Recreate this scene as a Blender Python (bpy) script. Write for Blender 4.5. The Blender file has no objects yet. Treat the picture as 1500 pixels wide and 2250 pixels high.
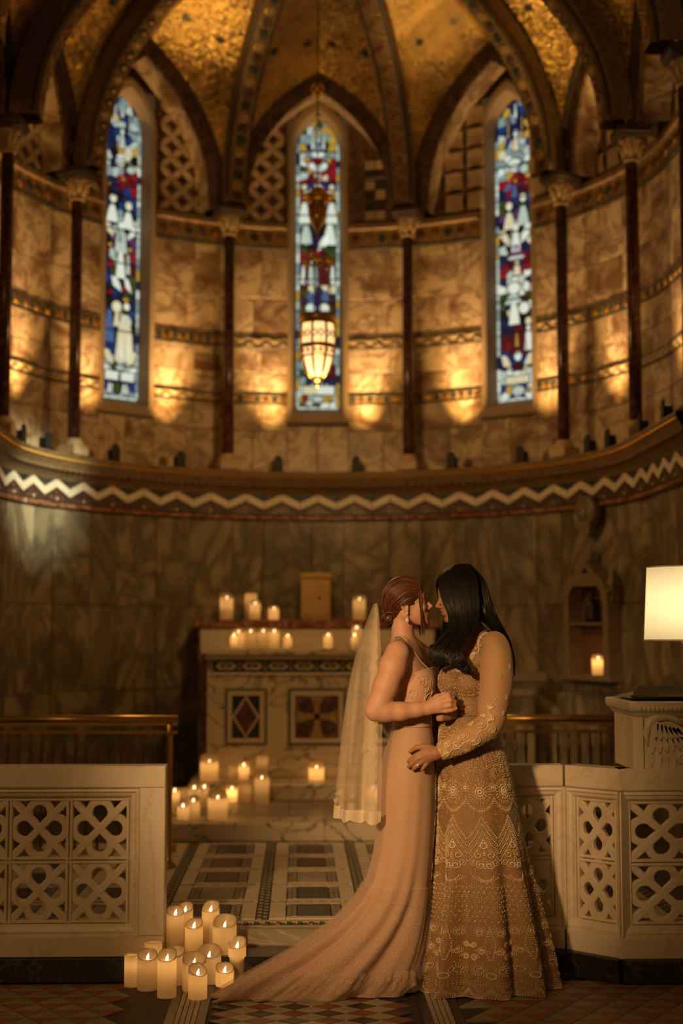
import bpy, math, random
import numpy as np
from mathutils import Vector, Matrix
random.seed(7)
RNG = np.random.default_rng(11)
SC = bpy.context.scene
COL = SC.collection
PI = math.pi
def R(d): return d * PI / 180.0

# ---------------------------------------------------------------- camera
CAM_H = 1.4
PITCH, YAW = math.atan(266 / 3125.0), -math.atan(93 / 3125.0)
cam_d = bpy.data.cameras.new('camera')
cam = bpy.data.objects.new('camera', cam_d); COL.objects.link(cam)
cam.location = (0, 0, CAM_H); cam.rotation_euler = (PI / 2 + PITCH, 0, YAW)
cam_d.sensor_fit = 'VERTICAL'; cam_d.sensor_height = 36; cam_d.sensor_width = 24; cam_d.lens = 50
cam_d.dof.use_dof = True; cam_d.dof.focus_distance = 5.42; cam_d.dof.aperture_fstop = 1.45
cam_d.clip_start = 0.05
SC.camera = cam
# ---------------------------------------------------------------- exposure
SC.view_settings.view_transform = 'Standard'
SC.view_settings.look = 'None'
SC.view_settings.gamma = 1.0
SC.view_settings.use_curve_mapping = False
SC.view_settings.exposure = 0.0
cy = SC.cycles
cy.max_bounces = 7; cy.diffuse_bounces = 3; cy.glossy_bounces = 3
cy.transmission_bounces = 4; cy.transparent_max_bounces = 16
cy.sample_clamp_indirect = 3.0; cy.sample_clamp_direct = 12.0
cy.caustics_reflective = False; cy.caustics_refractive = False
try:
    cy.use_denoising = True
except Exception:
    pass
# ---------------------------------------------------------------- world (dim lamp-lit nave behind the camera)
wd = bpy.data.worlds.new('world'); SC.world = wd; wd.use_nodes = True
wd.node_tree.nodes['Background'].inputs[0].default_value = (1.0, 0.50, 0.14, 1)
wd.node_tree.nodes['Background'].inputs[1].default_value = 0.056
# ---------------------------------------------------------------- lamps: unseen sources and added fill
WARM = (1.0, 0.58, 0.21)
def lamp(kind, name, loc, power, col, target=None, **kw):
    d = bpy.data.lights.new(name, kind); d.energy = power; d.color = col
    for k, v in kw.items(): setattr(d, k, v)
    o = bpy.data.objects.new(name, d); COL.objects.link(o); o.location = loc
    if target is not None:
        o.rotation_euler = (Vector(target) - Vector(loc)).to_track_quat('-Z', 'Y').to_euler()
    return o
# unseen key spot from the left, added balustrade spot, added area fill
lamp('SPOT', 'unseen_spot', (-2.0, 0.2, 2.6), 1320, (1.0, 0.57, 0.24), (0.16, 5.65, 1.0), spot_size=R(22.5), spot_blend=1.0, shadow_soft_size=0.16)
lamp('SPOT', 'unseen_spot', (-3.6, 2.4, 3.4), 90, (1.0, 0.58, 0.24), (-0.85, 5.9, 0.75), spot_size=R(32), spot_blend=1.0, shadow_soft_size=0.22)
lamp('AREA', 'added_fill', (-1.8, -1.0, 4.2), 40, (1.0, 0.50, 0.15), (0, 7.5, 1.6), shape='DISK', size=1.2)
# daylight from a nave window outside the frame on the right, falling on the wall at the left
lamp('SPOT', 'daylight_from_nave_window', (6.0, 1.5, 5.0), 9500, (0.90, 0.92, 0.66), (-1.76, 9.85, 2.42), spot_size=R(5.6), spot_blend=1.0, shadow_soft_size=0.12)

# ---------------------------------------------------------------- pixel helpers (photo frame 1500 x 2250)
CM = cam.rotation_euler.to_matrix()
def ray(px, py): return CM @ Vector(((px - 750) / 3125.0, -(py - 1125) / 3125.0, -1.0))
def at(px, py, Y):
    d = ray(px, py); t = Y / d.y
    return Vector((d.x * t, Y, CAM_H + d.z * t))
def ground(px, py, z):
    d = ray(px, py); t = (z - CAM_H) / d.z
    return Vector((d.x * t, d.y * t, z))

# ---------------------------------------------------------------- materials
def nodes(name):
    m = bpy.data.materials.new(name); m.use_nodes = True
    nt = m.node_tree; return m, nt, nt.nodes['Principled BSDF']
def N(nt, typ, **kw):
    n = nt.nodes.new(typ)
    for k, v in kw.items():
        if k in n.inputs: n.inputs[k].default_value = v
        else: setattr(n, k, v)
    return n
def coords(nt, rnd=True):
    tc = N(nt, 'ShaderNodeTexCoord')
    if not rnd: return tc.outputs['Object']
    oi = N(nt, 'ShaderNodeObjectInfo')
    mul = N(nt, 'ShaderNodeVectorMath', operation='SCALE'); mul.inputs[0].default_value = (13, 7, 17)
    nt.links.new(oi.outputs['Random'], mul.inputs['Scale'])
    ad = N(nt, 'ShaderNodeVectorMath', operation='ADD')
    nt.links.new(tc.outputs['Object'], ad.inputs[0]); nt.links.new(mul.outputs[0], ad.inputs[1])
    return ad.outputs[0]
def ramp(nt, fac, stops, interp='LINEAR'):
    r = N(nt, 'ShaderNodeValToRGB'); r.color_ramp.interpolation = interp
    e = r.color_ramp.elements
    while len(e) < len(stops): e.new(0.5)
    for el, (p, c) in zip(e, stops):
        el.position = p; el.color = (*c, 1) if len(c) == 3 else c
    nt.links.new(fac, r.inputs[0]); return r.outputs[0]
def mixc(nt, fac, a, b, blend='MIX'):
    m = N(nt, 'ShaderNodeMix', data_type='RGBA', blend_type=blend)
    for s, v in ((m.inputs['Factor'], fac), (m.inputs[6], a), (m.inputs[7], b)):
        if isinstance(v, (int, float)): s.default_value = v
        elif isinstance(v, tuple): s.default_value = (*v, 1)
        else: nt.links.new(v, s)
    return m.outputs[2]
def bump(nt, bs, h, strength=0.2, dist=0.01):
    b = N(nt, 'ShaderNodeBump', Strength=strength, Distance=dist)
    nt.links.new(h, b.inputs['Height']); nt.links.new(b.outputs[0], bs.inputs['Normal'])
def plain(name, col, rough=0.5, metal=0.0, var=0.0, vs=6.0, bmp=0.0, bs_=60.0, **kw):
    m, nt, b = nodes(name)
    b.inputs['Base Color'].default_value = (*col, 1); b.inputs['Roughness'].default_value = rough; b.inputs['Metallic'].default_value = metal
    for k, v in kw.items(): b.inputs[k].default_value = v
    if var or bmp: c = coords(nt)
    if var:
        n = N(nt, 'ShaderNodeTexNoise', Scale=vs, Detail=4.0); nt.links.new(c, n.inputs['Vector'])
        o = ramp(nt, n.outputs['Fac'], [(0.3, tuple(x * (1 - var) for x in col)), (0.7, tuple(min(1, x * (1 + var)) for x in col))])
        nt.links.new(o, b.inputs['Base Color'])
    if bmp:
        n = N(nt, 'ShaderNodeTexNoise', Scale=bs_, Detail=3.0); nt.links.new(c, n.inputs['Vector'])
        bump(nt, b, n.outputs['Fac'], bmp)
    return m
def marble(name, base, cloud, vein, scale=3.0, width=0.035, rough=0.35, dist=1.2, stretch=(1, 1, 1), amount=1.0, rnd=True, clouds=(0.35, 0.68)):
    m, nt, b = nodes(name); c = coords(nt, rnd)
    mp = N(nt, 'ShaderNodeMapping'); mp.inputs['Scale'].default_value = stretch; nt.links.new(c, mp.inputs['Vector'])
    n1 = N(nt, 'ShaderNodeTexNoise', Scale=scale * 0.8, Detail=5.0, Distortion=dist); nt.links.new(mp.outputs[0], n1.inputs['Vector'])
    n2 = N(nt, 'ShaderNodeTexNoise', Scale=scale, Detail=6.0, Distortion=dist * 1.5, Roughness=0.55)
    a = N(nt, 'ShaderNodeVectorMath', operation='ADD'); a.inputs[1].default_value = (5, 3, 1)
    nt.links.new(mp.outputs[0], a.inputs[0]); nt.links.new(a.outputs[0], n2.inputs['Vector'])
    c1 = ramp(nt, n1.outputs['Fac'], [(clouds[0], base), (clouds[1], cloud)])
    w = width
    f = ramp(nt, n2.outputs['Fac'], [(0.5 - w * 2.5, (0, 0, 0)), (0.5, (amount,) * 3), (0.5 + w * 2.5, (0, 0, 0))])
    nt.links.new(mixc(nt, f, c1, vein), b.inputs['Base Color'])
    b.inputs['Roughness'].default_value = rough
    return m
def emit(name, col, s):
    m, nt, b = nodes(name)
    b.inputs['Base Color'].default_value = (*[x * 0.3 for x in col], 1)
    b.inputs['Emission Color'].default_value = (*col, 1); b.inputs['Emission Strength'].default_value = s
    return m
MAT = {}
MAT['dado'] = marble('grey green veined marble', (0.38, 0.305, 0.185), (0.18, 0.145, 0.09), (0.065, 0.052, 0.035), 1.25, 0.05, 0.30, 2.4, (1, 1, 0.7), 0.75)
MAT['upper'] = marble('honey veined marble', (0.62, 0.48, 0.31), (0.20, 0.105, 0.05), (0.16, 0.085, 0.045), 2.3, 0.020, 0.38, 1.5, (1, 1, 1.4), 0.75, True, (0.46, 0.66))
MAT['white'] = marble('cream carved marble', (0.74, 0.66, 0.52), (0.64, 0.54, 0.40), (0.42, 0.28, 0.16), 1.7, 0.010, 0.42, 1.4, (1, 1, 1), 0.30)
MAT['altar'] = marble('black veined white marble', (0.72, 0.62, 0.46), (0.64, 0.53, 0.38), (0.06, 0.045, 0.03), 2.0, 0.010, 0.34, 1.3, (1, 1, 1.3), 0.9)
MAT['riser'] = marble('grey streaked step marble', (0.36, 0.31, 0.23), (0.22, 0.18, 0.13), (0.62, 0.54, 0.40), 3.0, 0.02, 0.35, 2.5, (0.5, 1, 2), 0.5)
MAT['plinth'] = marble('black marble', (0.022, 0.022, 0.022), (0.035, 0.033, 0.03), (0.14, 0.13, 0.11), 2.6, 0.006, 0.25, 1.5, (1, 1, 1), 0.5)
MAT['red'] = marble('dark red column marble', (0.075, 0.022, 0.014), (0.045, 0.014, 0.010), (0.16, 0.07, 0.045), 6.0, 0.014, 0.22, 1.2)
MAT['porphyry'] = marble('porphyry', (0.075, 0.024, 0.017), (0.045, 0.016, 0.012), (0.20, 0.12, 0.09), 9.0, 0.012, 0.42, 1.0)
MAT['serpentine'] = marble('serpentine', (0.022, 0.032, 0.025), (0.014, 0.02, 0.017), (0.12, 0.12, 0.09), 9.0, 0.012, 0.42, 1.0)
MAT['rouge'] = marble('red mottled marble', (0.24, 0.06, 0.03), (0.12, 0.035, 0.02), (0.45, 0.28, 0.16), 12.0, 0.02, 0.25, 0.8)
MAT['stone'] = plain('pale window stone', (0.40, 0.30, 0.19), 0.7, 0, 0.08, 8, 0.1)
MAT['capital'] = plain('carved capital stone', (0.50, 0.36, 0.20), 0.6, 0, 0.15, 14, 0.3, 40)
MAT['niche'] = plain('dim brown niche stone', (0.22, 0.155, 0.09), 0.6, 0, 0.15, 14, 0.2, 40)
MAT['carved'] = plain('bronze toned carved moulding', (0.22, 0.14, 0.07), 0.5, 0.2, 0.25, 12, 0.3, 50)
MAT['darkmould'] = plain('dark moulding', (0.05, 0.030, 0.018), 0.5, 0, 0.2, 10)
MAT['archdark'] = marble('brown arch marble', (0.24, 0.15, 0.09), (0.16, 0.09, 0.05), (0.08, 0.04, 0.02), 4.0, 0.03, 0.45, 1.2)
MAT['gilt'] = plain('gilt', (0.85, 0.50, 0.13), 0.32, 1.0, 0.1, 20)
MAT['brass'] = plain('brass', (0.62, 0.40, 0.14), 0.30, 1.0, 0.1, 9)
MAT['black'] = plain('black metal', (0.008, 0.008, 0.008), 0.6)
MAT['lead'] = plain('lead cames', (0.012, 0.012, 0.014), 0.5)
MAT['terracotta'] = plain('terracotta tile', (0.27, 0.105, 0.05), 0.42, 0, 0.25, 25, 0.15, 80)
MAT['greytile'] = plain('grey marble tile', (0.27, 0.235, 0.175), 0.40, 0, 0.3, 60, 0.15, 80)
MAT['slate'] = plain('slate tile', (0.045, 0.05, 0.045), 0.38, 0, 0.25, 25)
MAT['paletile'] = plain('pale tessera', (0.48, 0.41, 0.29), 0.40, 0, 0.2, 30)
MAT['grout'] = plain('grout', (0.07, 0.055, 0.038), 0.8)
def gold_mosaic():
    m, nt, b = nodes('gold mosaic'); c = coords(nt, False)
    v = N(nt, 'ShaderNodeTexVoronoi', Scale=75.0); nt.links.new(c, v.inputs['Vector'])
    sep = N(nt, 'ShaderNodeSeparateColor'); nt.links.new(v.outputs['Color'], sep.inputs[0])
    col = ramp(nt, sep.outputs[0], [(0.0, (0.20, 0.10, 0.025)), (0.35, (0.60, 0.35, 0.085)), (1.0, (0.92, 0.60, 0.17))])
    n = N(nt, 'ShaderNodeTexNoise', Scale=3.5, Detail=4.0); nt.links.new(c, n.inputs['Vector'])
    f = ramp(nt, n.outputs['Fac'], [(0.35, (0.45, 0.45, 0.45)), (0.65, (1, 1, 1))])
    nt.links.new(mixc(nt, 1.0, col, f, 'MULTIPLY'), b.inputs['Base Color'])
    b.inputs['Metallic'].default_value = 0.6; b.inputs['Roughness'].default_value = 0.42
    g = N(nt, 'ShaderNodeNewGeometry')
    s = N(nt, 'ShaderNodeVectorMath', operation='SUBTRACT'); s.inputs[1].default_value = (0.5, 0.5, 0.5)
    nt.links.new(v.outputs['Color'], s.inputs[0])
    k = N(nt, 'ShaderNodeVectorMath', operation='SCALE'); k.inputs['Scale'].default_value = 0.55; nt.links.new(s.outputs[0], k.inputs[0])
    a = N(nt, 'ShaderNodeVectorMath', operation='ADD'); nt.links.new(g.outputs['Normal'], a.inputs[0]); nt.links.new(k.outputs[0], a.inputs[1])
    nn = N(nt, 'ShaderNodeVectorMath', operation='NORMALIZE'); nt.links.new(a.outputs[0], nn.inputs[0])
    nt.links.new(nn.outputs[0], b.inputs['Normal'])
    return m
MAT['mosaic'] = gold_mosaic()

# ---------------------------------------------------------------- mesh helpers
class MB:
    def __init__(s): s.v = []; s.f = []
    def add(s, v, f, mtx=None):
        o = len(s.v)
        s.v += [tuple(mtx @ Vector(p)) for p in v] if mtx is not None else [tuple(p) for p in v]
        s.f += [tuple(i + o for i in q) for q in f]; return s
    def box(s, lo, hi, mtx=None): return s.add(*box(lo, hi), mtx)
    def build(s, name, mat, parent=None, smooth=False): return obj(name, s.v, s.f, mat, parent, smooth)
def mesh(name, v, f, mat, smooth=False):
    me = bpy.data.meshes.new(name)
    if isinstance(v, np.ndarray): v = v.tolist()
    if isinstance(f, np.ndarray): f = f.tolist()
    me.from_pydata(v, [], f); me.update()
    if mat is not None: me.materials.append(MAT[mat] if isinstance(mat, str) else mat)
    if smooth: me.polygons.foreach_set('use_smooth', [True] * len(me.polygons))
    return me
def link(name, me, parent=None, keep=True):
    o = bpy.data.objects.new(name, me); COL.objects.link(o)
    if parent is not None:
        o.parent = parent
        if keep:                       # vertices given in world space: undo the parents' offsets
            off = Vector((0, 0, 0)); p = parent
            while p is not None: off += p.location; p = p.parent
            o.location = -off
    return o
def obj(name, v, f, mat, parent=None, smooth=False, keep=True):
    return link(name, mesh(name, v, f, mat, smooth), parent, keep)
def struct(o): o['kind'] = 'structure'; return o
def stuff(o): o['kind'] = 'stuff'; return o
def tag(o, label, cat, group=None):
    o['label'] = label; o['category'] = cat
    if group: o['group'] = group
    return o
def thing(name, label, cat, loc=(0, 0, 0), group=None):
    o = bpy.data.objects.new(name, None); COL.objects.link(o); o.location = loc; o.empty_display_size = 0.1
    return tag(o, label, cat, group)
def sroot(name, loc=(0, 0, 0)):
    o = bpy.data.objects.new(name, None); COL.objects.link(o); o.location = loc; o['kind'] = 'structure'; return o
def box(lo, hi, ch=0.0):
    x0, y0, z0 = lo; x1, y1, z1 = hi
    if ch <= 0:
        v = [(x0, y0, z0), (x1, y0, z0), (x1, y1, z0), (x0, y1, z0), (x0, y0, z1), (x1, y0, z1), (x1, y1, z1), (x0, y1, z1)]
        return v, [(3, 2, 1, 0), (4, 5, 6, 7), (0, 1, 5, 4), (1, 2, 6, 5), (2, 3, 7, 6), (3, 0, 4, 7)]
    loops = []
    for z, i in ((z0, ch), (z0 + ch, 0), (z1 - ch, 0), (z1, ch)):
        loops.append([(x0 + i, y0 + i, z), (x1 - i, y0 + i, z), (x1 - i, y1 - i, z), (x0 + i, y1 - i, z)])
    return loft(loops, True, True, True)
def loft(loops, closed=True, cap0=False, cap1=False):
    n = len(loops[0]); v = [p for l in loops for p in l]; f = []
    for a in range(len(loops) - 1):
        for i in range(n if closed else n - 1):
            j = (i + 1) % n; f.append((a * n + i, a * n + j, (a + 1) * n + j, (a + 1) * n + i))
    if cap0: f.append(tuple(reversed(range(n))))
    if cap1: f.append(tuple(range((len(loops) - 1) * n, len(loops) * n)))
    return v, f
def lathe(prof, n=20, c=(0, 0, 0), caps=True):
    loops = [[(c[0] + r * math.cos(2 * PI * i / n), c[1] + r * math.sin(2 * PI * i / n), c[2] + z) for i in range(n)] for r, z in prof]
    return loft(loops, True, caps, caps)
def tube(path, rad, n=8, caps=True):
    P = [Vector(p) for p in path]; loops = []; up = None
    for i, p in enumerate(P):
        t = (P[min(i + 1, len(P) - 1)] - P[max(i - 1, 0)]).normalized()
        if up is None:
            up = t.orthogonal().normalized()
        up = (up - t * up.dot(t)); up = up.normalized() if up.length > 1e-6 else t.orthogonal().normalized()
        b = t.cross(up); r = rad[i] if hasattr(rad, '__len__') else rad
        loops.append([tuple(p + (up * math.cos(2 * PI * k / n) + b * math.sin(2 * PI * k / n)) * r) for k in range(n)])
    return loft(loops, True, caps, caps)
def prism(poly, d0, d1, mtx, ch=0.0):
    """2-D polygon (counter-clockwise) pushed from d0 to d1 along local z"""
    n = len(poly); cx = sum(p[0] for p in poly) / n; cy_ = sum(p[1] for p in poly) / n
    loops = [[(x, y, d0) for x, y in poly], [(x, y, d1 - ch) for x, y in poly]]
    if ch > 0:
        s = []
        for x, y in poly:
            L = math.hypot(x - cx, y - cy_) or 1; k = max(0, 1 - ch * 1.4 / L); s.append((cx + (x - cx) * k, cy_ + (y - cy_) * k, d1))
        loops.append(s)
    v, f = loft(loops, True, True, True)
    return [tuple(mtx @ Vector(p)) for p in v], f
def ico(c, r, s=(1, 1, 1)):
    v = [(0, 0, 1), (1, 0, 0), (0, 1, 0), (-1, 0, 0), (0, -1, 0), (0, 0, -1)]
    f = [(0, 1, 2), (0, 2, 3), (0, 3, 4), (0, 4, 1), (5, 2, 1), (5, 3, 2), (5, 4, 3), (5, 1, 4)]
    return [(c[0] + x * r * s[0], c[1] + y * r * s[1], c[2] + z * r * s[2]) for x, y, z in v], f
def sphere(c, r, n=12, m=8, s=(1, 1, 1)):
    return lathe_s(c, [(max(1e-4, math.sin(PI * k / m)) * r, -math.cos(PI * k / m) * r) for k in range(m + 1)], n, s)
def lathe_s(c, prof, n, s):
    v, f = lathe(prof, n); return [(c[0] + x * s[0], c[1] + y * s[1], c[2] + z * s[2]) for x, y, z in v], f
# ================================================================ THE SETTING
AX, AY = 0.148, 9.1            # centre of the apse
RC, RW, RD, RCOL = 1.98, 2.30, 2.14, 2.06
SANCT = 0.162                   # height of the sanctuary floor
def W(th, r):
    s = 1 if th >= 0 else -1
    if abs(th) <= 90: return AX + r * math.sin(R(th)), AY + r * math.cos(R(th))
    return AX + s * r, AY - R(abs(th) - 90) * 2.1
def W3(th, r, z): x, y = W(th, r); return (x, y, z)
def cslab(t0, t1, z0, z1, rf, rb, n=2, ch=0.004):
    """a slab bent to the wall: front at radius rf, back at rb, arrised edges"""
    dt = ch / 2.1 * 180 / PI
    def loop(r, i, j):
        a = [t0 + i + (t1 - t0 - 2 * i) * k / n for k in range(n + 1)]
        return [W3(t, r, z0 + j) for t in a] + [W3(t, r, z1 - j) for t in reversed(a)]
    L = [loop(rf, dt, ch), loop(rf + ch, 0, 0), loop(rb, 0, 0)]
    v, f = loft(L, True); m = 2 * (n + 1)
    f += [(k, m - 1 - k, m - 2 - k, k + 1) for k in range(n)]
    return v, [tuple(reversed(q)) for q in f]
def csweep(prof, ths):
    loops = [[W3(t, r, z) for r, z in prof] for t in ths]
    v, f = loft(loops, False); return v, f
def frange(a, b, n): return [a + (b - a) * k / n for k in range(n + 1)]

# ---- nave floor
fl = struct(obj('floor', *box((-3.2, 2.0, -0.15), (3.4, 5.885, -0.008)), 'grout'))
TW, TD = 0.139, 0.098
def tri_floor(x0, x1, y0, y1):
    a = prism([(-TW / 2 + .003, .003), (TW / 2 - .003, .003), (0, TD - .004)], -0.03, 0, Matrix(), 0.0015)
    b = prism([(-TW / 2 + .003, TD - .003), (0, .004), (TW / 2 - .003, TD - .003)], -0.03, 0, Matrix(), 0.0015)
    ma = mesh('tile', a[0], a[1], 'greytile'); mb = mesh('tile', b[0], b[1], 'terracotta')
    ny = int((y1 - y0) / TD); nx = int((x1 - x0) / TW)
    for j in range(ny):
        for i in range(nx):
            sh = TW / 2 if j % 2 else 0
            for xx, m_ in ((x0 + TW * (i + .5) + sh, ma), (x0 + TW * (i + 1) + sh, mb)):
                if xx + TW / 2 > x1 + .006: continue
                o = link('tile', m_, fl, False); o.location = (xx, y0 + j * TD, 0)
tri_floor(-1.62, -0.60, 5.08, 5.885)
tri_floor(0.60, 1.92, 5.08, 5.885)
def strip(x):
    for k, (w0, w1, m) in enumerate(((-0.075, -0.040, 'slate'), (0.040, 0.075, 'slate'))):
        obj('border_tile', *box((x + w0, 5.05, -0.03), (x + w1, 5.885, 0), 0.001), m, fl)
    ts = mesh('tessera', *box((-0.0085, -0.012, -0.03), (0.0085, 0.012, 0), 0.001), 'paletile')
    for i in range(4):
        for j in range(31):
            o = link('tessera', ts, fl, False); o.location = (x - 0.03 + 0.02 * i, 5.07 + j * 0.0262, 0)
strip(-0.41); strip(0.53)
dm = {}
for m in ('slate', 'terracotta', 'paletile'):
    v, f = prism([(0, -.047), (.060, 0), (0, .047), (-.060, 0)], -0.03, 0, Matrix(), 0.0015); dm[m] = mesh('tile', v, f, m)
for j in range(16):
    for i in range(7):
        x = -0.265 + 0.126 * i + (0.063 if j % 2 else 0)
        if x > 0.40: continue
        o = link('tile', dm[('slate', 'paletile', 'terracotta', 'paletile')[(i * 2 + j) % 4]], fl, False); o.location = (x, 5.10 + j * 0.0495, 0)

# ---- sanctuary platform: black kerb step, grey riser, panelled floor
sf = struct(obj('floor_sanctuary', *box((-2.5, 6.11, -0.1), (2.8, 11.6, SANCT - 0.02)), 'grout'))
k0 = None
for i, (a, b) in enumerate(((-2.4, -1.35), (-1.35, -0.46), (-0.46, 0.42), (0.42, 1.3), (1.3, 2.6))):
    obj('kerb_block', *box((a + .002, 5.89, -0.05), (b - .002, 6.12, 0.095), 0.004), 'plinth', sf)
    obj('riser_slab', *box((a + .052, 6.095, 0.09), (b + .048, 6.15, SANCT), 0.004), 'riser', sf)
def fpiece(name, x0, x1, y0, y1, m, h=0.0, th=0.02):
    return obj(name, *box((x0, y0, SANCT - th), (x1, y1, SANCT + h), 0.0012), m, sf)
colx = [-1.5275 + 0.4565 * i for i in range(8)]           # dark mosaic strips between the columns of panels
rowy = [6.315, 6.728, 7.172, 7.621, 8.082, 8.585]
chk = mesh('tessera', *box((-0.011, -0.011, -0.02), (0.011, 0.011, 0.0006), 0.001), 'serpentine')
chp = mesh('tessera', *box((-0.011, -0.011, -0.02), (0.011, 0.011, 0.0006), 0.001), 'paletile')
fpiece('border_slab', -2.0, 2.2, 6.152, 6.185, 'paletile'); fpiece('border_slab', -2.0, 2.2, 6.262, 6.300, 'paletile')
st = MB(); st2 = MB()
for i in range(180):
    (st if i % 3 else st2).box((-2.0 + i * 0.0235, 6.188 + .024 * (i % 2), SANCT - .01), (-2.0 + i * 0.0235 + 0.018, 6.235 + .024 * (i % 2), SANCT))
stuff(st.build('mosaic_border', 'serpentine', sf)); stuff(st2.build('mosaic_border', 'rouge', sf))
st = MB(); st2 = MB()
for x in colx:                                            # strips: two rows of dark and pale tesserae, pale edging
    for j in range(93):
        y = 6.31 + j * 0.0245
        for k in (-1, 1):
            (st2 if (j + (k > 0)) % 3 == 0 else st).box((x + k * 0.013 - 0.011, y, SANCT - .01), (x + k * 0.013 + 0.011, y + 0.021, SANCT))
stuff(st.build('mosaic_strip', 'serpentine', sf)); stuff(st2.build('mosaic_strip', 'paletile', sf))
stc = {'serpentine': MB(), 'paletile': MB(), 'rouge': MB()}
for i in range(7):
    for j in range(5):
        x0, x1 = colx[i] + 0.030, colx[i + 1] - 0.030; y0, y1 = rowy[j] + 0.012, rowy[j + 1] - 0.012
        if y1 - y0 < 0.3: continue
        w = 0.066 if i != 3 else 0.072
        for a in ((x0, x0 + w, y0, y1), (x1 - w, x1, y0, y1)): fpiece('marble_slab', *a, 'white')
        for a in ((x0 + w + .002, x1 - w - .002, y0, y0 + .05), (x0 + w + .002, x1 - w - .002, y1 - .05, y1)): fpiece('marble_slab', *a, 'white')
        for s in (0, 1):                                  # ends of chequers
            for q in range(12):
                for c in range(2):
                    xx = (x0 + w + .006 + c * .022) if s == 0 else (x1 - w - .048 + c * .022)
                    yy = y0 + .055 + q * (y1 - y0 - .11) / 12
                    stc[('serpentine', 'paletile')[(q + c) % 2]].box((xx, yy, SANCT - .01), (xx + .020, yy + (y1 - y0 - .11) / 12 - .002, SANCT))
        fpiece('inlay_slab', x0 + w + .052, x1 - w - .052, y0 + .056, y1 - .056, ('porphyry', 'serpentine', 'porphyry', 'riser', 'serpentine')[(i * 3 + j * 2) % 5])
        for q in range(int((x1 - x0) / 0.02)):            # dotted line between the rows
            stc[('serpentine', 'paletile', 'rouge')[q % 3]].box((x0 + q * .02, y1 + .004, SANCT - .01), (x0 + q * .02 + .017, y1 + .018, SANCT))
for m, b in stc.items(): stuff(b.build('chequer_mosaic', m, sf))

# ---- lower wall: grey-green marble slabs
wall = sroot('wall_apse')
obj('wall_core', *csweep([(RD + .03, 0), (RD + .03, 2.5), (RW + .3, 2.5)], frange(-118, 126, 80)), 'darkmould', wall)
for r_, (z0, z1) in enumerate(((SANCT - .01, 0.98), (0.983, 1.60), (1.603, 2.295))):
    t = -112.0; k = 0
    while t < 124:
        w = (9.6, 6.6)[k % 2] + (0.8 if k % 3 == 0 else 0)
        obj('marble_slab', *cslab(t + .05, t + w - .05, z0, z1, RD + .004 * ((k * 7 + r_ * 3) % 3) / 2, RD + .03, 2, .003), 'dado', wall)
        t += w; k += 1
# ---- zigzag frieze and cornice
fz = sroot('trim_frieze')
TH0, TH1 = -106, 122
obj('frieze_ground', *csweep([(RD - .01, 2.29), (RD - .035, 2.30), (RD - .035, 2.318), (RD - .02, 2.325), (RD - .02, 2.49)], frange(TH0, TH1, 90)), 'darkmould', fz)
PER = 7.75; zt, zb = 2.462, 2.398; hb = 0.058
def cpoly(pts, rf, rb):        # polygon in (angle, z) bent to the wall
    n = len(pts); c0 = sum(p[0] for p in pts) / n; c1 = sum(p[1] for p in pts) / n
    L = [[W3(t, rb, z) for t, z in pts], [W3(t, rf + .002, z) for t, z in pts], [W3(c0 + (t - c0) * .95, rf, c1 + (z - c1) * .95) for t, z in pts]]
    return loft(L, True, False, True)
k = int(TH0 / PER)
while k * PER < TH1:
    t = k * PER; h = PER / 2
    for (a, b, za, zb_) in ((t - h + .06, t - .05, zb, zt), (t + .05, t + h - .06, zt, zb)):
        obj('chevron', *cpoly([(a, za - hb / 2), (b, zb_ - hb / 2), (b, zb_ + hb / 2), (a, za + hb / 2)], RD - .030, RD - .02), 'white', fz)
    obj('chevron_fill', *cpoly([(t - h + .3, 2.330), (t + h - .3, 2.330), (t, 2.412)], RD - .027, RD - .02), 'porphyry', fz)
    obj('chevron_fill', *cpoly([(t + .35, 2.486), (t + h, 2.442), (t + PER - .35, 2.486)], RD - .027, RD - .02), 'serpentine', fz)
    obj('stud', *sphere(W3(t, RD - .028, 2.348), .013, 8, 6), 'paletile', fz, True)
    k += 1
for i in range(14):
    a = TH0 + i * (TH1 - TH0) / 14
    obj('red_moulding', *cslab(a + .05, a + (TH1 - TH0) / 14 - .05, 2.288, 2.320, RD - .045, RD, 5, .006), 'rouge', fz)
cn = sroot('trim_cornice')
prof = [(RW + .02, 2.63), (RW + .02, 2.655), (RC + .02, 2.66), (RC, 2.655), (RC, 2.632), (RC + .012, 2.628), (RC + .012, 2.606), (RC + .02, 2.600), (RC + .035, 2.575), (RC + .07, 2.535), (RC + .115, 2.505), (RC + .125, 2.50), (RC + .125, 2.486), (RD, 2.48)]
obj('cornice_moulding', *csweep(prof, frange(TH0, TH1, 110)), 'carved', cn, True)
b = MB()
for i in range(300): b.add(*sphere(W3(TH0 + (i + .5) * (TH1 - TH0) / 300, RC + .008, 2.617), .0115, 6, 4))
stuff(b.build('bead_row', 'gilt', cn, True))
b = MB()
for i in range(130):
    t = TH0 + (i + .5) * (TH1 - TH0) / 130; x, y = W(t, RC + .047); 
    ang = math.atan2(AX - x, AY - y) if abs(t) <= 90 else (-PI / 2 if t > 0 else PI / 2)
    m = Matrix.Translation((x, y, 2.556)) @ Matrix.Rotation(-R(max(-90, min(90, t))), 4, 'Z') @ Matrix.Rotation(R(48), 4, 'X')
    v, f = lathe([(.030, 0), (.030, .008), (.020, .008), (.018, .003), (.010, .003), (.006, .010)], 10); b.add(v, f, m)
stuff(b.build('rosette_row', 'carved', cn, True))

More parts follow.
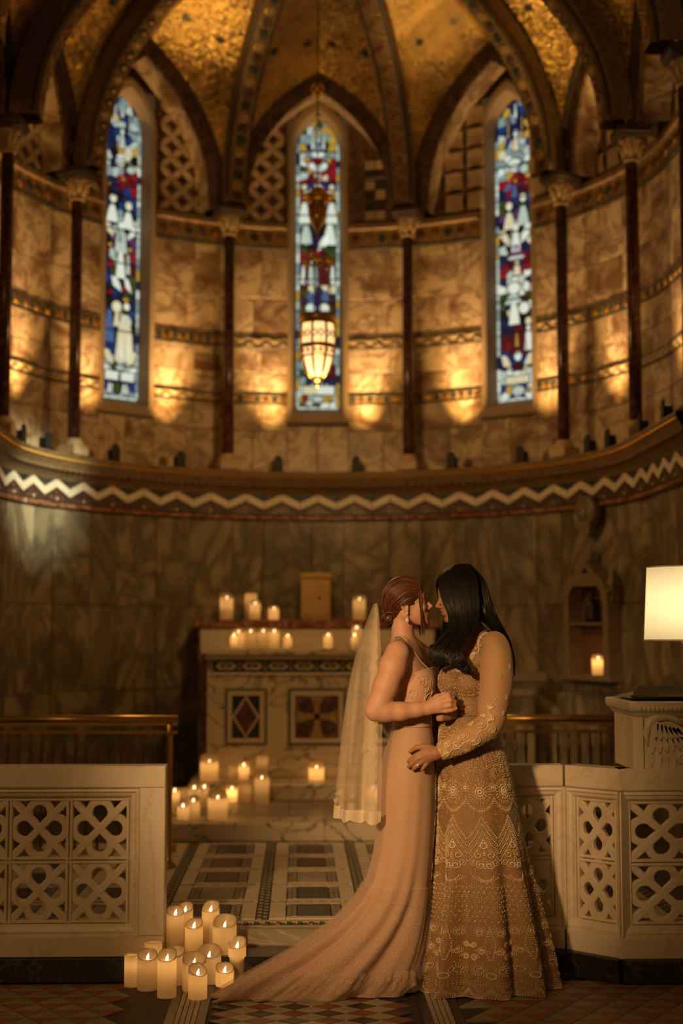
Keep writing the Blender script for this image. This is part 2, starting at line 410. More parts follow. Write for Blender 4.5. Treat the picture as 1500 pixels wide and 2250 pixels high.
# ---- upper wall, bay by bay
up = sroot('wall_upper')
BAYS = {'c': (-20, 20, 0, 6.2, 5.90), 'l': (-59, -20, -40.1, 6.2, 5.97), 'r': (20, 59, 40.1, 6.2, 5.97),
        'lo': (-90, -59, -74.5, 0, 5.86), 'ro': (59, 90, 74.5, 0, 5.86), 'rs': (90, 126, 108, 0, 5.86), 'ls': (-126, -90, -108, 0, 5.86)}
ROWS = [(2.66, 3.02), (3.02, 3.235), (3.315, 3.49), (3.49, 3.69), (3.777, 4.10), (4.10, 4.51)]
BANDS = [(3.235, 3.315), (3.69, 3.777)]
ZS, ZF = 4.77, 4.728
def band(t0, t1, z0, z1, style):
    obj('mosaic_band', *cslab(t0, t1, z0, z1, RW - .006, RW + .03, 6, .002), 'bandgold', up)
    for a, c in ((z0, z0 + .013), (z1 - .013, z1)):
        obj('band_fillet', *cslab(t0, t1, a, c, RW - .010, RW + .0, 6, .002), 'serpentine', up)
    n = max(2, int((t1 - t0) / 1.55)); w = (t1 - t0) / n; zc = (z0 + z1) / 2; h = (z1 - z0) / 2 - .017
    for i in range(n):
        t = t0 + (i + .5) * w
        if style == 'lozenge': obj('band_inlay', *cpoly([(t - w * .42, zc), (t, zc - h), (t + w * .42, zc), (t, zc + h)], RW - .013, RW), 'gilt' if i % 2 else 'serpentine', up)
        else:
            s = 1 if i % 2 else -1
            obj('band_inlay', *cpoly([(t - w * .5, zc - h * s), (t, zc + h * .2 * s), (t + w * .5, zc - h * s)][::s], RW - .013, RW), 'paletile', up)
def arch_curve(hs, rise, n=14):
    rho = (rise * rise + hs * hs) / (2 * hs); a1 = math.asin(min(1, rise / rho)); L = []
    for k in range(n + 1):
        a = a1 * k / n; L.append((-hs + rho - rho * math.cos(a), rho * math.sin(a)))
    return L                                            # left half, springing to apex, s from -hs to 0
MAT['bandgold'] = plain('dull gold band mosaic', (0.42, 0.27, 0.10), 0.42, 0.35, 0.35, 60)
D2 = 180 / PI / 2.1
MAT['ribground'] = plain('umber rib mosaic', (0.20, 0.125, 0.05), 0.45, 0.2, 0.4, 40)
def inside_arch(s, z, hs, rise, m=0.0):
    hs -= m; z = z - ZS
    if abs(s) > hs: return False
    if z <= 0: return True
    rho = (rise * rise + hs * hs) / (2 * hs)
    return (abs(s) + rho - hs) ** 2 + z * z < rho * rho
def lattice(kind, tc, hs, rise, wn, zlo):
    g = 0.172
    def ok(s, z, m=.0): return inside_arch(s, z, hs, rise, m - .045) and z > zlo + .02 and (wn == 0 or abs(s) > .225 + m)
    nx = int(hs / g) + 2
    for i in range(-nx, nx + 1):
        for j in range(0, 9):
            s0, z0 = i * g, zlo + .02 + j * g
            if kind == 'petal':
                for a in (45, 135, 225, 315):
                    cs, cz = s0 + math.cos(R(a)) * g * .36, z0 + .08 + math.sin(R(a)) * g * .36
                    if not ok(cs, cz): continue
                    pts = []
                    for q in range(10):
                        p = 2 * PI * q / 10; x = math.cos(p) * g * .345; y = math.sin(p) * g * .150 * abs(math.sin(p)) ** .35
                        pts.append((tc + (cs + x * math.cos(R(a)) - y * math.sin(R(a))) * D2, cz + x * math.sin(R(a)) + y * math.cos(R(a))))
                    obj('petal_inlay', *cpoly(pts, RW - .020, RW), 'white2', up)
                if ok(s0 + g / 2, z0 + .08): 
                    q = g * .15; obj('lattice_stud', *cpoly([(tc + (s0 + g / 2 - q) * D2, z0 + .08), (tc + (s0 + g / 2) * D2, z0 + .08 - q), (tc + (s0 + g / 2 + q) * D2, z0 + .08), (tc + (s0 + g / 2) * D2, z0 + .08 + q)], RW - .012, RW), ('porphyry', 'serpentine')[(i + j) % 2], up)
            elif kind in ('oval', 'dot'):
                q = g * (.40 if kind == 'oval' else .36)
                cs, cz = s0 + g / 2, z0 + g / 2
                if ok(cs, cz, .02): obj('lattice_tile', *cpoly([(tc + (cs - q) * D2, cz - q), (tc + (cs + q) * D2, cz - q), (tc + (cs + q) * D2, cz + q), (tc + (cs - q) * D2, cz + q)], RW - .014, RW), 'white2', up)
                for (cs, cz, a, b_) in ((s0, z0 + g / 2, .10, .30), (s0 + g / 2, z0, .30, .10)):
                    if not ok(cs, cz, .02): continue
                    if kind == 'dot': a = b_ = .2
                    pts = [(tc + (cs + math.cos(2 * PI * k / 10) * a * g) * D2, cz + math.sin(2 * PI * k / 10) * b_ * g) for k in range(10)]
                    obj('oval_inlay', *cpoly(pts, RW - .022, RW), ('plinth', 'porphyry')[(i + j) % 2] , up)
            elif kind == 'check':
                q = g * .46
                cs, cz = s0 + g / 2, z0 + g / 2
                if not ok(cs, cz, .05): continue
                for dx in (0, 1):
                    for dz in (0, 1):
                        x0, y0 = cs - q + dx * q, cz - q + dz * q
                        obj('lattice_tile', *cpoly([(tc + (x0 + .004) * D2, y0 + .004), (tc + (x0 + q - .004) * D2, y0 + .004), (tc + (x0 + q - .004) * D2, y0 + q - .004), (tc + (x0 + .004) * D2, y0 + q - .004)], RW - .014 - .004 * dx, RW),
                            ('white2', 'white2', 'serpentine', 'white2', 'porphyry', 'white2', 'white2')[(i * 3 + j * 5 + dx * 2 + dz * 3) % 7], up)
MAT['white2'] = marble('honey inlay marble', (0.66, 0.51, 0.33), (0.54, 0.40, 0.24), (0.30, 0.2, 0.1), 4, 0.012, 0.5, 1, amount=.4)
PATT = {'c': ('petal', 'check'), 'l': ('petal', 'petal'), 'r': ('oval', 'oval'), 'lo': ('petal', 'petal'), 'ro': ('oval', 'oval'), 'rs': ('dot', 'dot'), 'ls': ('petal', 'petal')}
for key, (t0, t1, tc, wn, za) in BAYS.items():
    segs = [(t0, t1)] if wn == 0 else [(t0, tc - wn), (tc + wn, t1)]
    for (a, c) in segs:
        nn = 2 if wn else 3
        obj('wall_core', *csweep([(RW + .03, 2.6), (RW + .03, 6.1)], frange(a, c, 8)), 'darkmould', up)
        for ri, (z0, z1) in enumerate(ROWS):
            sp = frange(a, c, nn)
            if ri % 2 and nn == 2: sp[1] += (c - a) * .12
            for q in range(nn): obj('marble_slab', *cslab(sp[q] + .04, sp[q + 1] - .04, z0 + .002, z1 - .002, RW, RW + .03, 4, .003), 'upper', up)
        for bi, (z0, z1) in enumerate(BANDS): band(a, c, z0, z1, 'lozenge' if (bi + (key in 'cr')) % 2 else 'wave')
        # frieze at capital level with its moulding
        obj('frieze_ground', *cslab(a, c, 4.51, 4.672, RW - .012, RW + .03, 6, .003), 'bandgold', up)
        obj('frieze_fillet', *cslab(a, c, 4.51, 4.527, RW - .022, RW, 6, .003), 'serpentine', up)
        obj('frieze_moulding', *cslab(a, c, 4.670, 4.728, RW - .045, RW + .03, 6, .008), 'carved', up)
        n = max(2, int((c - a) / 2.6)); w = (c - a) / n
        for i in range(n):
            t = a + (i + .5) * w
            obj('frieze_inlay', *cpoly([(t + math.cos(2 * PI * q / 8) * w * .46, 4.591 + math.sin(2 * PI * q / 8) * .052) for q in range(8)], RW - .020, RW), 'carved', up)
            obj('frieze_inlay', *cpoly([(t - w * .3, 4.591), (t, 4.553), (t + w * .3, 4.591), (t, 4.629)], RW - .027, RW), ('porphyry', 'gilt', 'serpentine')[i % 3], up)
    if wn:      # under and over the window
        obj('wall_core', *csweep([(RW + .03, 2.6), (RW + .03, 3.10)], frange(tc - wn, tc + wn, 4)), 'darkmould', up)
        obj('wall_core', *csweep([(RW + .03, 5.66), (RW + .03, 6.1)], frange(tc - wn, tc + wn, 4)), 'darkmould', up)
        for q in range(2): obj('marble_slab', *cslab(tc - wn + q * wn + .04, tc - wn + q * wn + wn - .04, 2.662, 3.06, RW, RW + .03, 3, .003), 'upper', up)
    half = (t1 - t0) / 2 / D2 * (2.06 / 2.1)
    hi, he = half - .135, half - .035
    ri_, re_ = za - .13 - ZS, za - ZS
    for (a, c) in ([(tc - hi * D2, tc - wn), (tc + wn, tc + hi * D2)] if wn else [(tc - hi * D2, tc), (tc, tc + hi * D2)]):
            obj('lattice_ground', *csweep([(RW - .004, 4.728), (RW - .004, za)], frange(a, c, 6)), 'archdark', up)
    for side, kind in enumerate(PATT[key]):
        if side == 1 and PATT[key][0] == PATT[key][1]: break
        if key == 'c':
            _n = len(up.children)
        lattice(kind, tc, hi, ri_, wn, 4.728)
        if PATT[key][0] == PATT[key][1]: break
    # arch: marble ring, dark hood moulding, soffit slabs
    ar = sroot('trim_arch')
    ci, ce, cm = arch_curve(hi, ri_), arch_curve(he, re_), arch_curve(he + .03, re_ + .055)
    full = lambda c_: [(c_[0][0], -.045)] + c_ + [(-s, z) for s, z in reversed(c_[:-1])] + [(-c_[0][0], -.045)]
    fi, fe, fm = full(ci), full(ce), full(cm)
    def P(pt, r): return W3(tc + pt[0] * D2, r, ZS + pt[1])
    obj('arch_ring', *loft([[P(i, 2.09), P(i, 2.06), P(e, 2.06), P(e, 2.12)] for i, e in zip(fi, fe)], False), 'archdark', ar)
    obj('hood_moulding', *loft([[P(i, 2.07), P(i, 2.028), P(((i[0] + e[0]) / 2, (i[1] + e[1]) / 2), 2.015), P(e, 2.028), P(e, 2.10)] for i, e in zip(fe, fm)], False), 'darkmould', ar)
    m_ = len(fi); q = 0
    for a in range(0, m_ - 1, 5):
        bnd = fi[a:min(a + 6, m_)]
        if len(bnd) > 1: obj('soffit_slab', *loft([[P(i, 2.085), P(i, RW)] for i in bnd], False), 'upper', ar)
    BAYS[key] = (t0, t1, tc, wn, za, he, re_)
# the two halves of the middle bay carry different inlays: keep each pattern on its own side
for o in [c for c in up.children]:
    if o.name.startswith(('petal_inlay', 'lattice_stud', 'lattice_tile')):
        c = sum((v.co for v in o.data.vertices), Vector()) / len(o.data.vertices)
        if abs(c.x - AX) < .75 and c.y > AY + 1.9:
            if (o.name.startswith(('petal_inlay', 'lattice_stud')) and c.x > AX) or (o.name.startswith('lattice_tile') and c.x < AX):
                bpy.data.objects.remove(o)

# ---- vault: gold mosaic webs and ribs
va = sroot('ceiling')
def rib_pt(th, t, r0=2.0): return W3(th, r0 * math.cos(t * PI / 2), 4.75 + 1.62 * math.sin(t * PI / 2))
for key, (t0, t1, tc, wn, za, he, re_) in BAYS.items():
    ce = arch_curve(he, re_, 12)
    for sgn, th in ((1, t0), (-1, t1)):
        rows = []
        for k, (s, z) in enumerate(ce):
            A = Vector(W3(tc + sgn * s * D2, 2.05, ZS + z)); B = Vector(rib_pt(th, k / 12, 2.06))
            rows.append([tuple(A.lerp(B, q / 10) + Vector((0, 0, .10 * (k / 12) * math.sin(PI * q / 10)))) for q in range(11)])
        v, f = loft(rows, False); web = obj('vault_web', v, f, 'mosaic', va, True)
        for k, q in ((11, 2), (10, 6), (8, 4)):       # inlaid stars
            p = Vector(rows[k][q]); n = (Vector(rows[k][q + 1]) - p).cross(Vector(rows[k - 1][q]) - p).normalized()
            C = Vector((AX, AY - .5, 4.8)); n = n if n.dot(C - p) > 0 else -n
            x = n.orthogonal().normalized(); y = n.cross(x)
            pts = [(math.cos(2 * PI * i / 16) * (.050 if i % 2 == 0 else .018), math.sin(2 * PI * i / 16) * (.050 if i % 2 == 0 else .018)) for i in range(16)]
            L = [[tuple(p + n * d + x * a * s_ + y * b_ * s_) for a, b_ in pts] for d, s_ in ((.006, 1), (.010, .9))]
            obj('star_inlay', *loft(L, True, False, True), 'serpentine', va)
for th in (-124, -90, -59, -20, 20, 59, 90, 124):
    rb = sroot('trim_rib')
    big = abs(th) >= 90
    wd_, dp = (.105, .16) if big else (.082, .13)
    tx, ty = (math.cos(R(th)), -math.sin(R(th))) if abs(th) <= 90 else (0, -1 if th > 0 else 1)
    def frame(t):
        p = Vector(rib_pt(th, t)); q = Vector(rib_pt(th, t + .01)); d = (q - p).normalized()
        side = Vector((tx, ty, 0)); n = side.cross(d).normalized()
        c = Vector((*W(th, 0), 4.75)) if abs(th) <= 90 else Vector((W(th, 0)[0], W(th, 0)[1], 4.75))
        if n.dot(c - p) < 0: n = -n
        return p, d, side, n
    loops = []; L1 = []; L2 = []
    for k in range(25):
        p, d, sd, n = frame(k / 25)
        loops.append([tuple(p + sd * a + n * b_) for a, b_ in ((-wd_, -.03), (-wd_, dp * .55), (-wd_ * .8, dp), (wd_ * .8, dp), (wd_, dp * .55), (wd_, -.03))])
        L1.append(p - sd * wd_ * .95 + n * dp * .8); L2.append(p + sd * wd_ * .95 + n * dp * .8)
    obj('rib_body', *loft(loops, False), 'ribground', rb)
    for L in (L1, L2): obj('rib_fillet', *tube(L, .013, 6), 'darkmould', rb, True)
    n_ = 26
    for k in range(n_):
        p, d, sd, n = frame((k + .5) / n_ * .96); h = .040; w = wd_ * .72
        o = p + n * (dp + .001)
        kind = {-59: 'loz', 59: 'ring', 20: 'zig', -20: 'ring', -90: 'zig', 90: 'loz'}.get(th, 'zig')
        if kind == 'zig':
            s = 1 if k % 2 else -1
            pts = [(-w, -h), (-w * .2, -h * .9), (w, h * .8), (w, h * 1.15), (w * .2, h * 1.15), (-w, -h * .6)] if s > 0 else [(w, -h), (-w, h * .8), (-w, h * 1.15), (w, -h * .6)]
        elif kind == 'loz': pts = [(-w, 0), (0, -h), (w, 0), (0, h)]
        else: pts = [(math.cos(2 * PI * q / 10) * w * .7, math.sin(2 * PI * q / 10) * h * .95) for q in range(10)]
        L = [[tuple(o + sd * a * s_ + d * b_ * s_ + n * e) for a, b_ in pts] for e, s_ in ((-.004, 1), (.004, 1), (.006, .85))]
        obj('rib_inlay', *loft(L, True, False, True), ('porphyry', 'bandgold', 'serpentine')[k % 3] if kind != 'zig' else ('bandgold', 'rouge')[k % 2], rb)
        if kind == 'loz':
            pts2 = [(a * .45, b_ * .45) for a, b_ in pts]
            obj('rib_inlay', *loft([[tuple(o + sd * a + d * b_ + n * e) for a, b_ in pts2] for e in (.004, .010)], True, False, True), 'gilt', rb)

# ---- columns: base block, shaft, carved capital, abacus
def column(th, label, hgt=0.0, rc=RCOL):
    x, y = W(th, rc)
    c = thing('marble_column', label, 'column', (x, y, 2.66), None); c['kind'] = 'thing'
    M = Matrix.Translation((x, y, 2.66)) @ Matrix.Rotation(-R(max(-90, min(90, th))), 4, 'Z')
    z1 = 4.728 + hgt - 2.66
    v, f = box((-.082, -.075, 0.004), (.082, .075, .075), .006); obj('base_block', [tuple(M @ Vector(p)) for p in v], f, 'capital', c)
    v, f = lathe([(.072, .075), (.076, .088), (.070, .100), (.058, .106), (.062, .116), (.055, .126), (.046, .13)], 20); obj('base_moulding', [tuple(M @ Vector(p)) for p in v], f, 'capital', c, True)
    v, f = lathe([(.044, .13), (.0435, z1 / 2), (.041, z1 - .20)], 20); obj('shaft', [tuple(M @ Vector(p)) for p in v], f, 'red', c, True)
    v, f = lathe([(.041, z1 - .205), (.054, z1 - .200), (.054, z1 - .188), (.043, z1 - .182), (.050, z1 - .14), (.070, z1 - .09), (.082, z1 - .062), (.082, z1 - .05)], 20); cap = obj('capital', [tuple(M @ Vector(p)) for p in v], f, 'capital', c, True)
    for k in range(10):      # leaves with curled tips
        a = 2 * PI * k / 10; lo = k % 2; mm = M @ Matrix.Rotation(a, 4, 'Z')
        zz = z1 - (.175 if lo else .15)
        pth = [(0, .046, zz), (0, .058, zz + .04), (0, .074, zz + .075), (0, .088, zz + .078), (0, .090, zz + .064)]
        v, f = tube(pth, [.014, .017, .015, .011, .008], 6); obj('capital_leaf', [tuple(mm @ Vector(p)) for p in v], f, 'capital', cap, True)
    v, f = loft([[(-w, -w, z), (w, -w, z), (w, w, z), (-w, w, z)] for w, z in ((.086, z1 - .05), (.098, z1 - .044), (.098, z1 - .028), (.108, z1 - .02), (.112, z1 + .010), (.112, z1 + .022))], True, True, True)
    obj('abacus', [tuple(M @ Vector(p)) for p in v], f, 'darkmould', c)
column(-20, 'dark red marble column between the left and the middle stained glass windows')
column(20, 'dark red marble column between the middle and the right stained glass windows')
column(-59, 'dark red marble column on the outer side of the left stained glass window')
column(59, 'dark red marble column on the outer side of the right stained glass window')
column(-89, 'leftmost dark red marble column, cut by the photo edge')
column(87.5, 'tall dark red column second from the right, beside the blank bay')
column(123.5, 'rightmost and nearest dark red marble column above the lamp')

# ---- stained glass windows
GL = {'white': (0.72, 0.80, 0.69), 'pale': (0.46, 0.56, 0.48), 'cool': (0.22, 0.31, 0.31), 'blue': (0.010, 0.035, 0.15), 'deep': (0.006, 0.014, 0.055),
      'red': (0.24, 0.008, 0.014), 'wine': (0.075, 0.006, 0.012), 'gold': (0.50, 0.31, 0.04), 'green': (0.035, 0.06, 0.015), 'purple': (0.10, 0.03, 0.11), 'black': (0.006, 0.007, 0.008), 'sky': (0.06, 0.12, 0.27), 'cream': (0.66, 0.62, 0.40)}
for k_, c_ in GL.items(): MAT['g_' + k_] = emit('stained glass ' + k_, c_, 0.85)
def lancet(hw, zb, zs, za, n=10):
    rise = za - zs; rho = (rise * rise + hw * hw) / (2 * hw); a1 = math.asin(min(1, rise / rho)); L = [(-hw, zb), (hw, zb)]
    for k in range(n + 1):
        a = a1 * k / n; L.append((hw - rho + rho * math.cos(a), zs + rho * math.sin(a)))
    for k in range(n - 1, -1, -1):
        a = a1 * k / n; L.append((-hw + rho - rho * math.cos(a), zs + rho * math.sin(a)))
    return L
def clip(poly, a, b, c):        # keep a*x+b*y<=c
    out = []
    for i in range(len(poly)):
        p, q = poly[i], poly[(i + 1) % len(poly)]; dp = a * p[0] + b * p[1] - c; dq = a * q[0] + b * q[1] - c
        if dp <= 0: out.append(p)
        if dp * dq < 0: t = dp / (dp - dq); out.append((p[0] + (q[0] - p[0]) * t, p[1] + (q[1] - p[1]) * t))
    return out
def clip_lancet(poly, L):
    for i in range(len(L)):
        p, q = L[i], L[(i + 1) % len(L)]; a, b = q[1] - p[1], -(q[0] - p[0])
        poly = clip(poly, a, b, a * p[0] + b * p[1])
        if len(poly) < 3: return None
    return poly
def area(p): return abs(sum(p[i][0] * p[(i + 1) % len(p)][1] - p[(i + 1) % len(p)][0] * p[i][1] for i in range(len(p)))) / 2
def window(name, th, zb, zs, za, bandsL, figs, seed):
    rnd = random.Random(seed)
    w = sroot(name); ox, oy = W(th, RW + .105)
    t, n = Vector((math.cos(R(th)), -math.sin(R(th)), 0)), Vector((-math.sin(R(th)), -math.cos(R(th)), 0))
    M = Matrix(((t.x, 0, n.x, ox), (t.y, 0, n.y, oy), (t.z, 1, n.z, 0), (0, 0, 0, 1)))
    hw = .178
    outl = [lancet(*a) for a in ((.252, zb - .13, zs, za + .13), (.252, zb - .13, zs, za + .13), (.236, zb - .115, zs, za + .112), (.205, zb - .05, zs, za + .05), (.196, zb - .03, zs, za + .035), (hw, zb, zs, za))]
    v, f = loft([[(x, y, d) for x, y in L] for L, d in zip(outl, (-.02, .115, .128, .118, .07, .004))], True)
    obj('stone_frame', [tuple(M @ Vector(p)) for p in v], f, 'stone', w)
    L = lancet(hw + .01, zb - .01, zs, za + .01); obj('lead_ground', *prism(L, -.02, 0, M), 'lead', w)
    L = lancet(hw - .002, zb + .002, zs, za - .003)
    H = za - zb
    def col_of(x, y):
        tt = (za - y) / H
        for (b0, pal) in bandsL:
            if tt <= b0: return rnd.choice(pal)
        return 'white'
    seeds = []
    for j in range(37):
        for i in range(5):
            seeds.append(((i - 2 + rnd.uniform(-.36, .36)) * .058, zb + (j + .5 + rnd.uniform(-.36, .36)) * H / 37))
    cnt = 0
    def pane(poly, c, d=0.004):
        nonlocal cnt
        if not poly or area(poly) < 4e-5: return
        cx, cy_ = sum(p[0] for p in poly) / len(poly), sum(p[1] for p in poly) / len(poly)
        sm = [(cx + (x - cx) * max(.2, 1 - .0042 / max(.004, math.hypot(x - cx, y - cy_))), cy_ + (y - cy_) * max(.2, 1 - .0042 / max(.004, math.hypot(x - cx, y - cy_)))) for x, y in poly]
        obj('pane', *prism(sm, 0, d, M), 'g_' + c, w); cnt += 1
    for i, (x, y) in enumerate(seeds):
        p = [(-.150, zb + .018), (.150, zb + .018), (.150, za), (-.150, za)]
        for j, (x2, y2) in enumerate(seeds):
            if i != j and abs(x - x2) < .16 and abs(y - y2) < .2:
                a, b = x2 - x, y2 - y; p = clip(p, a, b, (x2 * x2 + y2 * y2 - x * x - y * y) / 2)
                if len(p) < 3: break
        if len(p) >= 3: pane(clip_lancet(p, L), col_of(x, y))
    for sx in (-1, 1):                      # border strips
        j = 0; y = zb + .018
        while y < zs + .1:
            h = rnd.uniform(.05, .10); p = [(sx * .164 - .012, y), (sx * .164 + .012, y), (sx * .164 + .012, y + h), (sx * .164 - .012, y + h)]
            pane(clip_lancet(p, L), rnd.choice(('white', 'pale', 'pale', 'cool', 'gold', 'cool', 'deep'))); y += h
    for k in range(4): pane([(-.17 + k * .085, zb + .003), (-.17 + k * .085 + .083, zb + .003), (-.17 + k * .085 + .083, zb + .017), (-.17 + k * .085, zb + .017)], 'white')
    for fg in figs:                         # figures: (shape, u -1..1, t 0..1, ru, rz, colour)
        sh, u, tt, ru, rz, c = fg; cx, cy_ = u * .15, za - tt * H
        if sh == 'o': p = [(cx + math.cos(2 * PI * q / 12) * ru, cy_ + math.sin(2 * PI * q / 12) * rz) for q in range(12)]
        elif sh == 'robe': p = [(cx - ru, cy_ - rz), (cx + ru, cy_ - rz), (cx + ru * .75, cy_ + rz * .2), (cx + ru * .35, cy_ + rz), (cx - ru * .35, cy_ + rz), (cx - ru * .75, cy_ + rz * .2)]
        elif sh == 'wing': p = [(cx - ru, cy_ + rz), (cx - ru * .6, cy_ - rz * .3), (cx + ru, cy_ - rz), (cx + ru * .7, cy_ + rz * .1), (cx, cy_ + rz * .9)] if ru > 0 else [(cx - ru, cy_ + rz), (cx, cy_ + rz * .9), (cx + ru * .7, cy_ + rz * .1), (cx + ru, cy_ - rz), (cx - ru * .6, cy_ - rz * .3)]
        elif sh == 'star':
            for q in range(6):
                a = 2 * PI * q / 6 + PI / 6; px_, py_ = cx + math.cos(a) * ru * .62, cy_ + math.sin(a) * ru * .62
                pane(clip_lancet([(px_ + math.cos(a + d) * ru * .40 * k_, py_ + math.sin(a + d) * ru * .40 * k_) for d, k_ in ((0, 1), (PI / 2, .55), (PI, 1), (3 * PI / 2, .55))], L), c, .008)
            p = [(cx + math.cos(2 * PI * q / 8) * ru * .25, cy_ + math.sin(2 * PI * q / 8) * ru * .25) for q in range(8)]; c = 'gold'
        else: p = [(cx - ru, cy_ - rz), (cx + ru, cy_ - rz), (cx + ru, cy_ + rz), (cx - ru, cy_ + rz)]
        kx, ky = sum(a for a, _ in p) / len(p), sum(b for _, b in p) / len(p)
        bk = clip_lancet([(kx + (a - kx) + .0055 * (1 if a > kx else -1), ky + (b - ky) + .0055 * (1 if b > ky else -1)) for a, b in p], L)
        if bk: obj('lead_came', *prism(bk, .001, .006, M), 'lead', w)
        pane(clip_lancet(p, L), c, .008)
    for k in range(1, 9):
        z = zb + H * k / 9.0; q = .172 if z < zs else .15
        if z < za - .2: obj('saddle_bar', *box((-q, z - .005, .004), (q, z + .005, .014)), 'lead', w)
    return M
CAN = ['blue', 'blue', 'deep', 'deep', 'gold', 'pale', 'cool']
WB = ['pale', 'white', 'cool', 'black', 'cream', 'black', 'deep']
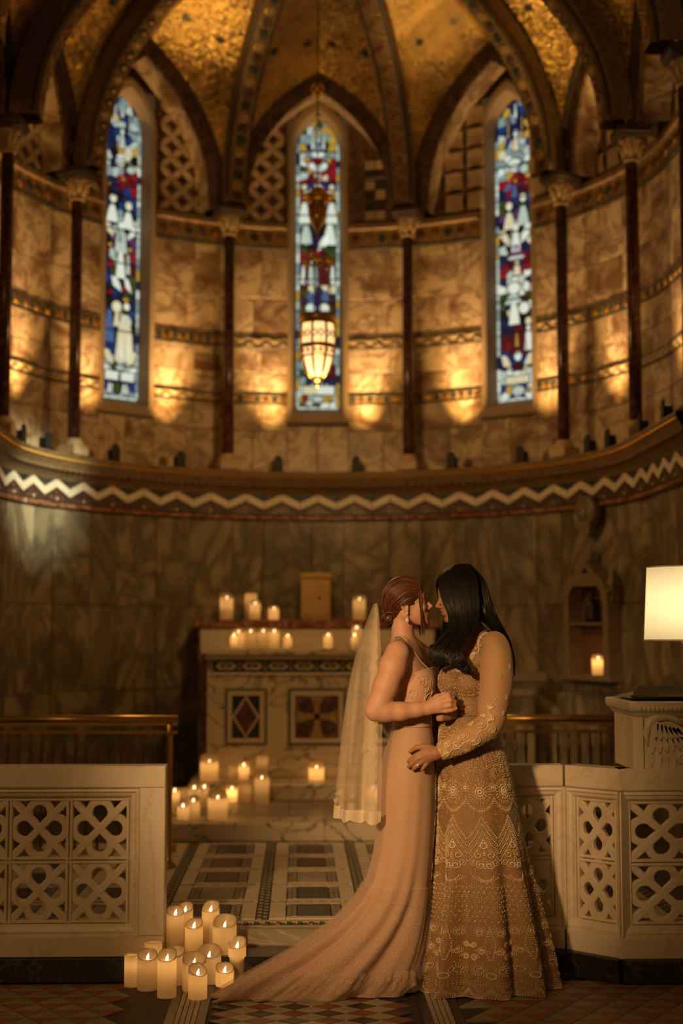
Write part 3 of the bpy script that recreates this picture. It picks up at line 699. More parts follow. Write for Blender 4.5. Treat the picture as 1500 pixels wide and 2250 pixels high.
window_sets = {
 'window_1': (-40.1, 3.203, 5.34, 5.61,
   [(.18, CAN), (.26, WB), (.31, ['red', 'wine', 'deep', 'wine']), (.38, ['deep', 'blue', 'black', 'deep']), (.47, ['black', 'cool', 'deep', 'purple', 'green', 'pale']), (.56, ['red', 'wine', 'black', 'purple', 'pale']),
    (.64, ['blue', 'deep', 'blue', 'green', 'red']), (.80, ['deep', 'black', 'blue', 'deep', 'green', 'cream']), (.86, ['blue', 'deep', 'blue']), (.93, ['white', 'pale']), (.97, ['blue', 'deep', 'white', 'green']), (1, ['pale', 'cool'])],
   [('o', 0, .115, .022, .03, 'white'), ('robe', 0, .15, .03, .06, 'pale'), ('robe', -.45, .06, .008, .08, 'white'), ('robe', .0, .045, .010, .06, 'white'), ('robe', .45, .09, .008, .08, 'pale'),
    ('o', -.1, .22, .05, .03, 'white'), ('o', .55, .24, .04, .03, 'pale'), ('star', .1, .275, .07, .07, 'red'), ('star', -.75, .30, .05, .05, 'wine'),
    ('o', -.5, .345, .036, .036, 'cream'), ('o', -.5, .35, .024, .028, 'white'), ('robe', -.55, .395, .055, .07, 'white'), ('o', .45, .36, .036, .036, 'cream'), ('o', .45, .365, .024, .028, 'white'), ('robe', .42, .41, .055, .07, 'white'),
    ('o', 0, .43, .03, .035, 'white'), ('robe', 0, .48, .06, .10, 'pale'), ('robe', -.05, .465, .022, .055, 'purple'), ('wing', -.7, .45, .04, .06, 'cream'), ('wing', .7, .45, -.04, .06, 'white'), ('o', .55, .505, .02, .02, 'gold'), ('o', -.65, .50, .02, .02, 'gold'),
    ('robe', .0, .56, .045, .11, 'white'), ('robe', .45, .555, .02, .08, 'pale'), ('o', -.6, .56, .035, .035, 'red'), ('o', .75, .57, .03, .05, 'wine'), 
    ('wing', -.25, .625, .05, .06, 'white'), ('wing', .45, .625, .035, .06, 'white'), ('o', .35, .67, .03, .025, 'gold'), ('o', -.6, .655, .025, .02, 'red'),
    ('o', -.2, .70, .05, .05, 'cream'), ('o', -.2, .70, .026, .034, 'white'), ('robe', -.65, .765, .05, .13, 'sky'), ('robe', -.2, .74, .03, .06, 'cream'),
    ('o', .4, .695, .03, .034, 'white'), ('robe', .3, .80, .09, .19, 'cream'), ('robe', .1, .83, .02, .10, 'white'), ('robe', .55, .83, .02, .10, 'white'), ('o', .4, .745, .05, .05, 'pale'),
    ('wing', -.65, .868, .05, .07, 'cream'), ('wing', .7, .868, -.05, .07, 'cream'), ('o', .05, .85, .028, .032, 'white'), ('robe', .05, .885, .04, .05, 'pale'), ('o', -.3, .895, .03, .03, 'green'),
    ('box', -.45, .925, .062, .035, 'white'), ('box', .5, .925, .062, .035, 'white'), ('robe', -.6, .965, .016, .04, 'white'), ('o', -.1, .965, .04, .05, 'green'), ('robe', .45, .965, .014, .04, 'white')]),
 'window_2': (0, 3.219, 5.375, 5.645,
   [(.10, ['green', 'cool', 'pale', 'gold', 'deep']), (.14, ['pale', 'white', 'cool', 'gold']), (.20, ['white', 'pale', 'red', 'gold', 'green']), (.26, ['red', 'wine', 'cream', 'blue']), (.30, ['red', 'deep', 'gold', 'wine']),
    (.36, ['cool', 'deep', 'black', 'pale']), (.44, ['deep', 'black', 'cool', 'deep', 'green']), (.52, ['green', 'deep', 'wine', 'black', 'red']), (.60, ['wine', 'deep', 'cream', 'black']), (.66, ['green', 'deep', 'sky', 'black']),
    (.74, ['cool', 'black', 'deep', 'pale', 'deep']), (.82, ['blue', 'deep', 'wine', 'pale']), (.92, ['green', 'deep', 'wine', 'cool']), (.96, ['white', 'pale']), (1, ['green', 'gold', 'pale', 'white'])],
   [('robe', -.3, .07, .010, .08, 'white'), ('robe', .3, .07, .010, .08, 'white'), ('robe', 0, .05, .014, .07, 'white'), ('o', 0, .12, .06, .03, 'white'), ('o', -.6, .14, .02, .03, 'gold'), ('o', .6, .14, .02, .03, 'gold'),
    ('o', 0, .17, .07, .03, 'pale'), ('o', -.35, .16, .03, .03, 'white'), ('o', .35, .16, .03, .03, 'white'), ('star', 0, .205, .07, .07, 'red'), ('o', -.75, .235, .025, .028, 'cream'), ('o', .75, .235, .025, .028, 'cream'),
    ('o', -.62, .262, .036, .036, 'cream'), ('o', .62, .262, .036, .036, 'cream'), ('o', -.62, .262, .022, .026, 'white'), ('o', .62, .262, .022, .026, 'white'), ('robe', -.75, .325, .05, .09, 'white'), ('robe', .75, .325, .05, .09, 'white'),
    ('robe', -.65, .40, .05, .08, 'pale'), ('robe', .65, .40, .055, .09, 'white'), ('wing', .3, .43, -.05, .07, 'white'), ('wing', -.75, .42, .03, .05, 'pale'),
    ('star', -.35, .47, .06, .06, 'red'), ('robe', .35, .52, .06, .13, 'wine'), ('robe', -.4, .53, .03, .10, 'pale'), ('robe', -.1, .54, .018, .10, 'cool'), ('robe', .8, .54, .022, .08, 'white'), ('robe', -.8, .54, .022, .08, 'white'), ('o', .5, .52, .016, .016, 'gold'), ('o', -.15, .49, .014, .014, 'gold'),
    ('o', -.4, .655, .042, .044, 'white'), ('o', .35, .655, .044, .044, 'white'), ('o', -.4, .655, .024, .03, 'pale'), ('o', .35, .655, .024, .03, 'pale'), ('robe', 0, .70, .10, .06, 'white'), ('robe', -.05, .745, .04, .10, 'white'), ('robe', -.7, .75, .03, .08, 'cool'), ('robe', .75, .75, .03, .08, 'cool'), ('robe', .45, .75, .04, .1, 'blue'), ('robe', -.45, .75, .03, .1, 'blue'),
    ('box', -.35, .935, .075, .035, 'cream'), ('box', .45, .935, .07, .035, 'white'), ('o', 0, .965, .05, .03, 'pale'), ('o', -.7, .965, .02, .03, 'red'), ('o', .7, .96, .02, .03, 'gold')]),
 'window_3': (40.1, 3.207, 5.355, 5.625,
   [(.18, CAN), (.26, ['white', 'pale', 'cream', 'cool', 'gold']), (.33, ['red', 'deep', 'wine', 'sky', 'red']), (.42, ['green', 'deep', 'blue', 'purple']), (.50, ['deep', 'cream', 'pale', 'black', 'black']), (.58, ['red', 'wine', 'deep', 'purple']),
    (.64, ['blue', 'deep', 'pale', 'white']), (.70, ['deep', 'green', 'white', 'wine']), (.78, ['deep', 'pale', 'deep', 'black', 'cream']), (.84, ['wine', 'red', 'deep', 'wine']), (.90, ['blue', 'deep', 'blue']), (.95, ['white', 'cream', 'pale']), (1, ['blue', 'white', 'pale', 'gold'])],
   [('o', .1, .115, .024, .03, 'white'), ('robe', .1, .15, .03, .06, 'cream'), ('robe', -.35, .09, .008, .09, 'gold'), ('robe', .1, .04, .012, .06, 'white'), ('robe', .5, .10, .008, .09, 'gold'), ('o', 0, .215, .06, .04, 'white'), ('o', .6, .24, .04, .04, 'pale'),
    ('star', .05, .275, .07, .07, 'red'), ('star', .75, .29, .045, .045, 'red'), ('robe', 0, .31, .03, .06, 'sky'), ('o', -.35, .355, .034, .036, 'cream'), ('o', -.35, .36, .022, .028, 'white'), ('robe', -.35, .405, .055, .07, 'cream'), ('o', .5, .335, .034, .036, 'cream'), ('o', .5, .34, .022, .028, 'white'), ('robe', .5, .395, .055, .08, 'pale'),
    ('o', .05, .43, .03, .036, 'white'), ('robe', .05, .475, .045, .09, 'white'), ('wing', -.6, .46, .045, .07, 'cream'), ('wing', .65, .455, -.05, .08, 'white'), ('robe', .05, .505, .06, .05, 'purple'), ('o', .05, .53, .08, .02, 'pale'), ('o', -.55, .56, .03, .04, 'red'), ('o', .75, .56, .03, .04, 'red'), ('robe', .1, .565, .035, .06, 'cream'),
    ('o', -.1, .63, .06, .05, 'white'), ('robe', -.15, .665, .08, .04, 'pale'), ('o', .65, .63, .03, .045, 'white'), ('robe', -.1, .71, .05, .10, 'white'), ('o', .0, .69, .02, .022, 'gold'), ('o', .5, .70, .05, .05, 'white'), ('o', .75, .745, .03, .035, 'cream'), ('robe', .75, .80, .04, .10, 'white'),
    ('robe', .15, .80, .09, .12, 'wine'), ('robe', .05, .80, .018, .06, 'gold'), ('wing', -.6, .875, .05, .07, 'cream'), ('wing', .75, .875, -.05, .07, 'cream'), ('o', .1, .855, .036, .042, 'white'), ('robe', .1, .89, .05, .03, 'wine'), ('box', .05, .932, .11, .03, 'cream'), ('o', .1, .968, .06, .04, 'pale'), ('o', .7, .968, .02, .02, 'gold')]),
}
for i, (nm, a) in enumerate(window_sets.items()):
    M = window(nm, *a, 21 + i)
    w = bpy.data.objects[nm]
    for o in w.children:
        if o.name.startswith('saddle_bar'):
            me = o.data
            for vv in me.vertices: x, y, z = vv.co; vv.co = M @ Vector((x, y, z))
# ================================================================ THINGS
CMI = CM.inverted()
def proj(p):
    d = CMI @ (Vector(p) - Vector((0, 0, CAM_H))); return 750 + 3125 * d.x / -d.z, 1125 - 3125 * d.y / -d.z
def th_of(px, r, z):
    lo, hi = -100, 118
    for _ in range(40):
        m = (lo + hi) / 2
        if proj(W3(m, r, z))[0] < px: lo = m
        else: hi = m
    return lo
# ---- uplights along the cornice
MAT['lens'] = emit('uplight lens', (1.0, 0.6, 0.25), 1.5)
vault_power = 420
def uplight(px, label, power, aim=0.0, tilt=0.0, vault=None):
    th = th_of(px, 2.055, 2.7); x, y = W(th, 2.055)
    o = thing('uplight', label, 'uplight', (x, y, 2.66))
    M = Matrix.Translation((x, y, 2.66)) @ Matrix.Rotation(-R(max(-90, min(90, th))), 4, 'Z')
    arc = [(-.036, 0.012), (.036, 0.012), (.036, .085)] + [(.036 * math.cos(a), .085 + .045 * math.sin(a)) for a in frange(0, PI, 8)[1:-1]] + [(-.036, .085)]
    Mr = M @ Matrix(((1, 0, 0, 0), (0, 0, 1, -.045), (0, 1, 0, 0), (0, 0, 0, 1)))
    obj('housing', *prism(list(reversed(arc)), 0, .012, Mr), 'black', o)
    for s_ in (-.036, .030): b = MB(); b.box((s_, -.04, .012), (s_ + .006, .012, .085), M); b.build('cheek', 'black', o)
    v, f = lathe([(.03, .012), (.03, .05), (.027, .055)], 14); obj('lens', [tuple(M @ Vector(p)) for p in v], f, 'black', o)
    v, f = box((-.05, -.045, 0.003), (.05, .03, .012), .002); obj('base_plate', [tuple(M @ Vector(p)) for p in v], f, 'black', o)
    if power:
        a, b_ = W(th + aim, RW); c = W(th, 2.075)
        l = lamp('SPOT', 'uplight_beam', (c[0], c[1], 2.735), power * 3.5, (1.0, 0.54, 0.15), (a, b_, 3.78 + tilt), spot_size=R(50), spot_blend=1.0, shadow_soft_size=0.02)
        l.parent = o; l.location = Vector((c[0] - x, c[1] - y, .075))
        l = lamp('SPOT', 'uplight_beam', (c[0], c[1], 2.735), power * 5.0, (1.0, 0.61, 0.28), (a, b_, 3.60 + tilt), spot_size=R(30), spot_blend=1.0, shadow_soft_size=0.015)
        l.parent = o; l.location = Vector((c[0] - x, c[1] - y, .075))
    if vault:                              # extra beam added to brighten a patch of the gold vault
        c = W(th, 2.02); tg = at(*vault)
        l = lamp('SPOT', 'uplight_beam', (c[0], c[1], 2.80), vault_power, (1.0, 0.60, 0.20), tg, spot_size=R(22), spot_blend=0.9, shadow_soft_size=0.03)
        l.parent = o; l.location = Vector((c[0] - x, c[1] - y, .14))
uplight(40, 'black uplight at the far left end of the cornice', 18)
uplight(95, 'black uplight second from the left end of the cornice', 26)
uplight(247, 'black uplight on the cornice under the left stained glass window', 20, -3, vault=(440, 55, 10.2))
uplight(392, 'black uplight on the cornice between left window and the first middle column', 30)
uplight(610, 'black uplight just left of the middle window sill', 26, -1.5)
uplight(783, 'black uplight just right of the middle window sill', 28, 2)
uplight(995, 'black uplight on the cornice right of the inner right column', 34)
uplight(1150, 'black uplight on the cornice under the right stained glass window', 20, 3, vault=(965, 55, 10.2))
uplight(1300, 'black uplight on the cornice right of the outer right column', 22, vault=(1235, 100, 9.7))
uplight(1345, 'black uplight close beside the tall right column base', 0)
uplight(1418, 'larger black uplight on the cornice right of the tall column', 14)
uplight(1470, 'rightmost black uplight on the cornice near the photo edge', 10)

# ---- candles
def wax():
    m, nt, b = nodes('ivory wax'); nt.nodes.remove(b); out = nt.nodes['Material Output']
    d = N(nt, 'ShaderNodeBsdfDiffuse'); d.inputs[0].default_value = (0.74, 0.62, 0.42, 1)
    t = N(nt, 'ShaderNodeBsdfTranslucent'); t.inputs[0].default_value = (0.95, 0.74, 0.44, 1)
    g = N(nt, 'ShaderNodeBsdfGlossy', Roughness=0.4); g.inputs[0].default_value = (1, 0.95, 0.85, 1)
    a = N(nt, 'ShaderNodeMixShader'); a.inputs[0].default_value = 0.42
    c = N(nt, 'ShaderNodeMixShader'); c.inputs[0].default_value = 0.04
    L = nt.links.new; L(d.outputs[0], a.inputs[1]); L(t.outputs[0], a.inputs[2]); L(a.outputs[0], c.inputs[1]); L(g.outputs[0], c.inputs[2]); L(c.outputs[0], out.inputs[0])
    return m
MAT['wax'] = wax()
MAT['flame'] = emit('candle flame', (1.0, 0.70, 0.32), 5.0); MAT['flame'].cycles.emission_sampling = 'NONE'
for k_ in GL: MAT['g_' + k_].cycles.emission_sampling = 'NONE'
MAT['wick'] = plain('wick', (0.9, 0.6, 0.3), 0.6)
LIGHTS_ON = True
def candle(x, y, z, r, h, label, style='scoop', power=0.22, az=None, group=None):
    rnd = random.Random(int(x * 1000) * 31 + int(y * 1000))
    o = thing('candle', label, 'candle', (x, y, z + .0005), group)
    az = -PI / 2 + rnd.uniform(-.5, .5) if az is None else az
    dip = {'scoop': .75 * r, 'flat': .05 * r, 'tilt': 1.0 * r, 'deep': .95 * r}[style]
    n = 28; wv = rnd.uniform(0, 6)
    def zr(a):
        c = .5 + .5 * math.cos(a - az); c = c * c * (3 - 2 * c) if style != 'tilt' else c
        return h - dip * c - .05 * r * (.5 + .5 * math.sin(2 * a + wv))
    fl_ = h - dip - .26 * r
    rings = [(lambda a: r * .96, lambda a: 0), (lambda a: r, lambda a: .005), (lambda a: r, lambda a: h * .3), (lambda a: r, lambda a: h * .55), (lambda a: r * .995, lambda a: zr(a) - .010), (lambda a: r * .975, lambda a: zr(a) - .003), (lambda a: r * .93, lambda a: zr(a)), (lambda a: r * .87, lambda a: zr(a) - .005),
             (lambda a: r * .78, lambda a: (zr(a) * .35 + fl_ * .65)), (lambda a: r * .55, lambda a: fl_ + .002), (lambda a: r * .12, lambda a: fl_)]
    loops = [[(fr(2 * PI * i / n) * math.cos(2 * PI * i / n), fr(2 * PI * i / n) * math.sin(2 * PI * i / n), fz_(2 * PI * i / n)) for i in range(n)] for fr, fz_ in rings]
    v, f = loft(loops, True, True, True); body = obj('wax_body', v, f, 'wax', o, True, False)
    fh = .0235
    if style != 'flat':
        v, f = lathe([(.0035, -.004), (.0052, .002), (.0062, .006), (.0052, .011), (.0028, .017), (.0007, fh)], 8, (0, 0, 0))
        v = [(x_ + .004 * (z_ / fh) ** 2, y_, z_ + fl_ + .004) for x_, y_, z_ in v]; obj('flame', v, f, 'flame', o, True, False)
    if LIGHTS_ON and power:
        l = lamp('POINT', 'candle_glow', (0, 0, 0), power * .85, (1.0, 0.60, 0.25), shadow_soft_size=.006); l.parent = o; l.location = (0, 0, fl_ - .014 if style != 'flat' else h - .04)
        l.data.use_shadow = True
    return o
def candle_px(x0, x1, ytop, ybase, z, label, style='scoop', power=0.22, Y=None, **kw):
    g = ground((x0 + x1) / 2, ybase, z)
    if Y is not None: q = at((x0 + x1) / 2, ybase, Y); g = Vector((q.x, Y, z))
    r = (x1 - x0) / 2 / 3125 * g.y
    front = Vector((g.x, g.y + (r if Y is None else 0), z))
    h = at((x0 + x1) / 2, ytop, front.y).z - z
    return candle(front.x, front.y, z, r, h, label, style, power, **kw)
# on the nave floor
FC = [(271, 303, 2096, 2171, 'flat', .20, 'short plain ivory candle leftmost on the tiled floor'),
 (299, 343, 2087, 2180, 'scoop', .20, 'wide ivory pillar candle second from the left on the tiled floor'),
 (343, 385, 2086, 2196, 'deep', .22, 'tall slim pale candle standing frontmost, left of the small front candle'),
 (317, 355, 2067, 2171, 'flat', .16, 'flat topped unlit looking candle against the balustrade plinth'),
 (358, 404, 2080, 2168, 'scoop', .14, 'wide dim candle behind the tall slim front candle'),
 (398, 450, 2094, 2182, 'scoop', .14, 'broad pale candle half hidden behind the slant topped candle'),
 (412, 453, 2118, 2199, 'tilt', .26, 'slant topped glowing candle at the very front'),
 (431, 483, 2078, 2165, 'scoop', .24, 'wide wavy rimmed candle behind the front row of the floor group'),
 (472, 512, 2117, 2171, 'scoop', .22, 'shortest glowing candle beside the tip of the bridal train'),
 (500, 539, 2060, 2158, 'deep', .08, 'tall dim candle at the right end of the floor group')]
ys = {}
for x0, x1, yt, yb_, stl, pw, lb in FC: candle_px(x0, x1, yt, yb_, 0.0, lb, stl, pw, Y=5.832 if 'against' in lb else None)
KC = [(365, 404, 1992, 2097, 5.972, 'scoop', .22, 'tall bright candle on the black kerb against the balustrade end'),
 (388, 423, 1984, 2092, 6.045, 'deep', .12, 'tall candle behind the bright one on the black kerb'),
 (406, 445, 2020, 2099, 5.938, 'scoop', .24, 'medium candle with big flame in the middle of the black kerb'),
 (443, 481, 1981, 2092, 6.045, 'deep', .10, 'tallest dim candle at the back of the black kerb'),
 (467, 519, 2012, 2099, 5.968, 'scoop', .24, 'broad bright candle at the right end of the black kerb')]
for x0, x1, yt, yb_, Y, stl, pw, lb in KC: candle_px(x0, x1, yt, yb_, 0.095, lb, stl, pw, Y=Y)

# ---- altar steps
Y1 = ground(700, 1847, SANCT).y; Z1 = at(700, 1808, Y1).z; Y2 = ground(700, 1760, Z1).y; Z2 = at(700, 1722, Y2).z; YA = 10.2
def xat(px, Y): return at(px, 1391, Y).x
s1 = thing('altar_step', 'long lower altar step of black veined cream marble', 'step', (AX, Y1, SANCT)); s2 = thing('altar_step', 'upper altar step directly under the altar', 'step', (AX, Y2, Z1))
xa, xb = xat(367, Y1), xat(1030, Y1)
bl = [xa, xat(713, Y1), xb]
for i in range(2): obj('nosing_slab', *box((bl[i] + .001, Y1, SANCT - .01), (bl[i + 1] - .001, Y1 + .30, Z1), .010), 'altar', s1)
nb = 5
for i in range(nb):
    a, b = xa + (xb - xa) * i / nb, xa + (xb - xa) * (i + 1) / nb
    obj('tread_slab', *box((a + .001, Y1 + .302, SANCT - .01), (b - .001, 10.70, Z1), .003), 'riser', s1)
xa2, xb2 = xat(415, Y2), xat(985, Y2)
bl = [xa2, xat(640, Y2), xat(800, Y2), xb2]
for i in range(3):
    obj('nosing_slab', *box((bl[i] + .001, Y2, Z1), (bl[i + 1] - .001, Y2 + .25, Z2), .010), 'altar', s2)
    obj('tread_slab', *box((bl[i] + .001, Y2 + .252, Z1), (bl[i + 1] - .001, 10.93, Z2), .003), 'altar', s2)
# candles on the steps
S1 = [(388, 413, 1762, 1803, 'scoop', .16, 'short candle at the front left of the lower altar step'),
 (408, 438, 1748, 1797, 'scoop', .16, 'short wide candle behind the front left one on the lower altar step'),
 (455, 498, 1735, 1803, 'scoop', .26, 'large candle at the front edge of the lower altar step'),
 (371, 393, 1730, 1787, 'scoop', .18, 'slim candle half hidden at the left end of the lower altar step'),
 (413, 437, 1722, 1776, 'scoop', .20, 'bright candle standing second row left on the lower altar step'),
 (436, 459, 1721, 1775, 'scoop', .16, 'paler candle touching the bright one in the second row'),
 (497, 520, 1725, 1764, 'scoop', .30, 'small fiery candle in the middle of the lower altar step'),
 (521, 550, 1720, 1766, 'flat', .05, 'unlit wide candle right of the small fiery candle'),
 (558, 590, 1697, 1768, 'scoop', .24, 'tall candle at the right of the lower altar step'),
 (393, 413, 1731, 1772, 'flat', .03, 'unlit candle at the back left of the lower altar step'),
 (807, 832, 1722, 1768, 'scoop', .22, 'candle seen through the bridal veil on the lower altar step')]
for x0, x1, yt, yb_, stl, pw, lb in S1: candle_px(x0, x1, yt, yb_, Z1, lb, stl, pw)
S2 = [(438, 478, 1657, 1716, 'scoop', .30, 'big candle at the left front of the upper altar step'),
 (502, 524, 1680, 1714, 'flat', .03, 'short unlit candle on the upper altar step'),
 (523, 546, 1673, 1712, 'scoop', .22, 'lit candle beside the short unlit one on the upper altar step'),
 (563, 588, 1660, 1713, 'flat', .05, 'candle against the altar base left of the cross panel'),
 (678, 712, 1673, 1715, 'scoop', .30, 'lone bright candle on the upper altar step below the cross')]
for x0, x1, yt, yb_, stl, pw, lb in S2: candle_px(x0, x1, yt, yb_, Z2, lb, stl, pw)

# ---- altar
al = thing('altar', 'cream marble altar with inlaid diamond and cross panels', 'altar', (AX, YA, Z2))
def fr(name, px0, px1, py0, py1, yf, yb, m, par=al, ch=.004, sm=False):
    a, b = at(px0, py1, yf), at(px1, py0, yf)
    return obj(name, *box((a.x, yf, a.z), (b.x, yb, b.z), ch), m, par, sm)
zb_ = at(696, 1690, YA).z
bx0, bx1 = at(455, 1500, YA).x, at(937, 1500, YA).x
obj('altar_body', *box((bx0, YA, Z2 + .001), (bx1, YA + .50, at(696, 1440, YA).z), .004), 'altar', al)
obj('altar_base', *box((bx0 - .03, YA - .035, Z2 + .001), (bx1 + .03, YA + .50, Z2 + .075), .010), 'altar', al)
fr('altar_table', 441, 951, 1425, 1440, YA - .055, YA + .52, 'altar', ch=.008)
fr('table_moulding', 449, 943, 1440, 1449, YA - .025, YA + .5, 'white')
fr('frieze_ground', 468, 924, 1450, 1477, YA - .006, YA + .02, 'serpentine')
for i in range(8):                                        # frieze inlays: lozenges and roundels
    p = at(497 + i * 57, 1463, YA)
    q = [(.075, 0), (.045, .026), (-.045, .026), (-.075, 0), (-.045, -.026), (.045, -.026)]
    Mx = Matrix(((1, 0, 0, p.x), (0, 0, -1, YA - .006), (0, 1, 0, p.z), (0, 0, 0, 1)))
    obj('frieze_inlay', *prism(q, 0, .004, Mx, .001), 'white', al)
    q = [(x * .62, y * .55) for x, y in q]; obj('frieze_inlay', *prism(q, .003, .007, Mx, .001), 'serpentine' if i % 2 else 'porphyry', al)
    q = [(x * .4, y * .4) for x, y in q]; obj('frieze_inlay', *prism(q, .006, .010, Mx, .001), 'gilt', al)
    p = at(525 + i * 57, 1463, YA); Mx.translation = (p.x, YA - .006, p.z)
    if i < 7:
        for dz in (-.018, .018):
            obj('frieze_inlay', *prism([(.014, dz), (0, dz + .012), (-.014, dz), (0, dz - .012)], 0, .004, Mx, .001), 'paletile', al)
fr('frieze_fillet', 460, 932, 1478, 1484, YA - .010, YA + .02, 'white')
def panel(px0, px1, py0, py1, kind):
    a, b = at(px0, py1, YA), at(px1, py0, YA); cx, cz, hw, hh = (a.x + b.x) / 2, (a.z + b.z) / 2, (b.x - a.x) / 2, (b.z - a.z) / 2
    Mx = Matrix(((1, 0, 0, cx), (0, 0, -1, YA), (0, 1, 0, cz), (0, 0, 0, 1)))
    rect = lambda w, h: [(-w, -h), (w, -h), (w, h), (-w, h)]
    pn = obj('inlaid_panel', *prism(rect(hw, hh), 0, .006, Mx, .001), 'serpentine', al)
    def pc(poly, d0, d1, m): obj('panel_inlay', *prism(poly, d0, d1, Mx, .001), m, pn)
    for k in range(26):                                   # dotted mosaic border
        t = -1 + 2 * (k + .5) / 26
        for s in (-1, 1): pc([(t * hw + x, s * (hh - .009) + y) for x, y in rect(.004, .004)], .005, .008, 'paletile'); pc([(s * (hw - .009) + x, t * hh + y) for x, y in rect(.004, .004)], .005, .008, 'paletile')
    pc(rect(hw - .020, hh - .020), .005, .012, 'white')
    iw, ih = hw - .052, hh - .052
    pc(rect(iw, ih), .011, .013, 'plinth' if kind == 'd' else 'porphyry')
    if kind == 'd':
        pc([(iw, 0), (0, ih), (-iw, 0), (0, -ih)], .012, .017, 'white')
        pc([(iw * .86, 0), (0, ih * .88), (-iw * .86, 0), (0, -ih * .88)], .016, .019, 'rouge')
        pc([(iw * .72, 0), (0, ih * .74), (-iw * .72, 0), (0, -ih * .74)], .018, .021, 'porphyry')
    else:
        for sx in (-1, 1):
            for sz in (-1, 1):
                c = (sx * iw * .54, sz * ih * .54); pc([(c[0] + math.cos(a) * iw * .43, c[1] + math.sin(a) * ih * .43) for a in frange(0, 2 * PI, 18)[:-1]], .012, .016, 'rouge')
                pc([(c[0] + math.cos(a) * iw * .36, c[1] + math.sin(a) * ih * .36) for a in frange(0, 2 * PI, 18)[:-1]], .015, .018, 'porphyry')
        for a in range(4):                                # arms of the cross, flared
            m2 = Matrix.Rotation(a * PI / 2, 2); arm = [(-.020, -.001), (.020, -.001), (.020, ih * .55), (.05, ih * .97), (-.05, ih * .97), (-.020, ih * .55)]
            pc([tuple(m2 @ Vector(p)) for p in arm], .012, .021, 'bandgold')
panel(493, 587, 1512, 1638, 'd'); panel(632, 760, 1512, 1638, 'c'); panel(805, 899, 1512, 1638, 'd')
# shelf behind the altar table
gr = thing('altar_shelf', 'red topped marble shelf rising behind the altar table', 'shelf', (AX, 10.72, Z2))
YG = YA + .525
obj('shelf_body', *box((xat(436, YG), YG, Z2 + .001), (xat(956, YG), 11.10, at(696, 1382, YG).z), .004), 'rouge', gr)
fr('shelf_face', 440, 952, 1382, 1428, YG - .004, YG + .01, 'white', gr)
zt_ = at(696, 1362, YG - .02).z
obj('shelf_top', *box((xat(428, YG), YG - .02, at(696, 1381, YG - .02).z), (xat(964, YG), 11.12, zt_), .008), 'rouge', gr)
zm = at(696, 1425, YA - .055).z
AC = [(506, 521, 1393, 1421, .14, 'small front candle at the left of the altar table', 9), (511, 536, 1380, 1420, .22, 'bright candle behind the small one at the left of the altar table', 0), (538, 563, 1379, 1421, .18, 'third candle from the left on the altar table', 0),
 (566, 590, 1379, 1421, .18, 'plain candle in the middle of the left altar table row', 0), (591, 613, 1380, 1420, .28, 'brightest candle of the row on the altar table', 0), (622, 641, 1392, 1421, .14, 'short candle ending the left altar table row', 0),
 (711, 730, 1390, 1421, .24, 'single candle on the altar table right of the cross', 0), (772, 794, 1372, 1420, .24, 'taller candle on the altar table near the veil', 0), (771, 786, 1392, 1421, .20, 'short candle in front of the taller one near the veil', 9)]
for x0, x1, yt, yb_, pw, lb, fwd in AC:
    candle_px(x0, x1, yt, yb_, zm, lb, 'scoop', pw, Y=YA + (.02 if fwd else .17))
GC = [(483, 512, 1303, 'scoop', .26, 10.92, 'tall candle leftmost on the red marble shelf'), (537, 564, 1303, 'flat', .10, 10.98, 'tall dim candle second on the red marble shelf'), (548, 572, 1318, 'scoop', .20, 10.80, 'shorter candle in front of the tall dim one on the shelf'),
 (590, 613, 1330, 'scoop', .22, 10.9, 'shortest candle on the red marble shelf'), (775, 803, 1307, 'scoop', .26, 10.9, 'tall candle on the shelf right of the tabernacle')]
for x0, x1, yt, stl, pw, Y, lb in GC: candle_px(x0, x1, yt, 1360, zt_, lb, stl, pw, Y=Y)
# tabernacle
MAT['tabgold'] = plain('honey coloured metal', (0.52, 0.33, 0.12), 0.5, 0.3, 0.15, 10)
YT = 10.85; p0, p1 = at(661, 1300, YT), at(726, 1300, YT)
tb = thing('tabernacle', 'small golden double doored tabernacle on the red shelf', 'tabernacle', ((p0.x + p1.x) / 2, YT, zt_))
ztop = at(693, 1272, YT).z
obj('cabinet_body', *box((p0.x, YT, zt_ + .0005), (p1.x, YT + .20, ztop), .004), 'tabgold', tb)
obj('cabinet_cap', *box((p0.x - .006, YT - .012, ztop), (p1.x + .006, YT + .21, at(693, 1258, YT).z), .012), 'tabgold', tb)
xm = (p0.x + p1.x) / 2
for s in (-1, 1): obj('door', *box((xm + (.002 if s > 0 else -.096), YT - .007, zt_ + .022), (xm + (.096 if s > 0 else -.002), YT + .004, ztop - .012), .003), 'tabgold', tb)
kp = at(701, 1315, YT); v, f = tube([(kp.x, YT - .003, kp.z), (kp.x, YT - .011, kp.z)], .012, 12); obj('key_escutcheon', v, f, 'black', tb)
v, f = tube([(kp.x, YT - .010, kp.z), (kp.x, YT - .026, kp.z)], .004, 8); obj('keyhole_stem', v, f, 'black', tb)

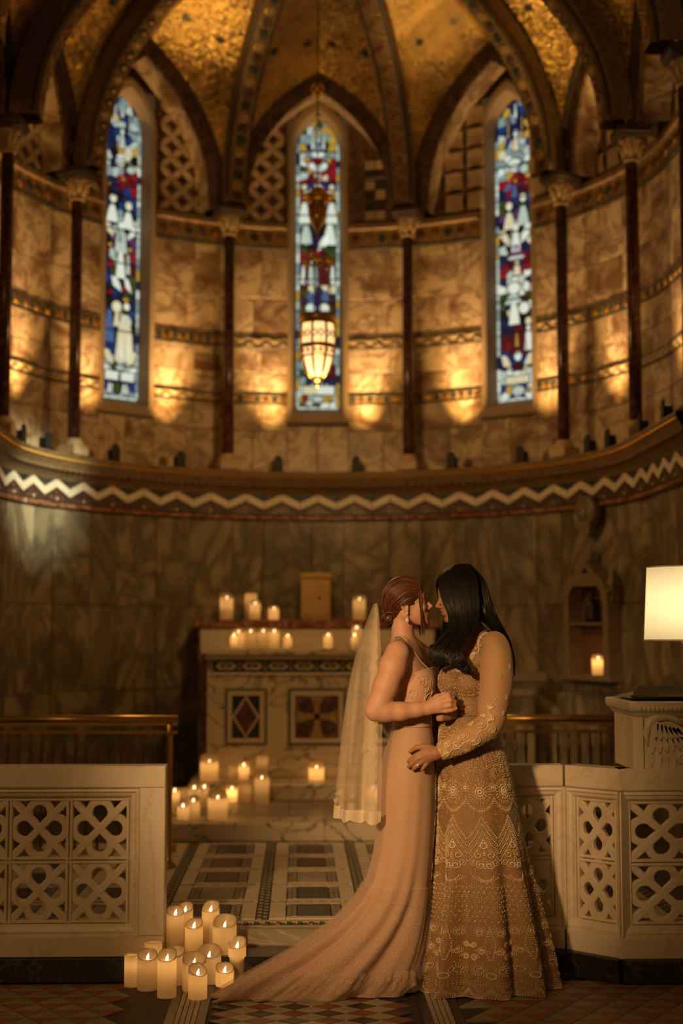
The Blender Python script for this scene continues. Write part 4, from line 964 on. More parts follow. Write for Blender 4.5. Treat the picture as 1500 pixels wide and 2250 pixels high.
# ---- brass rails left and right of the altar
def rail(px0, px1, label, endpost, Y=7.7):
    zt = at(300, 1580, Y).z; x0, x1 = xat(px0, Y), xat(px1, Y)
    o = thing('brass_rail', label, 'rail', ((x0 + x1) / 2, Y, SANCT))
    v, f = tube([(x0 - .0, Y, zt), (x1, Y, zt)], .021, 12); obj('handrail', v, f, 'brass', o, True)
    obj('handrail_fillet', *box((x0, Y - .012, zt - .034), (x1, Y + .012, zt - .018)), 'brass', o)
    z2 = at(300, 1609, Y).z
    obj('lower_bar', *box((x0, Y - .009, z2 - .008), (x1, Y + .009, z2 + .008), .002), 'brass', o)
    obj('bottom_bar', *box((x0, Y - .009, SANCT + .08), (x1, Y + .009, SANCT + .096), .002), 'brass', o)
    n = int((x1 - x0) / .062)
    for i in range(n):
        x = x0 + .03 + (x1 - x0 - .06) * (i + .5) / n; zz = SANCT + .09; H = z2 - zz
        v, f = lathe([(.006, 0), (.006, H * .12), (.011, H * .16), (.007, H * .22), (.0065, H * .46), (.012, H * .5), (.0065, H * .54), (.007, H * .8), (.011, H * .86), (.006, H * .9), (.006, H)], 8, (x, Y, zz)); obj('baluster', v, f, 'darkbrass', o, True)
    for x in ([x0 + .03, x1 - .045] if endpost == 0 else [x1 - .045, x0 + .03]):
        v, f = lathe([(.045, 0), (.045, .012), (.026, .03), (.019, .05), (.019, zt - SANCT - .09), (.026, zt - SANCT - .075), (.019, zt - SANCT - .06), (.024, zt - SANCT - .03), (.014, zt - SANCT - .016)], 14, (x, Y, SANCT + .001)); obj('rail_post', v, f, 'brass', o, True)
MAT['darkbrass'] = plain('dulled brass', (0.20, 0.13, 0.05), 0.4, 0.9, 0.2, 9)
rail(-150, 392, 'brass altar rail with balusters behind the left balustrade', 1)
rail(1035, 1386, 'brass altar rail behind the right balustrade and the woman in gold', 0)

# ---- marble balustrades
def ribbon(pts, w, d0, d1, closed=False, c=.004):
    n = len(pts); loops = []
    for i in range(n):
        a = pts[(i - 1) % n] if closed or i > 0 else pts[i]; b = pts[(i + 1) % n] if closed or i < n - 1 else pts[i]
        t = Vector((b[0] - a[0], b[1] - a[1])).normalized(); nn = Vector((-t.y, t.x)); p = Vector(pts[i])
        loops.append([(*(p + nn * s), d) for s, d in ((-w / 2, d0), (-w / 2, d1 - c), (-w / 2 + c, d1), (w / 2 - c, d1), (w / 2, d1 - c), (w / 2, d0))])
    if closed: loops.append(loops[0])
    return loft(loops, True, not closed, not closed)
def tracery(h):                          # interlaced knot: a saltire and four loops
    b = MB(); w = .030
    for s in (-1, 1): b.add(*ribbon([(-h, -h * s), (0, 0), (h, h * s)], w, -.028, -.003 if s > 0 else -.004))
    for q in range(4):
        m2 = Matrix.Rotation(q * PI / 2, 2); r = h * .40; c = h * .55
        pts = [tuple(m2 @ Vector((r * math.cos(R(a)), c + r * math.sin(R(a))))) for a in range(-40, 221, 20)]
        e = [tuple(m2 @ Vector((h * .10, h * .10)))]; g = [tuple(m2 @ Vector((-h * .10, h * .10)))]
        b.add(*ribbon(e + pts + g, w, -.028, -.005))
    return b
def balustrade(par, P0, P1, nc, zt=.859, z0=.095, end0=.148, end1=.148, cap=True, plinth=True, cell=.240, back=.10, label=True):
    P0, P1 = Vector((*P0, 0)), Vector((*P1, 0)); ex = (P1 - P0).normalized(); L = (P1 - P0).length; nz = Vector((ex.y, -ex.x, 0))
    M = Matrix(((ex.x, 0, nz.x, P0.x), (ex.y, 0, nz.y, P0.y), (0, 1, 0, 0), (0, 0, 0, 1)))
    def bx(name, x0, x1, a, c, d0, d1, m='white', ch=.004):
        v, f = box((x0, a, d0), (x1, c, d1), ch); return obj(name, [tuple(M @ Vector(p)) for p in v], f, m, par)
    pz0, pz1 = z0 + .126, zt - .131; px0, px1 = end0, L - end1
    mi = .043
    fx0, fx1, fz0, fz1 = px0 - mi, px1 + mi, pz0 - mi, pz1 + mi
    bx('bottom_rail', 0, L, z0, fz0, -back, 0); bx('top_rail', 0, L, fz1, zt, -back, 0)
    if fx0 > .01: bx('stile', 0, fx0, fz0 + .001, fz1 - .001, -back, -.0005)
    if L - fx1 > .01: bx('stile', fx1, L, fz0 + .001, fz1 - .001, -back, -.0005)
    loops = [[(fx0 + o, fz0 + o, d), (fx1 - o, fz0 + o, d), (fx1 - o, fz1 - o, d), (fx0 + o, fz1 - o, d)] for o, d in ((0, -.06), (0, -.002), (.006, -.014), (.016, -.010), (.022, -.018), (.034, -.022), (.040, -.032), (.043, -.036), (.043, -.08))]
    v, f = loft(loops, True); obj('frame_moulding', [tuple(M @ Vector(p)) for p in v], f, 'white', par)
    W_ = px1 - px0; H_ = pz1 - pz0; cw = W_ / nc; ch_ = H_ / 2; hb = .011
    for i in range(nc + 1):
        for s in (-1, 1): bx('lattice_bar', px0 + i * cw + s * .008 - .006, px0 + i * cw + s * .008 + .006, pz0, pz1, -.066, -.036, 'white', .003)
    for j in range(3):
        for s in (-1, 1): bx('lattice_bar', px0, px1, pz0 + j * ch_ + s * .008 - .006, pz0 + j * ch_ + s * .008 + .006, -.068, -.038, 'white', .003)
    tr = tracery(1.0); sx, sy = cw / 2 - .010, ch_ / 2 - .010
    if (nc, round(sx, 3), round(sy, 3)) is None: pass
    hb_ = min(sx, sy); tr = tracery(hb_)
    V = [(x * sx / hb_, y * sy / hb_, z) for x, y, z in tr.v]; me = mesh('tracery_panel', V, tr.f, 'white')
    for i in range(nc):
        for j in range(2):
            o = link('tracery_panel', me, par, False); MM = M @ Matrix.Translation((px0 + (i + .5) * cw, pz0 + (j + .5) * ch_, -.038))
            o.matrix_local = Matrix.Translation(-par.location) @ MM
    if plinth: bx('plinth', .001, L - .001, 0.0005, z0, -back - .01, .030, 'plinth', .006)
    return M
YB = 5.90
lx = at(362, 1900, YB).x
lb_ = thing('marble_balustrade', 'pale pierced marble balustrade beside the floor candles', 'balustrade', (lx - .9, YB, 0))
balustrade(lb_, (lx - .296 - 6 * .246, YB), (lx, YB), 6, plinth=False)
v, f = box((lx - 1.75, YB - .035, .0005), (lx + .0, YB + .10, .094), .006); obj('plinth', v, f, 'plinth', lb_)
# the kerb stops at the balustrades
for o in list(sf.children):
    if o.name.startswith('kerb_block'):
        for vv in o.data.vertices:
            vv.co.x = max(lx + .004, min(.796, vv.co.x))
        if max(vv.co.x for vv in o.data.vertices) - min(vv.co.x for vv in o.data.vertices) < .02: bpy.data.objects.remove(o)
A0, A1, B1 = (.812, 5.99), (1.106, 5.99), (1.296, 5.80)
rb_ = thing('marble_balustrade', 'dim pierced marble balustrade behind the gold gown', 'balustrade', (.95, 5.99, 0))
balustrade(rb_, A0, A1, 1, zt=.850, end0=.045, end1=.035)
pu = thing('marble_pulpit', 'carved marble pulpit with an angel wing and pierced panels', 'pulpit', (1.6, 5.8, 0))
balustrade(pu, (A1[0] + .003, A1[1] - .003), B1, 1, zt=.850, end0=.030, end1=.035)
balustrade(pu, (B1[0] + .001, B1[1] - .001), (1.97, 5.80), 2, zt=.850, end0=.040, end1=.06)
YP = 5.815
def pb(name, px0, px1, py0, py1, yf, yb, m, ch=.004):
    a, b = at(px0, py1, yf), at(px1, py0, yf); return obj(name, *box((a.x, yf, a.z), (b.x, yb, b.z), ch), m, pu)
pb('desk_block', 1394, 1640, 1572, 1694, YP, YP + .36, 'white')
pb('desk_pilaster', 1391, 1412, 1575, 1693, YP - .012, YP + .05, 'white')
a = at(1372, 1545, YP); 
loops = []
for (pxl, py, yo) in ((1396, 1578, 0), (1390, 1572, -.02), (1386, 1566, -.03), (1378, 1560, -.045), (1375, 1552, -.05), (1375, 1543, -.05), (1380, 1540, -.045)):
    q = at(pxl, py, YP); loops.append([(q.x, YP + yo, q.z), (2.2, YP + yo, q.z), (2.2, YP + .40, q.z), (q.x, YP + .40, q.z)])
v, f = loft(loops, True, True, True); obj('desk_cornice', v, f, 'white', pu)
b = MB()
for i in range(26):
    q = at(1400 + i * 9.5, 1556, YP); b.add(*sphere((q.x, YP - .049, q.z), .0075, 6, 5, (1, .6, 1.4)))
stuff(b.build('egg_moulding', 'white', pu, True))
# wing in relief: overlapping feathers fanning from the shoulder of the wing
wg = MB(); S0 = at(1432, 1588, YP)
def feather(p, ang, L, w, d):
    q = [(0, -w * .5), (L * .3, -w * .62), (L * .75, -w * .55), (L * .95, -w * .25), (L, 0), (L * .95, w * .25), (L * .75, w * .55), (L * .3, w * .62), (0, w * .5)]
    ca, sa = math.cos(ang), math.sin(ang)
    Mx = Matrix(((ca, -sa, 0, p.x), (0, 0, -1, YP + .004), (sa, ca, 0, p.z), (0, 0, 0, 1)))
    return prism(q, 0, d, Mx, .003)
for row, (n_, L, w, d, off) in enumerate(((9, .215, .026, .010, .0), (8, .135, .026, .018, .004), (7, .075, .024, .026, .008))):
    for k in range(n_):
        ang = R(-98 + 62 * k / (n_ - 1)); st_ = S0 + Vector((.012 + .095 * k / n_, 0, .006 - .028 * k / n_))
        obj('wing_feather', *feather(st_, ang, L * (1 - .04 * k), w, d), 'white', pu)
pts = [at(*p, YP) + Vector((0, -.006, 0)) for p in ((1424, 1640), (1418, 1612), (1424, 1588), (1440, 1576), (1462, 1573), (1482, 1580), (1500, 1592))]
obj('wing_arm', *tube(pts, [.006, .014, .020, .021, .018, .014, .010], 10), 'white', pu, True)
for k, (px, py, r_) in enumerate(((1505, 1640, .030), (1515, 1662, .034), (1498, 1668, .026), (1520, 1615, .03))):
    q = at(px, py, YP); obj('carved_curl', *tube([(q.x + r_ * (1 - i / 14) * math.cos(i * .7), YP - .004, q.z + r_ * (1 - i / 14) * math.sin(i * .7)) for i in range(13)], .009, 6), 'white', pu, True)
# book cushion on the desk
MAT['cushion'] = plain('dark green leather', (0.030, 0.026, 0.018), 0.38, 0, 0.3, 30)
cu = thing('book_cushion', 'dark leather book cushion with gilt fringe on the pulpit', 'cushion', (1.6, 5.75, at(1400, 1540, YP).z))
loops = []
for (pxl, py, yo) in ((1386, 1536, .0), (1384, 1533, -.035), (1386, 1529, -.035), (1398, 1520, .05), (1420, 1513, .14), (1428, 1511, .22), (1428, 1513, .3)):
    q = at(pxl, py, YP); loops.append([(q.x, YP + yo, q.z), (2.15, YP + yo, q.z)])
loops.append([(loops[0][0][0], YP + .3, loops[0][0][2]), (2.15, YP + .3, loops[0][0][2])])
v, f = loft(loops + [loops[0]], False); f += [tuple(2 * i for i in range(len(loops))), tuple(2 * i + 1 for i in reversed(range(len(loops))))]
obj('cushion_body', v, f, 'cushion', cu)
q0, q1 = at(1385, 1530, YP - .036), at(1428, 1511.5, YP + .2)
obj('gilt_edge', *tube([(q0.x, YP - .036, q0.z), (2.15, YP - .036, q0.z)], .005, 6), 'darkbrass', cu, True)
b = MB()
for i in range(60): b.add(*ico((q0.x + .006 + i * .013, YP - .038, q0.z - .004), .005, (.7, .6, 1.4)))
stuff(b.build('fringe', 'darkbrass', cu, True))

# ---- reading lamp on the pulpit
def shade_mat():
    m, nt, b = nodes('cream lampshade'); nt.nodes.remove(b); out = nt.nodes['Material Output']
    d = N(nt, 'ShaderNodeBsdfDiffuse'); d.inputs[0].default_value = (0.8, 0.72, 0.55, 1)
    t = N(nt, 'ShaderNodeBsdfTranslucent'); t.inputs[0].default_value = (0.90, 0.80, 0.56, 1)
    a = N(nt, 'ShaderNodeMixShader'); a.inputs[0].default_value = 0.5
    nt.links.new(d.outputs[0], a.inputs[1]); nt.links.new(t.outputs[0], a.inputs[2]); nt.links.new(a.outputs[0], out.inputs[0]); return m
MAT['shade'] = shade_mat()
YL = 5.86; lc = at(1524, 1400, YL); zt1, zt0 = at(1524, 1247, YL).z, at(1524, 1406, YL).z; r1, r0 = 100 / 3125 * YL, 108 / 3125 * YL
la = thing('table_lamp', 'lit lamp with cream drum shade on brass arm above the pulpit', 'lamp', (lc.x, YL, at(1400, 1512, YP).z))
v, f = lathe([(r0, zt0), ((r0 + r1) / 2, (zt0 + zt1) / 2), (r1, zt1)], 40, (lc.x, YL, 0), False); obj('lamp_shade', v, f, 'shade', la, True)
for r_, z in ((r0, zt0), (r1, zt1)):
    obj('shade_trim', *tube([(lc.x + r_ * math.cos(a), YL + r_ * math.sin(a), z) for a in frange(0, 2 * PI, 40)], .003, 6, False), 'shade', la, True)
obj('diffuser', *lathe([(.001, zt0 + .006), (r0 - .05, zt0 + .006), (r0 - .045, zt0 - .004), (.002, zt0 - .006)], 30, (lc.x, YL, 0)), 'shade', la, True)
zd = at(1400, 1512, YP).z
pts = [(lc.x - .055, YL - .03, zt0 + .01), (lc.x - .02, YL - .015, zt0 - .075), (lc.x + .03, YL + .02, zd + .03), (lc.x + .05, YL + .03, zd + .012)]
obj('lamp_arm', *tube(pts, .011, 10), 'brass', la, True)
obj('lamp_base', *lathe([(.085, .002), (.085, .012), (.07, .022), (.03, .03), (.016, .045)], 24, (lc.x + .05, YL + .03, zd)), 'brass', la, True)
obj('lamp_bulb', *sphere((lc.x, YL, (zt0 + zt1) / 2), .016, 14, 10), emit('bulb', (1.0, .8, .5), 6), la, True)
bl_ = lamp('POINT', 'bulb_light', (0, 0, 0), 3.9, (1.0, 0.84, 0.56), shadow_soft_size=.05); bl_.parent = la; bl_.location = Vector((lc.x, YL - .02, (zt0 + zt1) / 2 - .005)) - la.location

# ---- aumbry niche on the right wall
tn = th_of(1305, RD - .05, 1.4); nx, ny = W(tn, RD)
tt_, nn_ = Vector((math.cos(R(tn)), -math.sin(R(tn)), 0)), Vector((-math.sin(R(tn)), -math.cos(R(tn)), 0))
MN = Matrix(((tt_.x, 0, nn_.x, nx), (tt_.y, 0, nn_.y, ny), (0, 1, 0, 0), (0, 0, 0, 1)))
ni = thing('wall_niche', 'small gothic stone aumbry on the dark right wall', 'niche', (nx, ny, 1.1)); ni['kind'] = 'thing'
dn = at(1305, 1391, ny).y
zn = lambda py: at(1305, py, ny).z
z_s, z_sh, z_sp, z_ap = zn(1482), zn(1368), zn(1322), zn(1272)
def nb_(name, v, f, m, sm=False): return obj(name, [tuple(MN @ Vector(p)) for p in v], f, m, ni, sm)
MAT['nichered'] = plain('russet niche lining', (0.17, 0.075, 0.035), 0.6, 0, 0.15, 8)
hwn = .235
nb_('niche_back', *box((-hwn, z_s, 0.002), (hwn, z_sp + .12, .012)), 'nichered')
for s in (-1, 1):
    nb_('niche_jamb', *box((s * hwn - .03, z_s, 0), (s * hwn + .03, z_sp, .13), .006), 'dado2')if False else nb_('niche_jamb', *box((s * hwn - .03, z_s, 0), (s * hwn + .03, z_sp, .13), .006), 'niche')
    nb_('niche_pinnacle', *loft([[(s * (hwn + .02) + a, z, .065 + b) for a, b in ((-w, -w), (w, -w), (w, w), (-w, w))] for w, z in ((.035, z_sp), (.035, z_sp + .10), (.045, z_sp + .105), (.006, z_sp + .22))], True, True, True), 'niche')
nb_('niche_sill', *box((-hwn - .06, z_s - .045, 0), (hwn + .06, z_s, .15), .008), 'niche')
nb_('niche_shelf', *box((-hwn + .03, z_sh - .02, 0.012), (hwn - .03, z_sh, .12), .004), 'niche')
ac = arch_curve(hwn + .03, z_ap + .04 - z_sp); ai = arch_curve(hwn - .035, z_ap - .05 - z_sp)
fo = [(s, z_sp + z) for s, z in ac] + [(-s, z_sp + z) for s, z in reversed(ac[:-1])]; fi_ = [(s, z_sp + z) for s, z in ai] + [(-s, z_sp + z) for s, z in reversed(ai[:-1])]
nb_('niche_arch', *loft([[(*a, 0), (*a, .13), (*b, .13), (*b, .02)] for a, b in zip(fo, fi_)], False), 'niche')
zg = zn(1232)
nb_('niche_gable', *loft([[(-hwn - .05, z_sp + .06, d), (-hwn - .01, z_sp + .03, d), (0, zg - .05, d), (hwn + .01, z_sp + .03, d), (hwn + .05, z_sp + .06, d), (0, zg, d)] for d in (.0, .12)], True), 'niche')
nb_('niche_gable_face', *prism([(-hwn - .05, z_sp + .06), (-hwn - .01, z_sp + .03), (0, zg - .05), (0, zg)], .119, .125, Matrix()), 'niche'); nb_('niche_gable_face', *prism([(0, zg), (0, zg - .05), (hwn + .01, z_sp + .03), (hwn + .05, z_sp + .06)], .119, .125, Matrix()), 'niche')
nb_('niche_finial', *lathe_s((0, 0, .07), [(.012, 0), (.02, .01), (.012, .03), (.034, .06), (.036, .08), (.012, .10), (.02, .115), (.004, .15)], 12, (1, 1, 1)) if False else ([(x, zg + z, .07 + y) for x, y, z in lathe([(.012, -.02), (.022, .01), (.012, .02), (.036, .04), (.036, .05), (.012, .065), (.018, .075), (.004, .10)], 12)[0]], [tuple(reversed(q)) for q in lathe([(.012, 0)] * 8, 12)[1]]), 'niche', True)
MAT['statue'] = plain('dark bronze', (0.03, 0.018, 0.010), 0.45, 0.3, 0.2, 20)
sp = MN @ Vector((0, z_sh, .065))
st_ = thing('statuette', 'dark robed statuette on the upper shelf of the aumbry', 'statuette', sp)
obj('figure', *lathe_s(sp + Vector((0, 0, .0005)), [(.052, 0), (.05, .04), (.046, .10), (.05, .14), (.03, .165), (.016, .175), (.022, .19), (.022, .205), (.008, .222)], 14, (1, .8, 1)), 'statue', st_, True)
cpn = MN @ Vector((.075, z_s, .075)); candle(cpn.x, cpn.y, z_s, .042, zn(1437) - z_s, 'single lit candle in the lower part of the aumbry', 'scoop', .28)
# rounded carved boss under the cornice, above the niche
bp = th_of(1308, RD, 2.2); xb_, yb2 = W(bp, RD - .065)
bo = thing('wall_boss', 'round carved wall bracket below the cornice above the aumbry', 'bracket', (xb_, yb2, 2.2)); bo['kind'] = 'thing'
MB_ = Matrix.Translation((xb_, yb2, 2.24)) @ Matrix.Rotation(-R(bp), 4, 'Z') @ Matrix.Rotation(PI / 2, 4, 'X')
v, f = lathe([(.125, -.02), (.125, .03), (.10, .05), (.10, .035), (.06, .035), (.05, .06), (.01, .07)], 20); obj('boss_disc', [tuple(MB_ @ Vector(p)) for p in v], f, 'dado', bo, True)
v, f = loft([[(-w, z, -.02), (w, z, -.02), (w, z, d), (-w, z, d)] for w, z, d in ((.10, -.06, .05), (.07, -.10, .04), (.04, -.14, .03), (.012, -.17, .01))], True, True, True); obj('boss_corbel', [tuple(MB_ @ Vector(p)) for p in v], f, 'dado', bo)
# ---- marble credence behind the woman in gold
YCR = 9.75; cr = thing('credence_table', 'marble credence shelf on a pillar behind the woman in gold', 'table', (xat(1152, YCR), YCR, SANCT))
a, b = at(1105, 1500, YCR), at(1200, 1478, YCR)
obj('credence_top', *box((a.x, YCR, a.z), (b.x, YCR + .28, b.z), .012), 'niche', cr)
for w0, w1, py0, py1 in ((1112, 1192, 1500, 1512), (1120, 1184, 1512, 1530), (1130, 1174, 1530, 1690)):
    p, q = at(w0, py1, YCR), at(w1, py0, YCR); obj('credence_pillar', *box((p.x, YCR + .03, max(SANCT + .001, p.z)), (q.x, YCR + .25, q.z), .006), 'dado', cr)
p, q = at(1118, 1760, YCR), at(1186, 1690, YCR); obj('credence_base', *box((p.x, YCR + .01, SANCT + .001), (q.x, YCR + .27, q.z), .01), 'dado', cr)

# ---- hanging sanctuary lamp
YH = 9.35; hx = at(697, 700, YH).x
hz = lambda py: at(697, py, YH).z
hl = thing('hanging_lamp', 'glowing brass lantern hanging on a long chain before the middle window', 'lamp', (hx, YH, hz(850)))
def hl_lathe(name, prof, m, n=24, par=None, sm=True):
    v, f = lathe(prof, n, (hx, YH, 0), False); return obj(name, v, f, m, par or hl, sm)
k = 3125 / YH                            # px per metre
zt2, zb2 = hz(702), hz(835)
prof_g = [(.030, hz(832)), (.075, hz(818)), (.098, hz(795)), (.112, hz(770)), (.119, hz(748)), (.117, hz(730)), (.112, hz(712))]
def glow_glass():
    m, nt, b = nodes('glowing lantern glass'); c = coords(nt, False)
    n = N(nt, 'ShaderNodeTexVoronoi', Scale=60.0); nt.links.new(c, n.inputs['Vector'])
    o = ramp(nt, n.outputs['Distance'], [(0.0, (1.0, .80, .42)), (.7, (1.0, .52, .18))])
    nt.links.new(o, b.inputs['Emission Color']); b.inputs['Emission Strength'].default_value = 1.45; return m
MAT['lantern'] = glow_glass()
gl = hl_lathe('lantern_glass', prof_g, 'lantern')
def ringz(zc, r_, h, m='brass', name='lantern_band'): return hl_lathe(name, [(r_ - .004, zc - h), (r_ + .006, zc - h), (r_ + .010, zc), (r_ + .006, zc + h), (r_ - .004, zc + h)], m)
def rg(z):
    for (ra, za_), (rb2, zb3) in zip(prof_g, prof_g[1:]):
        if za_ <= z <= zb3: return ra + (rb2 - ra) * (z - za_) / (zb3 - za_)
    return prof_g[-1][0]
hl_lathe('lantern_rim', [(.110, hz(714)), (.118, hz(714)), (.122, hz(708)), (.128, hz(704)), (.130, hz(698)), (.122, hz(694)), (.112, hz(697))], 'brass')
for py, h in ((763, .015), (785, .006)): ringz(hz(py), rg(hz(py)), h)
for k_ in range(8):
    a = 2 * PI * (k_ + .5) / 8 + .1
    pts = [(hx + (r_ + .004) * math.cos(a), YH + (r_ + .004) * math.sin(a), z) for r_, z in prof_g]; obj('lantern_rib', *tube(pts, .0085, 6), 'brass', hl, True)
for k_ in range(16):                     # pierced scrolls in front of the glass
    for py, rr in ((738, .018), (774, .010)):
        a = 2 * PI * (k_ + .5) / 16; z = hz(py); r_ = rg(z) + .004
        pts = [(hx + r_ * math.cos(a + rr / r_ * math.cos(t)), YH + r_ * math.sin(a + rr / r_ * math.cos(t)), z + rr * 1.1 * math.sin(t)) for t in frange(0, 2 * PI, 8)]
        obj('lantern_scroll', *tube(pts, .0048, 5, False), 'brass', hl, True)
hl_lathe('lantern_finial', [(.032, hz(831)), (.045, hz(833)), (.030, hz(838)), (.012, hz(842)), (.018, hz(846)), (.010, hz(850)), (.001, hz(852))], 'brass')
# three chains from the lantern rim to the beaded ring, gilt bosses on the ring
zr_ = hz(577)
for k_ in range(6):
    a = 2 * PI * k_ / 6 + .3; p = Vector((hx + .118 * math.cos(a), YH + .118 * math.sin(a), zt2)); q = Vector((hx + .075 * math.cos(a), YH + .075 * math.sin(a), zr_))
    for i in range(20):
        c = p.lerp(q, (i + .5) / 20); obj('chain_bead', *ico(c, .009, (.7, .7, 1.25)), 'brass', hl)
    c = Vector((hx + .095 * math.cos(a), YH + .095 * math.sin(a), zr_ + .012)); obj('gilt_boss', *sphere(c, .026, 10, 8, (1, 1, .85)), 'gilt', hl, True)
hl_lathe('chain_ring', [(.088, zr_ - .008), (.098, zr_ - .004), (.098, zr_ + .004), (.088, zr_ + .008), (.082, zr_)], 'brass')
# crown above: domed cap with wide brim and a hanging fringe
hl_lathe('crown_cap', [(.004, hz(411)), (.03, hz(413)), (.045, hz(420)), (.050, hz(432)), (.052, hz(437)), (.070, hz(440)), (.112, hz(432)), (.114, hz(434)), (.075, hz(444)), (.046, hz(446))], 'gilt')
hl_lathe('crown_drum', [(.050, hz(446)), (.050, hz(470)), (.058, hz(472)), (.058, hz(478)), (.045, hz(492)), (.020, hz(502)), (.006, hz(512))], 'brass')
for k_ in range(10):
    a = 2 * PI * k_ / 10; x_, y_ = hx + .056 * math.cos(a), YH + .056 * math.sin(a)
    obj('crown_drop', *lathe([(.003, hz(452)), (.008, hz(460)), (.009, hz(466)), (.002, hz(476))], 8, (x_, y_, 0)), 'gilt', hl, True)
for i in range(9): obj('chain_bead', *ico((hx, YH, hz(513) - i * .021), .008, (.7, .7, 1.4)), 'brass', hl)
for k_ in range(3):
    a = 2 * PI * k_ / 3 + .5; p = Vector((hx, YH, hz(560))); q = Vector((hx + .09 * math.cos(a), YH + .09 * math.sin(a), zr_)); obj('hanger', *tube([p, q], .004, 6), 'brass', hl, True)
n_ = int((5.95 - hz(411)) / .030)
lk = mesh('chain_link', *tube([(.006 * math.cos(t), 0, .017 * math.sin(t)) for t in frange(0, 2 * PI, 10)], .0028, 5, False), 'darkbrass', True)
for i in range(int((6.25 - hz(411)) / .028)):
    z = hz(411) + .014 + i * .028
    o = link('chain_link', lk, hl, False); o.location = Vector((hx, YH, z)) - hl.location; o.rotation_euler = (0, 0, PI / 2 * (i % 2))
obj('counterweight', *sphere((hx, YH, hz(197)), .046, 16, 12), 'gilt', hl, True)
obj('counterweight_band', *lathe([(.040, hz(199)), (.050, hz(197)), (.050, hz(196)), (.040, hz(193))], 18, (hx, YH, 0)), 'brass', hl, True)
ll = lamp('POINT', 'lantern_light', (0, 0, 0), 5, (1.0, .54, .17), shadow_soft_size=.12); ll.parent = hl; ll.location = Vector((0, -.06, hz(850) - .16)) - Vector((0, 0, hl.location.z)); ll.data.energy = 34
